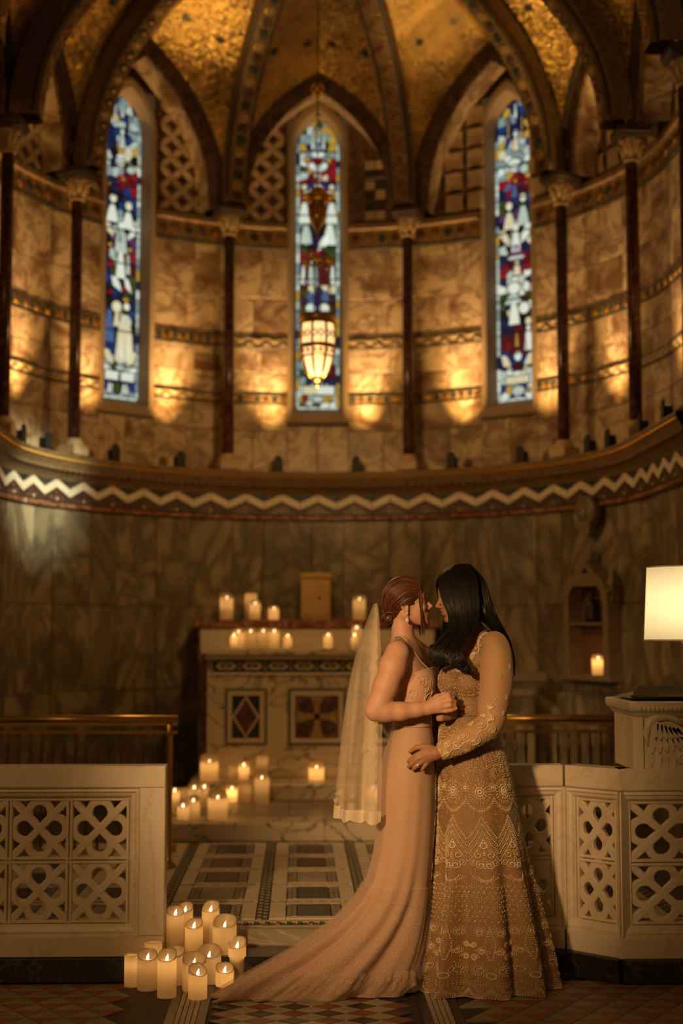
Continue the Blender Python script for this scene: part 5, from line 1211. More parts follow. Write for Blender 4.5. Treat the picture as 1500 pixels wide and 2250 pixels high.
# ================================================================ PEOPLE
YC = 5.72
PXM = 1.0 / 548.0                       # metres per photo pixel at the couple
def q3(px, py, dy=0.0):
    v = at(px, py, YC + dy); return np.array((v.x, YC + dy, v.z))
class Field:
    def __init__(s, lo, hi, h):
        s.lo = np.array(lo, float); s.h = h; n = np.ceil((np.array(hi) - s.lo) / h).astype(int) + 1
        s.ax = [(s.lo[i] + h * np.arange(n[i])).astype(np.float32) for i in range(3)]; s.F = np.full(n, 1.0, np.float32)
    def sub(s, lo, hi):
        sl = []
        for i in range(3):
            a = max(0, int((lo[i] - s.lo[i]) / s.h)); b = min(len(s.ax[i]), int((hi[i] - s.lo[i]) / s.h) + 2)
            if b <= a: return None
            sl.append(slice(a, b))
        X = s.ax[0][sl[0]][:, None, None]; Y = s.ax[1][sl[1]][None, :, None]; Z = s.ax[2][sl[2]][None, None, :]
        return tuple(sl), X, Y, Z
    def comb(s, sl, d, k, op):
        F = s.F[sl]
        if op == 'u':
            if k <= 0: s.F[sl] = np.minimum(F, d); return
            t = np.clip(.5 + .5 * (F - d) / k, 0, 1); s.F[sl] = F * (1 - t) + d * t - k * t * (1 - t)
        else:
            t = np.clip(.5 - .5 * (F + d) / k, 0, 1); s.F[sl] = F * (1 - t) - d * t + k * t * (1 - t)
    def cap(s, a, b, ra, rb, k=.01, op='u'):
        a, b = np.array(a, float), np.array(b, float); m = max(ra, rb) + k * 1.5 + .01
        r = s.sub(np.minimum(a, b) - m, np.maximum(a, b) + m)
        if r is None: return
        sl, X, Y, Z = r; ba = b - a; L2 = max(1e-9, float(ba @ ba))
        h = np.clip(((X - a[0]) * ba[0] + (Y - a[1]) * ba[1] + (Z - a[2]) * ba[2]) / L2, 0, 1)
        d = np.sqrt((X - a[0] - ba[0] * h) ** 2 + (Y - a[1] - ba[1] * h) ** 2 + (Z - a[2] - ba[2] * h) ** 2) - (ra + (rb - ra) * h)
        s.comb(sl, d, k, op)
    def ell(s, c, rad, B=None, k=.01, op='u'):
        c = np.array(c, float); B = np.eye(3) if B is None else B; m = max(rad) + k * 1.5 + .01
        r = s.sub(c - m, c + m)
        if r is None: return
        sl, X, Y, Z = r; x, y, z = X - c[0], Y - c[1], Z - c[2]
        q = [(x * B[i][0] + y * B[i][1] + z * B[i][2]) for i in range(3)]
        k0 = np.sqrt(sum((q[i] / rad[i]) ** 2 for i in range(3))); k1 = np.sqrt(sum((q[i] / rad[i] ** 2) ** 2 for i in range(3)))
        s.comb(sl, k0 * (k0 - 1) / np.maximum(k1, 1e-6), k, op)
    def chain(s, pts, rs, k=.01):
        for i in range(len(pts) - 1): s.cap(pts[i], pts[i + 1], rs[i], rs[i + 1], k)
    def mesh(s, smooth=2):
        F, h = s.F, s.h; nx, ny, nz = F.shape
        cor = [(i, j, k) for i in (0, 1) for j in (0, 1) for k in (0, 1)]
        C = [F[i:nx - 1 + i, j:ny - 1 + j, k:nz - 1 + k] for i, j, k in cor]
        ins = sum((c < 0).astype(np.int8) for c in C); act = (ins > 0) & (ins < 8)
        P = np.argwhere(act); idx = np.full(act.shape, -1, np.int64); idx[act] = np.arange(len(P))
        V = np.stack([c[act] for c in C], 1); acc = np.zeros((len(P), 3)); cnt = np.zeros(len(P))
        for a in range(8):
            for b in range(a + 1, 8):
                if sum(abs(cor[a][q] - cor[b][q]) for q in range(3)) != 1: continue
                m = (V[:, a] < 0) != (V[:, b] < 0); t = V[m, a] / (V[m, a] - V[m, b])
                acc[m] += np.array(cor[a]) + t[:, None] * (np.array(cor[b]) - np.array(cor[a])); cnt[m] += 1
        vert = s.lo + h * (P + acc / cnt[:, None]); faces = []
        S = F < 0
        for ax in range(3):
            o1, o2 = [(1, 2), (2, 0), (0, 1)][ax]
            n_ = [nx, ny, nz]; sl0 = [slice(1, n - 1) for n in n_]; sl0[ax] = slice(0, n_[ax] - 1); sl1 = list(sl0); sl1[ax] = slice(1, n_[ax])
            cr = S[tuple(sl0)] != S[tuple(sl1)]; W_ = np.argwhere(cr)
            if not len(W_): continue
            W_ = W_ + 1; W_[:, ax] -= 1
            inside = S[W_[:, 0], W_[:, 1], W_[:, 2]]
            def ci(d1, d2):
                q = W_.copy(); q[:, o1] -= d1; q[:, o2] -= d2; return idx[q[:, 0], q[:, 1], q[:, 2]]
            Q = np.stack([ci(1, 1), ci(0, 1), ci(0, 0), ci(1, 0)], 1)
            Q[~inside] = Q[~inside][:, ::-1]; faces.append(Q)
        Q = np.concatenate(faces); Q = Q[(Q >= 0).all(1)]
        for _ in range(smooth):
            A = np.zeros_like(vert); n = np.zeros(len(vert))
            for a in range(4):
                np.add.at(A, Q[:, a], vert[Q[:, (a + 1) % 4]]); np.add.at(A, Q[:, a], vert[Q[:, (a + 3) % 4]]); np.add.at(n, Q[:, a], 2)
            vert = vert * .5 + .5 * A / np.maximum(n, 1)[:, None]
        return vert, Q
def fast_obj(name, v, f, mat, parent, smooth=True):
    v = np.asarray(v, np.float32); f = np.asarray(f, np.int32); k = f.shape[1]
    me = bpy.data.meshes.new(name); me.vertices.add(len(v)); me.vertices.foreach_set('co', v.ravel())
    me.loops.add(f.size); me.loops.foreach_set('vertex_index', f.ravel()); me.polygons.add(len(f))
    me.polygons.foreach_set('loop_start', np.arange(0, f.size, k, dtype=np.int32)); me.update(calc_edges=True); me.validate()
    if smooth: me.polygons.foreach_set('use_smooth', np.ones(len(f), bool))
    me.materials.append(MAT[mat]); return link(name, me, parent)
def skin_mat(name, col, tint):
    m, nt, b = nodes(name); c = coords(nt, False)
    n = N(nt, 'ShaderNodeTexNoise', Scale=22.0, Detail=3.0); nt.links.new(c, n.inputs['Vector'])
    nt.links.new(ramp(nt, n.outputs['Fac'], [(.35, col), (.7, tint)]), b.inputs['Base Color'])
    b.inputs['Roughness'].default_value = .56; b.inputs['Subsurface Weight'].default_value = .12
    b.inputs['Subsurface Radius'].default_value = (.012, .004, .002); b.inputs['Subsurface Scale'].default_value = 1.0
    return m
MAT['skin_fair'] = skin_mat('fair skin', (0.66, 0.40, 0.28), (0.63, 0.345, 0.235))
MAT['skin_tan'] = skin_mat('tan skin', (0.42, 0.225, 0.13), (0.38, 0.19, 0.105))
MAT['lip_a'] = plain('rose lips', (0.36, 0.10, 0.075), .35); MAT['lip_b'] = plain('berry lips', (0.24, 0.06, 0.05), .35)
MAT['tooth'] = plain('teeth', (0.75, 0.68, 0.55), .3); MAT['eyewhite'] = plain('eye white', (0.6, 0.55, 0.48), .25); MAT['iris'] = plain('iris', (0.05, 0.03, 0.015), .2)
MAT['lash'] = plain('lashes', (0.008, 0.005, 0.004), .6); MAT['nail'] = plain('red nail varnish', (0.30, 0.015, 0.02), .25); MAT['nail_pale'] = plain('pale nails', (0.72, 0.48, 0.38), .25)
def hair_mat(name, c0, c1, rough, spec=.5):
    m, nt, b = nodes(name); c = coords(nt, False)
    n = N(nt, 'ShaderNodeTexNoise', Scale=55.0, Detail=3.0); nt.links.new(c, n.inputs['Vector'])
    nt.links.new(ramp(nt, n.outputs['Fac'], [(.3, c0), (.7, c1)]), b.inputs['Base Color'])
    b.inputs['Roughness'].default_value = rough; b.inputs['Specular IOR Level'].default_value = spec; return m
MAT['hair_red'] = hair_mat('auburn hair', (0.085, 0.029, 0.010), (0.15, 0.053, 0.020), .42)
MAT['hair_dark'] = hair_mat('chestnut lowlights', (0.050, 0.018, 0.009), (0.10, 0.034, 0.014), .4)
MAT['hair_gold'] = hair_mat('copper highlights', (0.17, 0.066, 0.026), (0.25, 0.10, 0.04), .42)
MAT['hair_black'] = hair_mat('black hair', (0.004, 0.0035, 0.0035), (0.014, 0.011, 0.010), .38, .5)

def head_frame(px, py, pitch, yaw, sgn, sc, dy=0):
    O = q3(px, py, dy); p = R(pitch)
    f = np.array((sgn * math.cos(p), 0, math.sin(p))); u = np.array((-sgn * math.sin(p), 0, math.cos(p)))
    cy_, sy_ = math.cos(R(yaw)), math.sin(R(yaw))
    rot = lambda v: np.array((v[0] * cy_ - v[1] * sy_, v[0] * sy_ + v[1] * cy_, v[2]))
    f, u = rot(f), rot(u); l = np.cross(u, f)
    return O, f, u, l, sc * .01
def L2W(H, f, u, l): O, F_, U_, S_, sc = H; return O + sc * (f * F_ + u * U_ + l * S_)
def head(fd, H):
    O, F_, U_, S_, sc = H; B = np.array([F_, U_, S_]); P = lambda f, u, l=0: L2W(H, f, u, l); r = lambda *a: tuple(x * sc for x in a); k = sc
    fd.ell(P(-1.2, 2.8), r(9.0, 8.2, 7.3), B, .3 * k)
    fd.ell(P(4.2, 1.0), r(4.2, 5.6, 6.0), B, 2.0 * k)            # forehead and temples
    fd.ell(P(3.8, -4.2), r(4.6, 5.8, 5.0), B, 2.0 * k)           # face block
    for s in (-1, 1):
        fd.cap(P(-1.6, -5.2, 5.2 * s), P(5.6, -9.2, 1.6 * s), 1.5 * k, 1.5 * k, 1.8 * k)       # jaw
        fd.ell(P(5.4, -3.0, 3.9 * s), r(2.2, 2.2, 2.0), B, 1.6 * k)                              # cheek
        fd.cap(P(7.6, 1.9, 1.0 * s), P(6.6, 1.8, 4.6 * s), .75 * k, .7 * k, 1.0 * k)             # brow ridge
    fd.ell(P(7.0, -9.3), r(1.5, 1.5, 2.1), B, 1.4 * k)           # chin
    fd.ell(P(5.6, -6.6), r(2.7, 2.5, 3.4), B, 1.6 * k)           # muzzle
    fd.cap(P(7.7, .9), P(10.1, -2.8), .62 * k, .85 * k, .9 * k)  # nose
    fd.ell(P(10.2, -3.0), r(.85, .75, .95), B, .6 * k)
    for s in (-1, 1):
        fd.ell(P(9.0, -3.6, 1.25 * s), r(.9, .65, .6), B, .5 * k)
        fd.ell(P(8.6, .1, 3.1 * s), r(1.7, 1.25, 1.75), B, .9 * k, 'd')                          # eye socket
        fd.ell(P(6.6, 0, 3.1 * s), r(1.45, 1.25, 1.5), B, .3 * k)                                # lids
    fd.cap(P(8.9, -4.4), P(8.5, -5.2), .38 * k, .5 * k, .5 * k)  # philtrum
    fd.ell(P(8.15, -5.85), r(.85, .52, 2.0), B, .5 * k); fd.ell(P(8.0, -7.0), r(.85, .6, 1.8), B, .5 * k)
    fd.cap(P(8.95, -6.42, -2.0), P(8.95, -6.42, 2.0), .22 * k, .22 * k, .35 * k, 'd')
    fd.ell(P(7.9, -8.15), r(.6, .5, 1.6), B, .6 * k, 'd')
    for s in (-1, 1):                                             # ears
        ring = [P(-1.6 + 1.35 * math.sin(a) - .3 * math.cos(a), -1.2 + 2.9 * math.cos(a), (7.15 + .35 * (1 - math.sin(a)) * .8) * s) for a in frange(0, 2 * PI, 10)]
        fd.chain(ring, [.42 * k] * len(ring), .3 * k)
        fd.ell(P(-1.5, -1.2, 7.1 * s), r(1.3, 2.6, .35), B, .4 * k); fd.ell(P(-1.0, -4.0, 7.3 * s), r(.8, .8, .4), B, .4 * k)
def face_bits(H, body, lip, sides=(-1, 1), smile=False, brow='lash'):
    O, F_, U_, S_, sc = H; Mx = Matrix([[F_[i] * sc, U_[i] * sc, S_[i] * sc, O[i]] for i in range(3)] + [[0, 0, 0, 1]])
    def part(name, vf, m, sm=True, par=body): return obj(name, [tuple(Mx @ Vector(p)) for p in vf[0]], vf[1], m, par, sm)
    for s in sides:
        e = part('eyeball', sphere((6.75, 0.0, 3.1 * s), 1.22, 14, 10), 'eyewhite')
        part('iris', sphere((7.55, -.15, 3.1 * s), .58, 10, 8), 'iris', True, e)
        part('upper_lid', tube([(7.0, .1, 1.9 * s), (7.75, .45, 2.5 * s), (7.95, .5, 3.1 * s), (7.7, .35, 3.8 * s), (7.0, .0, 4.5 * s)], [.15, .24, .26, .24, .15], 6), 'lash')
        part('eyelash', tube([(7.9, .4, 2.6 * s), (8.55, .42, 3.0 * s), (8.2, .3, 3.9 * s)], [.05, .16, .05], 5), 'lash')
        part('eyebrow', tube([(8.15, 1.75, 1.2 * s), (8.15, 2.3, 2.6 * s), (7.6, 2.45, 3.9 * s), (6.7, 2.1, 4.9 * s)], [.18, .27, .22, .08], 6), brow)
    part('lips', (lambda a, b: (a[0] + b[0], a[1] + [tuple(i + len(a[0]) for i in q) for q in b[1]]))(tube([(6.9, -6.15, -2.3), (8.35, -5.95, -1.1), (8.75, -5.78, -.35), (8.65, -5.88, 0), (8.75, -5.78, .35), (8.35, -5.95, 1.1), (6.9, -6.15, 2.3)], [.1, .42, .5, .46, .5, .42, .1], 8),
         tube([(6.9, -6.5, -2.2), (8.3, -6.95, -1.0), (8.6, -7.05, 0), (8.3, -6.95, 1.0), (6.9, -6.5, 2.2)], [.1, .46, .55, .46, .1], 8)), lip)
    if smile: part('teeth', tube([(7.7, -6.4, -1.7), (8.55, -6.42, -.7), (8.6, -6.42, 0), (8.55, -6.42, .7), (7.7, -6.4, 1.7)], [.2, .3, .3, .3, .2], 8), 'tooth')
    return part
def strands(name, guides, n, r, mat, parent, seed, jit=.004, seg=16, sides=4, clump=7, wave=0, rt=.35):
    """hair: tubes interpolated between guide curves (each a list of world points)"""
    rnd = np.random.default_rng(seed); G = []
    for g in guides:                      # resample each guide smoothly
        g = np.array(g, float); m = len(g); t = np.linspace(0, m - 1, seg); out = np.zeros((seg, 3))
        for c in range(3):
            i = np.clip(t.astype(int), 0, m - 2); u = t - i
            p0, p1, p2, p3 = g[np.clip(i - 1, 0, m - 1), c], g[i, c], g[i + 1, c], g[np.clip(i + 2, 0, m - 1), c]
            out[:, c] = .5 * (2 * p1 + (p2 - p0) * u + (2 * p0 - 5 * p1 + 4 * p2 - p3) * u ** 2 + (3 * p1 - p0 - 3 * p2 + p3) * u ** 3)
        G.append(out)
    G = np.array(G); V = []; Fc = []; cl = rnd.normal(0, jit, (max(1, n // clump) + 1, 3))
    for s in range(n):
        x = (s + rnd.random()) / n * (len(G) - 1); i = min(int(x), len(G) - 2); w = x - i
        P = G[i] * (1 - w) + G[i + 1] * w; ramp_ = np.linspace(.15, 1, seg)[:, None]
        P = P + (cl[s // clump] + rnd.normal(0, jit * .45, 3)) * ramp_
        if wave: a = np.linspace(0, 1, seg); ph = (s // clump) * .9; P = P + (wave * a ** 1.5)[:, None] * np.stack([np.sin(a * 13 + ph), np.cos(a * 11 + ph), np.sin(a * 9 + ph) * .6], 1)
        T = np.gradient(P, axis=0); T /= np.linalg.norm(T, axis=1)[:, None] + 1e-9
        ref = np.array((.3, -.8, .5)); A = np.cross(T, ref); A /= np.linalg.norm(A, axis=1)[:, None] + 1e-9; B = np.cross(T, A)
        rr = r * (.7 + .6 * rnd.random()) * np.concatenate([np.linspace(.8, 1, seg // 3), np.ones(seg - 2 * (seg // 3)), np.linspace(1, rt, seg // 3)])
        b = len(V) * 0 + s * seg * sides
        for k_ in range(seg):
            for c in range(sides):
                a = 2 * PI * c / sides; V.append(P[k_] + rr[k_] * (A[k_] * math.cos(a) + B[k_] * math.sin(a)))
        for k_ in range(seg - 1):
            for c in range(sides):
                d = (c + 1) % sides; Fc.append((b + k_ * sides + c, b + k_ * sides + d, b + (k_ + 1) * sides + d, b + (k_ + 1) * sides + c))
    return fast_obj(name, V, Fc, mat, parent)

# ---------------------------------------------------------------- the bride
bride = thing('person', 'bride with auburn chignon and long veil in a blush trained gown', 'person', (q3(895, 2178)[0], YC, 0))
HB = head_frame(893, 1324, 7, 0, 1, .93)
f = Field(q3(780, 1640, -.30), q3(1125, 1240, .40), .0034)
head(f, HB)
f.chain([L2W(HB, -2.6, -3.5, 0), q3(884, 1388), q3(886, 1416)], [.047, .039, .046], .02)
f.cap(q3(886, 1416), q3(878, 1440, -.10), .038, .045, .03); f.cap(q3(886, 1416), q3(912, 1438, .10), .038, .045, .03)   # trapezius
f.cap(q3(876, 1436, -.12), q3(914, 1440, .12), .05, .05, .03)
f.ell(q3(892, 1478), (.083, .135, .12), None, .04)
f.ell(q3(907, 1560), (.058, .085, .11), None, .03); f.ell(q3(904, 1612), (.062, .09, .09), None, .03)
for dy in (-.065, .068): f.ell(q3(926, 1502, dy), (.050, .055, .060), None, .02)
f.cap(q3(906, 1428, .03), q3(936, 1450, .10), .040, .044, .03)
# near arm, bent, and its hand
f.chain([q3(873, 1434, -.165), q3(862, 1465, -.18), q3(846, 1510, -.19), q3(831, 1548, -.195), q3(824, 1562, -.195)], [.048, .050, .046, .041, .038], .02)
f.chain([q3(824, 1562, -.195), q3(846, 1563, -.195), q3(880, 1563, -.195), q3(915, 1559, -.19), q3(937, 1556, -.185)], [.037, .040, .035, .029, .0265], .012)
W1 = q3(938, 1556, -.185)
HBF = [[(964, 1535, -.196), (984, 1527, -.200), (994, 1531, -.180), (991, 1538, -.160)], [(967, 1544, -.200), (988, 1538, -.206), (998, 1542, -.186), (993, 1548, -.164)],
       [(967, 1553, -.200), (987, 1550, -.205), (998, 1553, -.186), (992, 1558, -.166)], [(962, 1561, -.194), (980, 1562, -.198), (992, 1560, -.194), (1001, 1558, -.186)]]
for i, fg in enumerate(HBF):
    P_ = [q3(*p) for p in fg]; rr = (.0105, .011, .0105, .0092)[i]
    f.cap(W1, P_[0], .021, .0125, .012); f.chain(P_, [rr * 1.12, rr, rr * .9, rr * .75], .0025)
f.chain([q3(942, 1546, -.165), q3(960, 1532, -.16), q3(976, 1526, -.158), q3(986, 1524, -.155)], [.015, .0125, .0105, .008], .006)
f.ell(q3(955, 1550, -.185), (.028, .014, .022), None, .012)
# far arm reaching round the other woman's back
f.chain([q3(914, 1440, .15), q3(955, 1500, .26), q3(1000, 1545, .30)], [.046, .044, .036], .02)
f.chain([q3(1000, 1545, .30), q3(1060, 1552, .285), q3(1098, 1550, .20)], [.036, .031, .025], .012)
for i in range(4):
    a = [q3(1104, 1538 + i * 9, .16), q3(1113, 1536 + i * 9.5, .11), q3(1110, 1537 + i * 10, .075)]
    f.cap(q3(1098, 1550, .20), a[0], .020, .012, .012); f.chain(a, [.0105, .0095, .0075], .003)
v, fc = f.mesh(3); body = fast_obj('body', v, fc, 'skin_fair', bride)
part = face_bits(HB, body, 'lip_a', brow='hair_dark')
for i in range(4): obj('fingernail', *sphere(q3(1110.5, 1535 + i * 10, .072), .0062, 8, 6, (1, .6, 1.2)), 'nail', body, True)
obj('fingernail', *sphere(q3(1001, 1556.5, -.192), .0055, 8, 6, (1.3, .6, .8)), 'nail_pale', body, True)

# hair: skull cap, swept back strands, chignon, loose tendril
def on_skull(H, f_, u_, s, R_=(9.6, 8.9, 8.5), c=(-1.2, 2.8)):
    q = 1 - ((f_ - c[0]) / R_[0]) ** 2 - ((u_ - c[1]) / R_[1]) ** 2
    return L2W(H, f_, u_, s * R_[2] * math.sqrt(max(0, q)))
hf = Field(HB[0] - np.array((.15, .12, .16)), HB[0] + np.array((.13, .12, .14)), .0035)
Bm = np.array([HB[1], HB[2], HB[3]]); k = HB[4]
hf.ell(L2W(HB, -1.2, 2.8, 0), (9.35 * k, 8.65 * k, 7.85 * k), Bm, .002)
hf.ell(L2W(HB, -5.5, -2.5, 0), (4.6 * k, 5.0 * k, 5.2 * k), Bm, .02)
hf.ell(L2W(HB, 8.0, -3.0, 0), (8.6 * k, 9.4 * k, 12 * k), Bm, .006, 'd')
hf.ell(L2W(HB, -.3, -9.2, 0), (4.9 * k, 7.6 * k, 12 * k), Bm, .006, 'd')
v, fc = hf.mesh(2); hair = fast_obj('hair', v, fc, 'hair_dark', bride)
BUN = (-8.2, -4.6)
for s in (-1, 1):
    gs = []
    for (f0, u0, mid) in (((7.0, 6.2), (7.0, 6.2), ((4.5, 10.4), (-1, 11.55), (-7.5, 8.6), (-10.2, 2.5))), ((7.4, 5.0), 0, ((4.0, 8.0), (-1.2, 9.3), (-7.0, 6.0), (-9.6, 1.0))), ((7.2, 3.8), 0, ((3.6, 5.6), (-1.2, 6.2), (-6.2, 3.0), (-8.6, -1.0))),
                          ((6.2, 2.6), 0, ((3.0, 3.4), (-1.0, 3.0), (-5.0, .4), (-7.6, -2.4))), ((4.6, 1.4), 0, ((2.2, 1.6), (-1.0, .9), (-4.6, -1.6), (-7.0, -3.4))), ((2.4, .4), 0, ((.9, .9), (-1.8, .1), (-4.6, -2.2), (-6.8, -4.0))), ((2.2, -.9), 0, ((.2, -1.0), (-2.6, -1.6), (-5.0, -3.2), (-7.0, -4.4)))):
        pts = [on_skull(HB, f0[0] if isinstance(f0, tuple) else f0, f0[1] if isinstance(f0, tuple) else u0, s)] + [on_skull(HB, a, b, s) for a, b in mid] + [L2W(HB, BUN[0], BUN[1], 1.2 * s)]
        gs.append(pts)
    strands('hair_strand', gs, 420, .0013, 'hair_red', hair, 3 + s, .0022, 18, 4, 6, 0, .9)
    strands('hair_strand', gs, 90, .0012, 'hair_gold', hair, 23 + s, .0032, 18, 4, 3, 0, .9)
    strands('hair_strand', gs, 110, .0014, 'hair_dark', hair, 13 + s, .003, 18, 4, 3, 0, .9)
rnd = random.Random(5)
for i in range(9):                         # chignon of rolled curls
    c = np.array((BUN[0] - .6 + rnd.uniform(-1.5, 1.6), BUN[1] - 1.2 + rnd.uniform(-2.2, 1.9), rnd.uniform(-3.4, 3.4) if i else -3.6)); gs = []
    ax_ = np.array((rnd.uniform(-.5, .5), rnd.uniform(-.5, .5), 1.0)); ax_ /= np.linalg.norm(ax_); e1 = np.cross(ax_, (1, .2, 0)); e1 /= np.linalg.norm(e1); e2 = np.cross(ax_, e1); a0 = rnd.uniform(0, 6)
    for w in (-.9, 0, .9):
        gs.append([L2W(HB, *(c + ax_ * w + (e1 * math.cos(a0 + a) + e2 * math.sin(a0 + a)) * (2.5 - .22 * a))) for a in frange(0, 7.2, 10)])
    strands('chignon_curl', gs, 60, .0014, ('hair_red', 'hair_dark')[i % 2], hair, 30 + i, .0012, 20, 4, 4, 0, .7)
obj('chignon_core', *sphere(L2W(HB, BUN[0] - .4, BUN[1] - 1.2, 0), .030, 12, 9, (1, 1.3, 1)), 'hair_dark', hair, True)
td = [[q3(917, 1279, -.045), q3(919, 1300, -.062), q3(921, 1335, -.066), q3(925, 1372, -.060), q3(927, 1398, -.056)], [q3(922, 1280, -.040), q3(926, 1300, -.052), q3(928, 1335, -.056), q3(931, 1368, -.050), q3(934, 1392, -.046), ][:5], [q3(925, 1282, -.03), q3(931, 1302, -.040), q3(933, 1335, -.046), q3(938, 1370, -.040), q3(941, 1396, -.040)]]
strands('hair_tendril', td[:2], 22, .0011, 'hair_red', hair, 77, .0022, 18, 4, 5, .0035, .3)
strands('hair_tendril', [[p + np.array((0, .11, 0)) for p in g] for g in td[:2]], 16, .0013, 'hair_red', hair, 78, .002, 18, 4, 5, .003, .3)
# drop earring
er = L2W(HB, -1.0, -4.6, 8.0); er = er if er[1] < YC else L2W(HB, -1.0, -4.6, -8.0)
MAT['pearl'] = plain('pearl', (0.78, 0.68, 0.55), .2); MAT['crystal'] = plain('crystal stones', (0.92, 0.84, 0.70), .15, .3); MAT['beadgold'] = plain('gold beads', (0.86, 0.60, 0.27), .28, .35)
ea = obj('earring', *sphere(er, .0055, 10, 8), 'crystal', bride, True)
obj('pearl_drop', *lathe_s(er - np.array((0, .001, .029)), [(.001, -.008), (.007, -.006), (.009, -.001), (.007, .005), (.003, .011), (.001, .016)], 12, (1, 1, 1)), 'pearl', ea, True)
obj('earring_link', *tube([er, er - np.array((0, .001, .014))], .0016, 6), 'beadgold', ea, True)

# ---- her gown
def cloth(name, col, rough=.8, sheen=.3, dots=None, alpha=1.0, dotscale=160, bumpy=.12):
    m, nt, b = nodes(name); c = coords(nt, False)
    b.inputs['Base Color'].default_value = (*col, 1); b.inputs['Roughness'].default_value = rough; b.inputs['Sheen Weight'].default_value = sheen
    n = N(nt, 'ShaderNodeTexNoise', Scale=420.0, Detail=2.0); nt.links.new(c, n.inputs['Vector']); bump(nt, b, n.outputs['Fac'], bumpy, .004)
    if dots:
        v = N(nt, 'ShaderNodeTexVoronoi', Scale=float(dotscale)); nt.links.new(c, v.inputs['Vector'])
        fac = ramp(nt, v.outputs['Distance'], [(.16, (1, 1, 1)), (.24, (0, 0, 0))])
        nt.links.new(mixc(nt, fac, col, dots), b.inputs['Base Color'])
        if alpha < 1: nt.links.new(ramp(nt, v.outputs['Distance'], [(.16, (min(1, alpha + .4),) * 3), (.24, (alpha,) * 3)]), b.inputs['Alpha'])
    elif alpha < 1: b.inputs['Alpha'].default_value = alpha
    return m
MAT['blush'] = cloth('blush dotted tulle over satin', (0.54, 0.35, 0.235), .75, .3, (0.64, 0.44, 0.31), 1.0, 130)
MAT['tulle'] = cloth('sheer dotted tulle', (0.72, 0.52, 0.38), .8, .3, (0.9, 0.72, 0.55), .26, 95, .05)
MAT['lacebody'] = cloth('lace over nude mesh', (0.60, 0.38, 0.25), .7, .3, (0.74, 0.55, 0.41), 1.0, 150)
MAT['strap'] = plain('shade darkened lace', (0.22, 0.14, 0.085), .8)  # lace colour darkened to carry the shade on the straps
MAT['lace'] = plain('ivory lace', (0.66, 0.52, 0.36), .8)
class Gown:
    """rings: (row px, left px, right px, half depth m); folds grow with the row"""
    def __init__(s, rows, folds, zmin=.004, lean=None):
        s.r = np.array(rows, float); s.folds = folds; s.zmin = zmin; s.lean = lean
    def __call__(s, phi, y, off=0.0):
        r = s.r; xl, xr, b = (np.interp(y, r[:, 0], r[:, i]) for i in (1, 2, 3))
        c = np.cos(phi); sn = np.sin(phi); sg = lambda a, p: np.sign(a) * np.abs(a) ** p
        cx, a = (xl + xr) / 2, (xr - xl) / 2 * PXM
        w = s.folds(phi, y); p0 = at(float(cx), float(y), YC)
        x = p0.x + (a + w + off) * sg(c, .95); yy = YC + (b + w * .8 + off) * sg(sn, .95); z = max(s.zmin, p0.z)
        if s.lean: yy += s.lean(c, y)
        return np.array((x, yy, z))
    def normal(s, phi, y, off=0):
        e = .02; a = s(phi + e, y, off) - s(phi - e, y, off); b = s(phi, y - 2, off) - s(phi, y + 2, off)
        n = np.cross(a, b); return n / (np.linalg.norm(n) + 1e-9)
    def grid(s, y0, y1, ny, nphi, off=0, phi0=0, phi1=2 * PI, ytop=None, hem=None):
        closed = abs(phi1 - phi0 - 2 * PI) < 1e-6; P = []; n = nphi
        for j in range(ny + 1):
            for i in range(n if closed else n + 1):
                ph = phi0 + (phi1 - phi0) * i / n; t = j / ny; a = y0 if ytop is None else ytop(ph); b = y1 if hem is None else hem(ph)
                P.append(s(ph, a + (b - a) * t, off))
        m = n if closed else n + 1; F_ = []
        for j in range(ny):
            for i in range(n):
                k_ = (i + 1) % m; F_.append((j * m + i, (j + 1) * m + i, (j + 1) * m + k_, j * m + k_))
        return P, F_
def ss(a, b, x): t = np.clip((x - a) / (b - a), 0, 1); return t * t * (3 - 2 * t)
def bfold(phi, y):
    A = .0022 * ss(1600, 1800, y) + .026 * ss(1850, 2170, y)
    return A * (np.sin(7 * phi + .7) * .5 + np.sin(11 * phi + 2.1 + y * .004) * .5 + np.sin(17 * phi + y * .006) * .28)
def blean(c, y): return -.075 * ss(1950, 2150, y) * max(0.0, -c) ** 2 - .0 * c
GB = Gown([(1455, 874, 952, .112), (1480, 868, 954, .124), (1500, 866, 955, .130), (1525, 863, 953, .124), (1548, 862, 948, .114), (1570, 863, 946, .108), (1592, 865, 947, .106), (1620, 856, 951, .120), (1650, 845, 953, .136), (1690, 834, 954, .150), (1730, 829, 954, .155), (1780, 829, 953, .152),
           (1830, 826, 951, .148), (1880, 819, 948, .144), (1930, 806, 944, .140), (1970, 784, 941, .139), (2010, 749, 937, .138), (2050, 700, 932, .138), (2090, 636, 925, .140), (2130, 560, 916, .142), (2160, 508, 908, .142), (2178, 474, 903, .142)], bfold, .004, blean)
P_, F_ = GB.grid(1592, 2178, 90, 150); gown = fast_obj('gown_skirt', P_, F_, 'blush', bride)
btop = lambda ph: 1476 - 14 * math.cos(ph) + 20 * (.5 - .5 * math.cos(ph)) ** 2 + 5 * math.cos(2 * ph) + (8 if abs(ph - 2 * PI) < .3 or ph < .3 else 0)
P_, F_ = GB.grid(0, 1594, 26, 80, .004, ytop=btop); P_ = np.array(P_)
for i, p in enumerate(P_):                # bust cups
    for dy in (-.066, .066):
        c = q3(921, 1501, dy); d = p - c; rr = float(np.sqrt((d[0] / 1.0) ** 2 + d[1] ** 2 + d[2] ** 2)); 
        if rr < .066: P_[i] += np.array((.012 * (1 - (rr / .066) ** 2), 0.35 * np.sign(dy) * .006 * (1 - (rr / .066) ** 2), 0))
bod = fast_obj('gown_bodice', P_, F_, 'lacebody', bride)
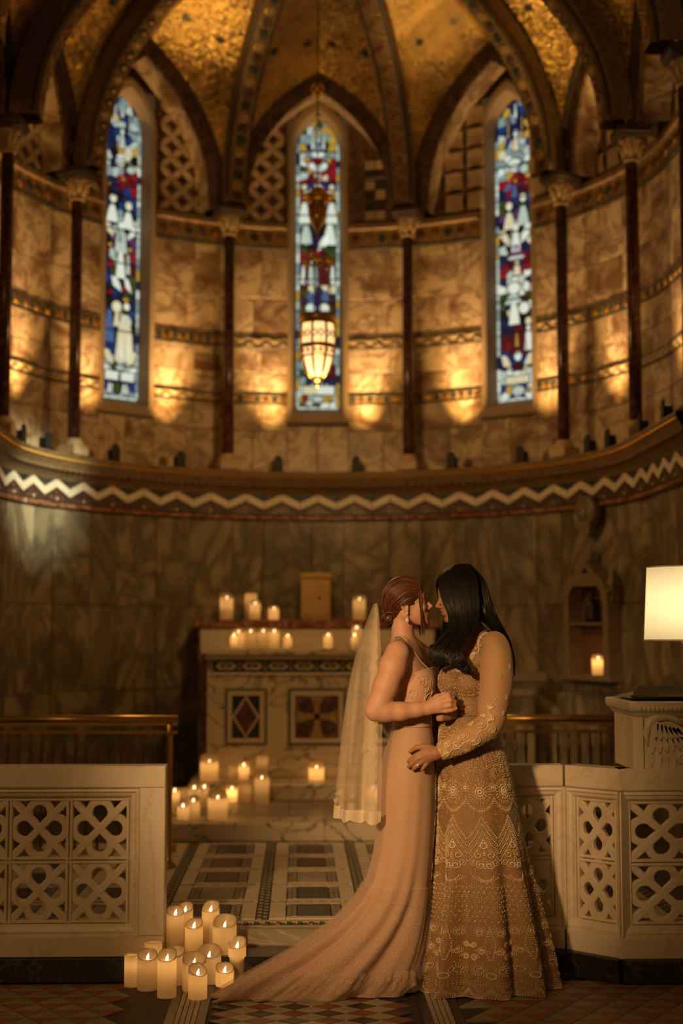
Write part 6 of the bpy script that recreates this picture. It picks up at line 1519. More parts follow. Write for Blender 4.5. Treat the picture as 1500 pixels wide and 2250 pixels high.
# lace cords and scallops lying on the bodice, corset bones, cup seam, hem seam
def on_gown(G, pts, off=.006): return [G(ph, y, off) for ph, y in pts]
rnd = random.Random(3); cords = MB()
for i in range(16):
    c0, y0 = R(rnd.uniform(195, 330)), rnd.uniform(1490, 1580); r0 = rnd.uniform(6, 16); t0 = rnd.uniform(0, 6)
    pts = [(c0 + (r0 * math.cos(t0 + a) * (1 - a / 9)) / 48, y0 + r0 * math.sin(t0 + a) * (1 - a / 9) * 1.5) for a in frange(0, 5.5, 14)]
    cords.add(*tube(on_gown(GB, [(a, min(1592, max(1484, b))) for a, b in pts], .0065), (.0017), 4))
stuff(cords.build('lace_cord', 'lace', bod, True))
for d in (205, 228, 250, 272, 294, 316): obj('corset_bone', *tube(on_gown(GB, [(R(d), y) for y in range(1512, 1594, 10)], .005), .0022, 5), 'lace', bod, True)
obj('neckline_edge', *tube([GB(ph, btop(ph), .005) for ph in frange(0, 2 * PI, 70)], .0024, 6, False), 'lace', bod, True)
obj('cup_seam', *tube([q3(905 + 24 * (1 + math.cos(a)) - 6, 1512 + 27 * math.sin(a), -.112 - .03 * math.sin(a * .5 + .3) + .05 * max(0, math.cos(a))) for a in frange(.1, PI * .95, 14)], .0018, 5), 'lace', bod, True) if False else None
obj('waist_seam', *tube([GB(ph, 1593, .004) for ph in frange(0, 2 * PI, 70)], .0022, 6, False), 'lace', gown, True)
obj('flounce_seam', *tube([GB(ph, 1972 + 14 * math.cos(ph), .0015) for ph in frange(0, 2 * PI, 150)], .0018, 5, False), 'tulle_seam' if 'tulle_seam' in MAT else 'blush', gown, True)
# straps: beaded one over the near shoulder, shadowed one down the chest, one on the far shoulder
sp_ = [(868, 1500, -.128), (860, 1462, -.15), (862, 1420, -.135), (868, 1400, -.105), (880, 1399, -.09), (893, 1408, -.095), (908, 1430, -.115), (925, 1455, -.118), (938, 1468, -.105)]
obj('shoulder_strap', *tube([q3(*p) for p in sp_], [.0035] * len(sp_), 6), 'strap', bod, True)
sp2 = [(872, 1500, .128), (874, 1440, .14), (890, 1402, .10), (905, 1412, .09), (925, 1445, .10), (938, 1468, .10)]
obj('shoulder_strap', *tube([q3(*p) for p in sp2], [.0035] * len(sp2), 6), 'strap', bod, True)
b = MB()
for i in range(46):
    t = i / 45 * (len(sp_) - 1); j = min(int(t), len(sp_) - 2); p = np.array(q3(*sp_[j])) * (1 - t + j) + np.array(q3(*sp_[j + 1])) * (t - j); b.add(*ico(p + np.array((0, -.003, .002)), .0035))
stuff(b.build('strap_bead', 'crystal', bod))
# sheer tulle overskirt spreading over the train, with a ruffled hem
def tfold(phi, y):
    return bfold(phi, y) * 1.15 + .004 + .016 * ss(1950, 2178, y) * (1 + .9 * np.sin(13 * phi + 1.0 + y * .01) + .5 * np.sin(29 * phi)) * .6
GT = Gown([(r[0], r[1] - (0 * ss(1980, 2150, r[0])), r[2] + 0 * r[0], r[3] + .0) for r in GB.r], tfold, .006, lambda c, y: blean(c, y) - .018 * ss(2050, 2178, y) * (c < .3))
P_, F_ = GT.grid(1940, 2178, 50, 220, .003); fast_obj('tulle_overskirt', P_, F_, 'tulle', gown)
rf = MB(); rnd = random.Random(8)
for k_ in range(12):                      # crumpled tulle along the front hem
    ph0 = R(196 + k_ * 12.5 + rnd.uniform(-3, 3)); rows = []
    for j in range(9):
        row = []
        for i in range(15):
            ph = ph0 + (i / 14 - .5) * .36; y = 2118 + 60 * j / 8
            e = math.sin(PI * i / 14) * math.sin(PI * min(1, j / 7 + .06)); row.append(tuple(GT(ph, y, .004 + .022 * e * (1 + .6 * math.sin(i * 1.5 + k_) + .4 * math.sin(j * 1.7 + k_ * 2)))))
        rows.append(row)
    obj('tulle_ruffle', *loft(rows, False), 'tulle', gown, True)
# veil: lace edged tulle hanging from the chignon
MAT['veil'] = cloth('ivory veil tulle', (0.80, 0.68, 0.50), .8, .4, None, .27, 95, .03)
MAT['veillace'] = cloth('ivory veil lace', (0.88, 0.76, 0.58), .8, .4, None, .72, 95, .1)
VR = np.array([(1324, 822, 828, .012), (1340, 815, 831, .03), (1365, 805, 832, .055), (1400, 792, 833, .085), (1450, 780, 834, .11), (1500, 772, 835, .13), (1560, 766, 835, .14), (1640, 757, 834, .15), (1720, 749, 833, .155), (1775, 744, 832, .158), (1798, 742, 831, .16)], float)
def veil_pt(t, y, off=0):
    xl, xr, b = (np.interp(y, VR[:, 0], VR[:, i]) for i in (1, 2, 3)); ph = PI * (.5 + t) + 0.0
    g = ss(1340, 1600, y); w = .020 * g * (math.sin(t * 22 + 1) + .6 * math.sin(t * 39 + y * .006)); c = math.cos(ph); s_ = math.sin(ph)
    p = at(float(xr), float(y), YC); a = (xr - xl) * PXM
    return np.array((p.x + c * (a + w * .7 + off) , YC + .005 - s_ * -1 * (b + w + off) * (-1), p.z))
rows = [[tuple(veil_pt(t, y)) for t in frange(.0, 1, 60)] for y in list(np.linspace(1326, 1782, 46))]
ve = obj('veil', *loft(rows, False), 'veil', bride, True)
rows = [[tuple(veil_pt(t, y + (7 * abs(math.sin(t * 26)) - 3 if k_ == 3 else 0), .001)) for t in frange(0, 1, 120)] for k_, y in enumerate((1772, 1781, 1790, 1796))]
obj('lace_hem', *loft(rows, False), 'veillace', ve, True)
rows = [[tuple(veil_pt(t + .012 * math.sin(y * .21), y, .002)) for t in frange(.86, .985, 6)] for y in list(np.linspace(1332, 1780, 90))]
obj('lace_border', *loft(rows, False), 'veillace', ve, True)
for (t, y, r_) in ((.93, 1470, 10), (.90, 1560, 12), (.88, 1655, 14), (.80, 1745, 15), (.62, 1760, 14), (.94, 1410, 8)):
    pts = [veil_pt(t + r_ * math.cos(a) * (1 + .35 * math.cos(5 * a)) / 210, y + r_ * 1.3 * math.sin(a) * (1 + .35 * math.cos(5 * a)), .004) for a in frange(0, 2 * PI, 30)][:-1]
    c = sum(pts) / len(pts); obj('lace_motif', [tuple(c)] + [tuple(p) for p in pts], [(0, i + 1, (i + 1) % 30 + 1) for i in range(30)], 'veillace', ve, True)
obj('veil_comb', *tube([L2W(HB, BUN[0] - 1.0, BUN[1] + 3.2, l) for l in (-3, -1.5, 0, 1.5, 3)], .005, 8), 'veillace', ve, True)
# ---------------------------------------------------------------- the woman in gold
gold = thing('person', 'woman with long black wavy hair in a beaded gold gown', 'person', (q3(1060, 2178)[0], YC, 0))
HG = head_frame(1007, 1307, -12, 6, -1, .93)
f = Field(q3(870, 1720, -.30), q3(1135, 1225, .26), .0034)
head(f, HG)
f.chain([L2W(HG, -2.6, -3.5, 0), q3(1030, 1368), q3(1048, 1402)], [.046, .040, .046], .02)
f.cap(q3(1048, 1402), q3(1082, 1422, -.12), .036, .046, .03); f.cap(q3(1048, 1402), q3(1030, 1428, .12), .036, .046, .03)
f.ell(q3(1035, 1475), (.075, .12, .12), None, .04); f.ell(q3(1025, 1560), (.085, .085, .12), None, .04)
WG = q3(957, 1655, -.200)
f.chain([q3(1000, 1636, -.205), q3(975, 1648, -.202), WG], [.026, .024, .0235], .01)
HGF = [[(930, 1651, -.188), (913, 1660, -.186), (903, 1668, -.178), (896, 1673, -.166)], [(931, 1659, -.190), (914, 1670, -.190), (904, 1679, -.180), (897, 1685, -.168)],
       [(935, 1666, -.188), (921, 1678, -.188), (912, 1686, -.180), (907, 1691, -.170)], [(941, 1671, -.184), (934, 1681, -.184), (929, 1688, -.178), (926, 1693, -.170)]]
for i, fg in enumerate(HGF):
    Q_ = [q3(*p) for p in fg]; rr = (.0098, .0102, .0096, .0084)[i]
    f.cap(WG, Q_[0], .020, .0115, .012); f.chain(Q_, [rr * 1.1, rr, rr * .88, rr * .72], .0022)
f.chain([q3(948, 1645, -.188), q3(930, 1640, -.176), q3(914, 1643, -.168), q3(900, 1652, -.160)], [.015, .0115, .0095, .0075], .005)
f.ell(q3(942, 1656, -.192), (.026, .013, .022), None, .012)
for i in range(3):                         # her other hand, just showing under the bride's hand
    f.chain([q3(1000, 1566 + i * 3, -.09), q3(984, 1568 + i * 5, -.135), q3(970, 1571 + i * 4.5, -.160), q3(962, 1574 + i * 3.5, -.158)], [.013, .0105, .0098, .0078], .003)
v, fc = f.mesh(3); gbody = fast_obj('body', v, fc, 'skin_tan', gold)
face_bits(HG, gbody, 'lip_b', smile=True)
rg_ = Vector(q3(917, 1681, -.199)); rt_ = Vector(q3(921, 1678, -.188)) - Vector(q3(912, 1686, -.18)); rt_.normalize(); e1 = rt_.orthogonal().normalized(); e2 = rt_.cross(e1)
cR = Vector(q3(917.5, 1681, -.187)); rn = obj('ring', *tube([cR + (e1 * math.cos(a) + e2 * math.sin(a)) * .0108 for a in frange(0, 2 * PI, 16)], .0016, 6, False), 'beadgold', gold, True)
obj('ring_stone', *sphere(q3(918, 1681, -.2005), .0048, 10, 6), 'crystal', rn, True)
MAT['goldnude'] = cloth('gold beaded nude net', (0.27, 0.155, 0.066), .55, .25, (0.50, 0.34, 0.15), 1.0, 130, .35)
MAT['sleeve'] = cloth('sheer nude sleeve', (0.50, 0.30, 0.165), .65, .3, None, 1.0, 95, .06)
def gfold(phi, y):
    d = phi % (2 * PI); A = .002 * ss(1620, 1800, y) + .050 * ss(1730, 2178, y)
    return A * (np.sin(8 * phi + 1.2) * .62 + np.sin(13 * phi + .4) * .34) * (1 - .55 * np.exp(-((d - PI) / .45) ** 2))
GG = Gown([(1478, 962, 1086, .118), (1510, 960, 1090, .122), (1545, 963, 1088, .112), (1575, 966, 1086, .106), (1610, 964, 1094, .118), (1650, 962, 1108, .136), (1700, 961, 1120, .148), (1760, 960, 1131, .150), (1820, 958, 1141, .150), (1880, 956, 1152, .150), (1950, 952, 1166, .150), (2020, 946, 1180, .150), (2090, 939, 1193, .150), (2150, 932, 1203, .150), (2178, 929, 1207, .150)], gfold, .004)
P_, F_ = GG.grid(1572, 2178, 90, 170); gsk = fast_obj('gown_skirt', P_, F_, 'goldnude', gold)
# bodice
f = Field(q3(945, 1600, -.20), q3(1130, 1375, .22), .0042)
f.ell(q3(1032, 1560), (.104, .108, .075), None, .02)
f.ell(q3(1028, 1500), (.108, .122, .085), None, .03)
for dy in (-.062, .062): f.ell(q3(988, 1497, dy), (.048, .056, .060), None, .02)
f.ell(q3(1050, 1450), (.082, .130, .070), None, .03)
f.cap(q3(1078, 1422, -.13), q3(1062, 1404, -.075), .046, .030, .02); f.cap(q3(1042, 1428, .13), q3(1052, 1410, .08), .046, .030, .02)
f.cap(q3(1056, 1360), q3(1012, 1436), .052, .045, .012, 'd')
v, fc = f.mesh(3); gbod = fast_obj('gown_bodice', v, fc, 'goldnude', gold); BV, BF = v, fc
# sleeves
def sleeve(pts, rs, wr):
    pts = np.array([q3(*p) for p in pts]); n = 46; t = np.linspace(0, len(pts) - 1, n); i = np.clip(t.astype(int), 0, len(pts) - 2); u = t - i; m = len(pts)
    P = np.zeros((n, 3))
    for c in range(3):
        p0, p1, p2, p3 = pts[np.clip(i - 1, 0, m - 1), c], pts[i, c], pts[i + 1, c], pts[np.clip(i + 2, 0, m - 1), c]
        P[:, c] = .5 * (2 * p1 + (p2 - p0) * u + (2 * p0 - 5 * p1 + 4 * p2 - p3) * u ** 2 + (3 * p1 - p0 - 3 * p2 + p3) * u ** 3)
    rr = np.interp(t, np.arange(m), rs); T = np.gradient(P, axis=0); T /= np.linalg.norm(T, axis=1)[:, None]
    A = np.cross(T, (0, 1, 0)); A /= np.linalg.norm(A, axis=1)[:, None]; B = np.cross(T, A)
    def pt(k_, a, off=0):
        k0 = int(min(max(k_, 0), n - 1.001)); w = k_ - k0; lp = lambda Z: Z[k0] * (1 - w) + Z[k0 + 1] * w
        R_ = lp(rr) + wr * math.sin(a * 3 + k_ * .35) * math.sin(k_ * .22) + wr * .8 * math.exp(-((k_ - 26) / 4.) ** 2) * math.sin(k_ * 1.6 + a)
        return lp(P) + (lp(A) * math.cos(a) + lp(B) * math.sin(a)) * (R_ + off)
    return pt, n
SN = [(1076, 1404, -.120), (1086, 1414, -.150), (1091, 1440, -.172), (1091, 1480, -.182), (1089, 1520, -.186), (1083, 1560, -.190), (1074, 1592, -.197), (1048, 1612, -.208), (1014, 1630, -.212), (988, 1643, -.210), (967, 1652, -.206)]
SR = [.030, .050, .062, .066, .064, .058, .051, .048, .042, .036, .0315]
spt, sn = sleeve(SN, SR, .0022)
rows = [[tuple(spt(k_, 2 * PI * i / 36)) for i in range(36)] for k_ in range(sn)]
slv = obj('sleeve', *loft(rows, True, True, False), 'sleeve', gold, True)
obj('cuff_edge', *tube([spt(sn - 1.01, a, .001) for a in frange(0, 2 * PI, 30)], .0026, 6, False), 'beadgold', slv, True)
fpt, fn = sleeve([(1046, 1420, .12), (1034, 1440, .16), (1030, 1490, .18), (1026, 1540, .175), (1015, 1572, .12), (1004, 1572, .02), (1000, 1570, -.06)], [.03, .052, .056, .05, .042, .034, .028], .002)
obj('sleeve', *loft([[tuple(fpt(k_, 2 * PI * i / 30)) for i in range(30)] for k_ in range(fn)], True, True, True), 'sleeve', gold, True)
MAT['cordgold'] = plain('gold embroidery cord', (0.66, 0.46, 0.24), .4, .25)
# ---- beadwork
class Beads:
    def __init__(s): s.p = []; s.r = []
    def add(s, p, r): s.p.append(p); s.r.append(r)
    def build(s, name, mat, par):
        u = np.array([(0, 0, 1), (1, 0, 0), (0, 1, 0), (-1, 0, 0), (0, -1, 0), (0, 0, -1)]); q = np.array([(0, 1, 2), (0, 2, 3), (0, 3, 4), (0, 4, 1), (5, 2, 1), (5, 3, 2), (5, 4, 3), (5, 1, 4)])
        P = np.array(s.p); r = np.array(s.r); rg = np.random.default_rng(4); a = rg.normal(size=(len(P), 4)); a /= np.linalg.norm(a, axis=1)[:, None]
        w, x, y, z = a.T; M = np.stack([np.stack([1 - 2 * (y * y + z * z), 2 * (x * y - z * w), 2 * (x * z + y * w)], 1), np.stack([2 * (x * y + z * w), 1 - 2 * (x * x + z * z), 2 * (y * z - x * w)], 1), np.stack([2 * (x * z - y * w), 2 * (y * z + x * w), 1 - 2 * (x * x + y * y)], 1)], 1)
        V = (np.einsum('nij,kj->nki', M, u) * r[:, None, None] + P[:, None, :]).reshape(-1, 3); Fq = (q[None] + 6 * np.arange(len(P))[:, None, None]).reshape(-1, 3)
        return stuff(fast_obj(name, V, Fq, mat, par, False))
BG, BC, BP = Beads(), Beads(), Beads()
rnd = random.Random(17)
NR = 9; PW = 66.0                          # repeats round the skirt, width of a repeat in pixels at the front
def bead(G, rep, x, y, r, B, off=.001):
    ph = -PI / 2 + (rep + x / PW) * 2 * PI / NR
    if not 1482 < y < 2176: return
    B.add(G(ph, y, off), r * 1.48 * rnd.uniform(.8, 1.15))
def curve(pts, r, B, step=4.2, mirror=True, reps=range(NR)):
    L = []
    for (a, b) in zip(pts, pts[1:]):
        d = math.hypot(b[0] - a[0], b[1] - a[1]); n = max(1, int(d / step))
        for i in range(n): L.append((a[0] + (b[0] - a[0]) * i / n, a[1] + (b[1] - a[1]) * i / n))
    for rep in reps:
        for x, y in L:
            bead(GG, rep, x, y, r, B)
            if mirror: bead(GG, rep, -x, y, r, B)
def circ(cx, cy_, r, a0=0, a1=2 * PI, n=24): return [(cx + r * math.cos(a), cy_ + r * math.sin(a)) for a in frange(a0, a1, n)]
def spiral(cx, cy_, r, a0, turns, n=26): return [(cx + r * (1 - .8 * i / n) * math.cos(a0 + 2 * PI * turns * i / n), cy_ + r * (1 - .8 * i / n) * math.sin(a0 + 2 * PI * turns * i / n)) for i in range(n + 1)]
# hip: falling streams
for rep in range(NR):
    for k_ in range(11):
        x = -PW / 2 + PW * (k_ + .5) / 11; y = 1590 + rnd.uniform(0, 12); e = 1700 + 18 * math.cos(k_ * 1.1)
        while y < e: bead(GG, rep, x + rnd.uniform(-2.4, 2.4), y, rnd.choice((.0017, .002, .0024)), rnd.choice((BG, BG, BC, BP)), .001); y += rnd.uniform(3.0, 6.5)
# medallions with scalloped arcs under them
for r_, B, s_ in ((26, BG, .0023), (22.5, BC, .0021), (15, BG, .0022), (9, BC, .0024), (4.0, BP, .0028)): curve(circ(0, 1731, r_), s_, B, 4.0, False)
for k_ in range(12): curve([(10 * math.cos(k_ * PI / 6), 1731 + 10 * math.sin(k_ * PI / 6)), (21 * math.cos(k_ * PI / 6), 1731 + 21 * math.sin(k_ * PI / 6))], .002, BP, 3.6, False)
for d in (0, 4, 8): curve([(-33 + i * 3.3, 1742 + d + 26 * math.sin(PI * i / 20) ** .8) for i in range(21)], .0026 if d == 4 else .0019, BC if d == 4 else BG, 3.6, False)
curve(circ(33, 1722, 8), .002, BG, 4, False); curve(circ(33, 1722, 3), .0025, BC, 4, False)
# chevrons
for d in range(8): curve([(0, 1784 + d * 8), (15, 1812 + d * 8), (33, 1848 + d * 8 - 14)], .0020 if d % 2 else .0026, BG if d % 2 else BC, 3.8)
# palmettes
curve(spiral(11, 1866, 10, PI, 1.4), .0024, BG); curve(spiral(8, 1888, 9, -PI / 2, 1.4), .0022, BP); curve(circ(0, 1846, 6), .0024, BC, 4, False); curve([(0, 1835), (5, 1842), (0, 1850)], .0024, BC)
curve([(0, 1858), (3, 1880), (0, 1900)], .0026, BC); curve(spiral(20, 1882, 8, 0, 1.3), .002, BG); curve(circ(0, 1908, 13, .2, PI - .2), .0024, BG, 4, False); curve([(-24 + i * 2.4, 1912 + 12 * math.sin(PI * i / 20)) for i in range(21)], .0022, BC, 4, False)
for a in frange(0, PI, 6): curve([(16 * math.cos(a), 1912 + 10 * math.sin(a)), (22 * math.cos(a), 1914 + 18 * math.sin(a))], .002, BP, 4, False)
# diamond lattice
for i in range(-5, 6):
    for s_ in (-1, 1):
        pts = [(i * 9 + s_ * t, 1930 + t * 1.15) for t in range(0, 78, 4)]; pts = [(x, y) for x, y in pts if abs(x) <= 33]
        if len(pts) > 1: curve(pts, .0017, BG, 4.2, False)
for i in range(-3, 4):
    for j in range(8): 
        for rep in range(NR): bead(GG, rep, i * 9 + (4.5 if j % 2 else 0), 1936 + j * 10.3, .0027, BC)
# scrolls and paisleys
for (cx, cy_, r_, a0, tn) in ((14, 2032, 13, PI, 1.6), (26, 2058, 8, 0, 1.3), (12, 2072, 9, -PI / 2, 1.4), (24, 2086, 9, PI, 1.4)):
    curve(spiral(cx, cy_, r_, a0, tn), .0024, BG, 3.6); curve(spiral(cx, cy_, r_ * .72, a0, tn * .8), .0018, BP, 4)
curve([(0, 2020), (4, 2040), (7, 2060), (3, 2085), (0, 2094)], .0026, BC); curve([(0, 2030), (2, 2055), (0, 2080)], .002, BG)
curve(spiral(15, 2112, 17, -PI * .6, 1.5), .0026, BG, 3.4); curve(spiral(15, 2112, 12, -PI * .6, 1.2), .002, BC, 3.8); curve(circ(0, 2124, 6), .0022, BP, 4, False)
for k_ in range(60):
    x, y = rnd.uniform(-32, 32), rnd.uniform(2015, 2135)
    for rep in range(NR): bead(GG, rep, x, y, .0016, rnd.choice((BG, BC)))
for y in (2138, 2143, 2147): curve([(-33, y), (33, y)], .0020, BC if y == 2143 else BG, 3.8, False)
for d in (0, 4, 9): curve([(-33 + i * 1.65, 2151 + d + 16 * abs(math.sin(PI * i / 20))) for i in range(41)], .0022, (BG, BC, BG)[d % 3], 3.6, False)
for s_ in (-1, 1):
    for d in range(3): curve([(16.5 * s_ - 6 + d * 2, 2152), (16.5 * s_, 2166 - d * 4), (16.5 * s_ + 6 - d * 2, 2152)], .0018, BC, 3.6, False)
curve([(-33, 2174), (33, 2174)], .0022, BC, 3.2, False)
for i in range(4200):                        # small seed beads all over, sparser towards the hem
    ph, y = rnd.uniform(-PI * 1.05, .05 * PI), 1590 + 580 * rnd.random() ** 1.25
    rnd.choice((BG, BG, BC)).add(GG(ph, y, .0008), rnd.uniform(.0012, .0021))
BG.build('gold_beadwork', 'beadgold', gsk); BC.build('crystal_beadwork', 'crystal', gsk); BP.build('pearl_beadwork', 'pearl', gsk)
# bodice beads over its whole surface, thicker towards the front, and the jewelled neckline
BG, BC, BP = Beads(), Beads(), Beads(); rg = np.random.default_rng(6)
cen = BV[BF].mean(1); nrm = np.cross(BV[BF[:, 2]] - BV[BF[:, 0]], BV[BF[:, 3]] - BV[BF[:, 1]]); nrm /= np.linalg.norm(nrm, axis=1)[:, None] + 1e-9
zt_b, zb_b = q3(1000, 1400)[2], q3(1000, 1578)[2]
for i in rg.choice(len(cen), 5200, replace=False):
    if zb_b < cen[i][2] < zt_b: (BG, BG, BC, BP)[rg.integers(4)].add(cen[i] + nrm[i] * .0012, rg.uniform(.0016, .0030))
neck = [(1066, 1384, -.100), (1056, 1398, -.112), (1046, 1412, -.118), (1036, 1426, -.122), (1024, 1442, -.122), (1010, 1458, -.112), (996, 1472, -.09)]
for d in range(4):
    for i in range(60):
        t = i / 59 * (len(neck) - 1); j = min(int(t), len(neck) - 2); p = np.array(neck[j]) * (1 - t + j) + np.array(neck[j + 1]) * (t - j); q_ = q3(p[0] + d * 3.2, p[1] + d * 2.4, p[2])
        j2 = np.argmin(((cen - q_) ** 2).sum(1)); (BC, BG, BC, BP)[d].add(cen[j2] + nrm[j2] * .0022 + rg.normal(0, .0004, 3), .0034 if d in (0, 2) else .0026)
belt = [GG(ph, 1566 + 2 * math.sin(3 * ph), .0045) for ph in frange(0, 2 * PI, 150)]
for p in belt: BC.add(p, .0022)
BG.build('gold_beadwork', 'beadgold', gbod); BC.build('crystal_beadwork', 'crystal', gbod); BP.build('pearl_beadwork', 'pearl', gbod)
# sleeve embroidery: rosettes above, thick scrolls over elbow and forearm
BG, BC, BP = Beads(), Beads(), Beads()
fa = lambda a: a
def find_angle():                          # the angle on the sleeve that faces the camera
    return [min(frange(0, 2 * PI, 72), key=lambda a: spt(k_, a)[1]) for k_ in range(sn)]
FA = find_angle()
def scurve(k0, a0, pts, r, B, step=.0035):
    for (x, y) in pts:                     # x along the sleeve in rings, y round it in radians
        k_ = min(max(k0 + x, 0), sn - 1.02); B.add(spt(k_, FA[int(k_)] + a0 + y, .0018), r * 1.3)
def sspiral(k0, a0, rk, ra, st_, turns, n, r, B): scurve(k0, a0, [(rk * (1 - .82 * i / n) * math.cos(st_ + 2 * PI * turns * i / n), ra * (1 - .82 * i / n) * math.sin(st_ + 2 * PI * turns * i / n)) for i in range(n + 1)], r, B)
for (k0, a0) in ((10, .55), (14, -.1), (17, .7), (19, -.6), (20, .2), (23, -.5), (12, -.7)):
    for i in range(6): scurve(k0, a0, [(.55 * math.cos(i * PI / 3), .09 * math.sin(i * PI / 3))], .0024, BC)
    scurve(k0, a0, [(0, 0)], .003, BP)
for (k0, a0, rk, ra, s0, tn) in ((25.5, .25, 1.5, .32, 0, 1.6), (25.5, .95, 1.2, .28, PI, 1.5), (28.5, -.25, 1.6, .36, 1, 1.6), (30, .55, 1.5, .36, 2, 1.6), (33.5, -.3, 1.9, .40, 0, 1.6), (35.5, .55, 1.6, .36, 3, 1.5), (38.5, -.2, 1.8, .40, 1, 1.6), (41, .5, 1.6, .42, 2, 1.5), (42.5, -.45, 1.4, .4, 0, 1.5), (32, 1.3, 1.4, .3, 1, 1.4), (38, 1.3, 1.4, .36, 1, 1.4), (36, -1.1, 1.4, .36, 1, 1.4)):
    cd = [spt(min(max(k0 + rk * 1.08 * (1 - .82 * i / 40) * math.cos(s0 + 2 * PI * tn * i / 40), 0), sn - 1.02), FA[int(min(k0, sn - 2))] + a0 + ra * 1.08 * (1 - .82 * i / 40) * math.sin(s0 + 2 * PI * tn * i / 40), .002) for i in range(41)]
    obj('scroll_cord', *tube(cd, .0021, 5), 'cordgold', slv, True)
    sspiral(k0, a0, rk, ra, s0, tn, 46, .0024, BG); sspiral(k0, a0, rk * .75, ra * .75, s0, tn * .8, 24, .0020, BC)
for i in range(7):                          # leaf plume above the elbow
    a = -1.2 + i * .4; scurve(22.8, .45, [(-1.6 * t * math.cos(a * .8), .30 * t * math.sin(a)) for t in frange(.2, 1, 8)], .0024, BC if i % 2 else BG)
scurve(0, .1, [(22.5 + t * .1, .35 - .004 * t + .12 * math.sin(t * .16)) for t in range(0, 220)], .0022, BC)
for i in range(1700):
    k_ = 44.5 - 16.5 * rg.random() ** 1.2; (BG, BC, BG, BP)[rg.integers(4)].add(spt(k_, rg.uniform(0, 2 * PI), .0012), rg.uniform(.0013, .0022))
BG.build('gold_beadwork', 'beadgold', slv); BC.build('crystal_beadwork', 'crystal', slv); BP.build('pearl_beadwork', 'pearl', slv)

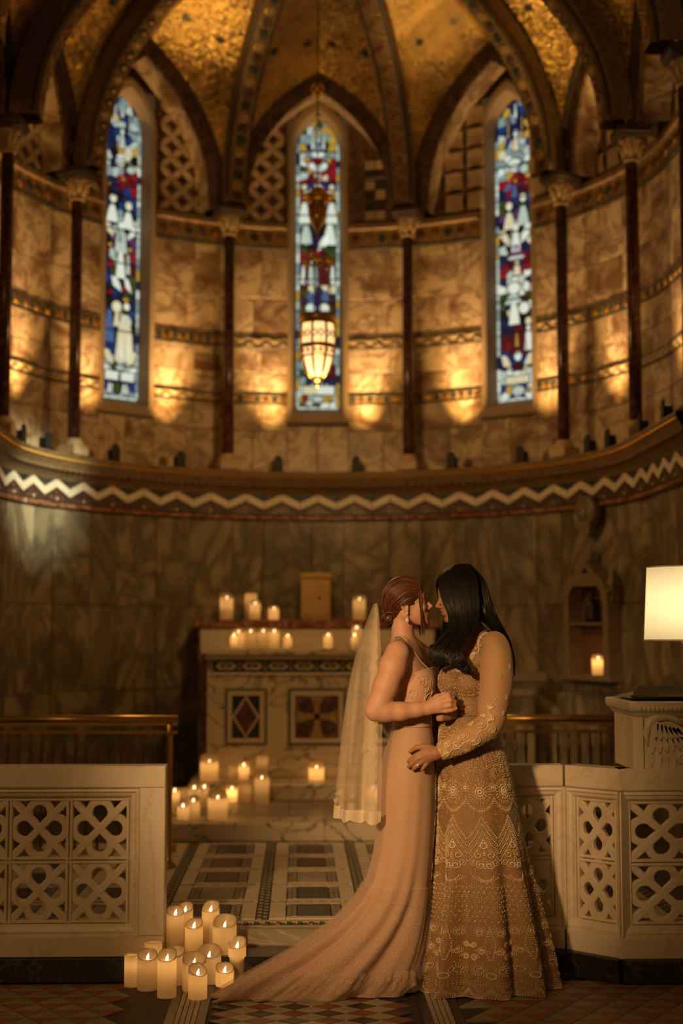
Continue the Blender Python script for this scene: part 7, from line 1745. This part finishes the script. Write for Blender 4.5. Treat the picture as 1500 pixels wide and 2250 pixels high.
# ---- her hair
hf = Field(q3(945, 1500, -.26), q3(1140, 1232, .14), .0045)
Bm = np.array([HG[1], HG[2], HG[3]]); k = HG[4]
hf.ell(L2W(HG, -1.4, 2.8, 0), (9.3 * k, 8.5 * k, 7.6 * k), Bm, .002)
hf.ell(L2W(HG, 8.8, -3.2, 0), (8.4 * k, 9.2 * k, 6.2 * k), Bm, .006, 'd')
hf.chain([L2W(HG, -2, 2, 0) + np.array((0, -.020, 0)), q3(1018, 1350, -.075), q3(1008, 1395, -.112), q3(996, 1425, -.145)], [.050, .032, .022, .016], .02)
hf.chain([L2W(HG, -5, 2, 0), q3(1066, 1345, -.02), q3(1094, 1385, .0), q3(1112, 1420, .0)], [.050, .034, .020, .010], .02)
v, fc = hf.mesh(3); gh = fast_obj('hair', v, fc, 'hair_black', gold)
fr_ = [
 [q3(985, 1247, -.012), q3(964, 1275, -.055), q3(972, 1318, -.088), q3(986, 1352, -.105), q3(984, 1385, -.130), q3(962, 1412, -.158), q3(945, 1430, -.168), q3(950, 1455, -.168), q3(964, 1466, -.17)],
 [q3(990, 1244, -.012), q3(972, 1268, -.065), q3(982, 1315, -.100), q3(994, 1352, -.115), q3(990, 1388, -.142), q3(966, 1415, -.170), q3(950, 1432, -.178), q3(955, 1456, -.178), q3(968, 1462, -.178)],
 [q3(998, 1241, -.012), q3(988, 1262, -.072), q3(994, 1312, -.108), q3(1002, 1352, -.122), q3(998, 1390, -.152), q3(976, 1418, -.180), q3(960, 1438, -.184), q3(966, 1456, -.184), q3(976, 1452, -.182)],
 [q3(1006, 1240, -.012), q3(1004, 1262, -.076), q3(1006, 1312, -.110), q3(1010, 1356, -.125), q3(1006, 1394, -.155), q3(986, 1424, -.184), q3(974, 1440, -.188), q3(980, 1448, -.188), q3(988, 1440, -.186)],
 [q3(1014, 1239, -.010), q3(1018, 1262, -.076), q3(1020, 1312, -.108), q3(1022, 1356, -.124), q3(1016, 1396, -.158), q3(1000, 1424, -.188), q3(988, 1442, -.200), q3(996, 1462, -.206), q3(1016, 1462, -.204)],
 [q3(1022, 1239, -.010), q3(1034, 1264, -.070), q3(1036, 1312, -.100), q3(1038, 1352, -.118), q3(1028, 1390, -.152), q3(1010, 1418, -.184), q3(998, 1438, -.200), q3(1008, 1460, -.208), q3(1028, 1466, -.202)],
 [q3(1028, 1240, -.008), q3(1046, 1268, -.060), q3(1052, 1314, -.088), q3(1052, 1350, -.104), q3(1040, 1382, -.138), q3(1020, 1408, -.170), q3(1010, 1430, -.192), q3(1020, 1452, -.204), q3(1036, 1484, -.198)]]
strands('hair_strand', fr_[:4], 800, .00125, 'hair_black', gh, 41, .004, 30, 4, 8, .0022, .35)
strands('hair_strand', fr_[3:], 800, .00125, 'hair_black', gh, 44, .004, 30, 4, 8, .0022, .35)
bk = [
 [q3(1030, 1240, -.008), q3(1054, 1268, -.050), q3(1062, 1315, -.072), q3(1070, 1350, -.075), q3(1088, 1378, -.070), q3(1108, 1402, -.055), q3(1120, 1432, -.03)],
 [q3(1034, 1241, .0), q3(1062, 1274, -.030), q3(1074, 1318, -.045), q3(1084, 1350, -.045), q3(1100, 1378, -.04), q3(1116, 1408, -.02), q3(1126, 1445, .0)],
 [q3(1034, 1242, .02), q3(1064, 1278, .010), q3(1078, 1322, .0), q3(1090, 1354, .0), q3(1106, 1386, .0), q3(1120, 1424, .01), q3(1128, 1480, .02)],
 [q3(1030, 1244, .03), q3(1060, 1280, .045), q3(1074, 1322, .05), q3(1086, 1360, .05), q3(1100, 1395, .05), q3(1114, 1440, .06), q3(1122, 1490, .06)]]
strands('hair_strand', bk, 800, .00125, 'hair_black', gh, 42, .004, 26, 4, 7, .0012, .3)
strands('hair_strand', [[np.array((p[0], YC - (p[1] - YC) * .9, p[2])) for p in g[:5]] for g in fr_], 150, .0026, 'hair_black', gh, 43, .004, 16, 4, 7, .001, .4)
# rolled curls at the ends of the front locks
for i, (cx, cy_, dz, r_) in enumerate(((958, 1434, -.176, 15), (962, 1452, -.182, 13), (1004, 1448, -.206, 13), (1016, 1462, -.210, 14), (1030, 1474, -.204, 11), (950, 1424, -.168, 10))):
    gs = []
    for w in (-.012, .0, .012):
        gs.append([q3(cx + (r_ - .9 * a) * math.cos(a * (1 if i % 2 else -1) + i), cy_ + (r_ - .9 * a) * .85 * math.sin(a * (1 if i % 2 else -1) + i), dz + w + .004 * a * .3) for a in frange(0, 7.5, 11)])
    strands('hair_curl', gs, 110, .0012, 'hair_black', gh, 60 + i, .0022, 22, 4, 5, .001, .4)
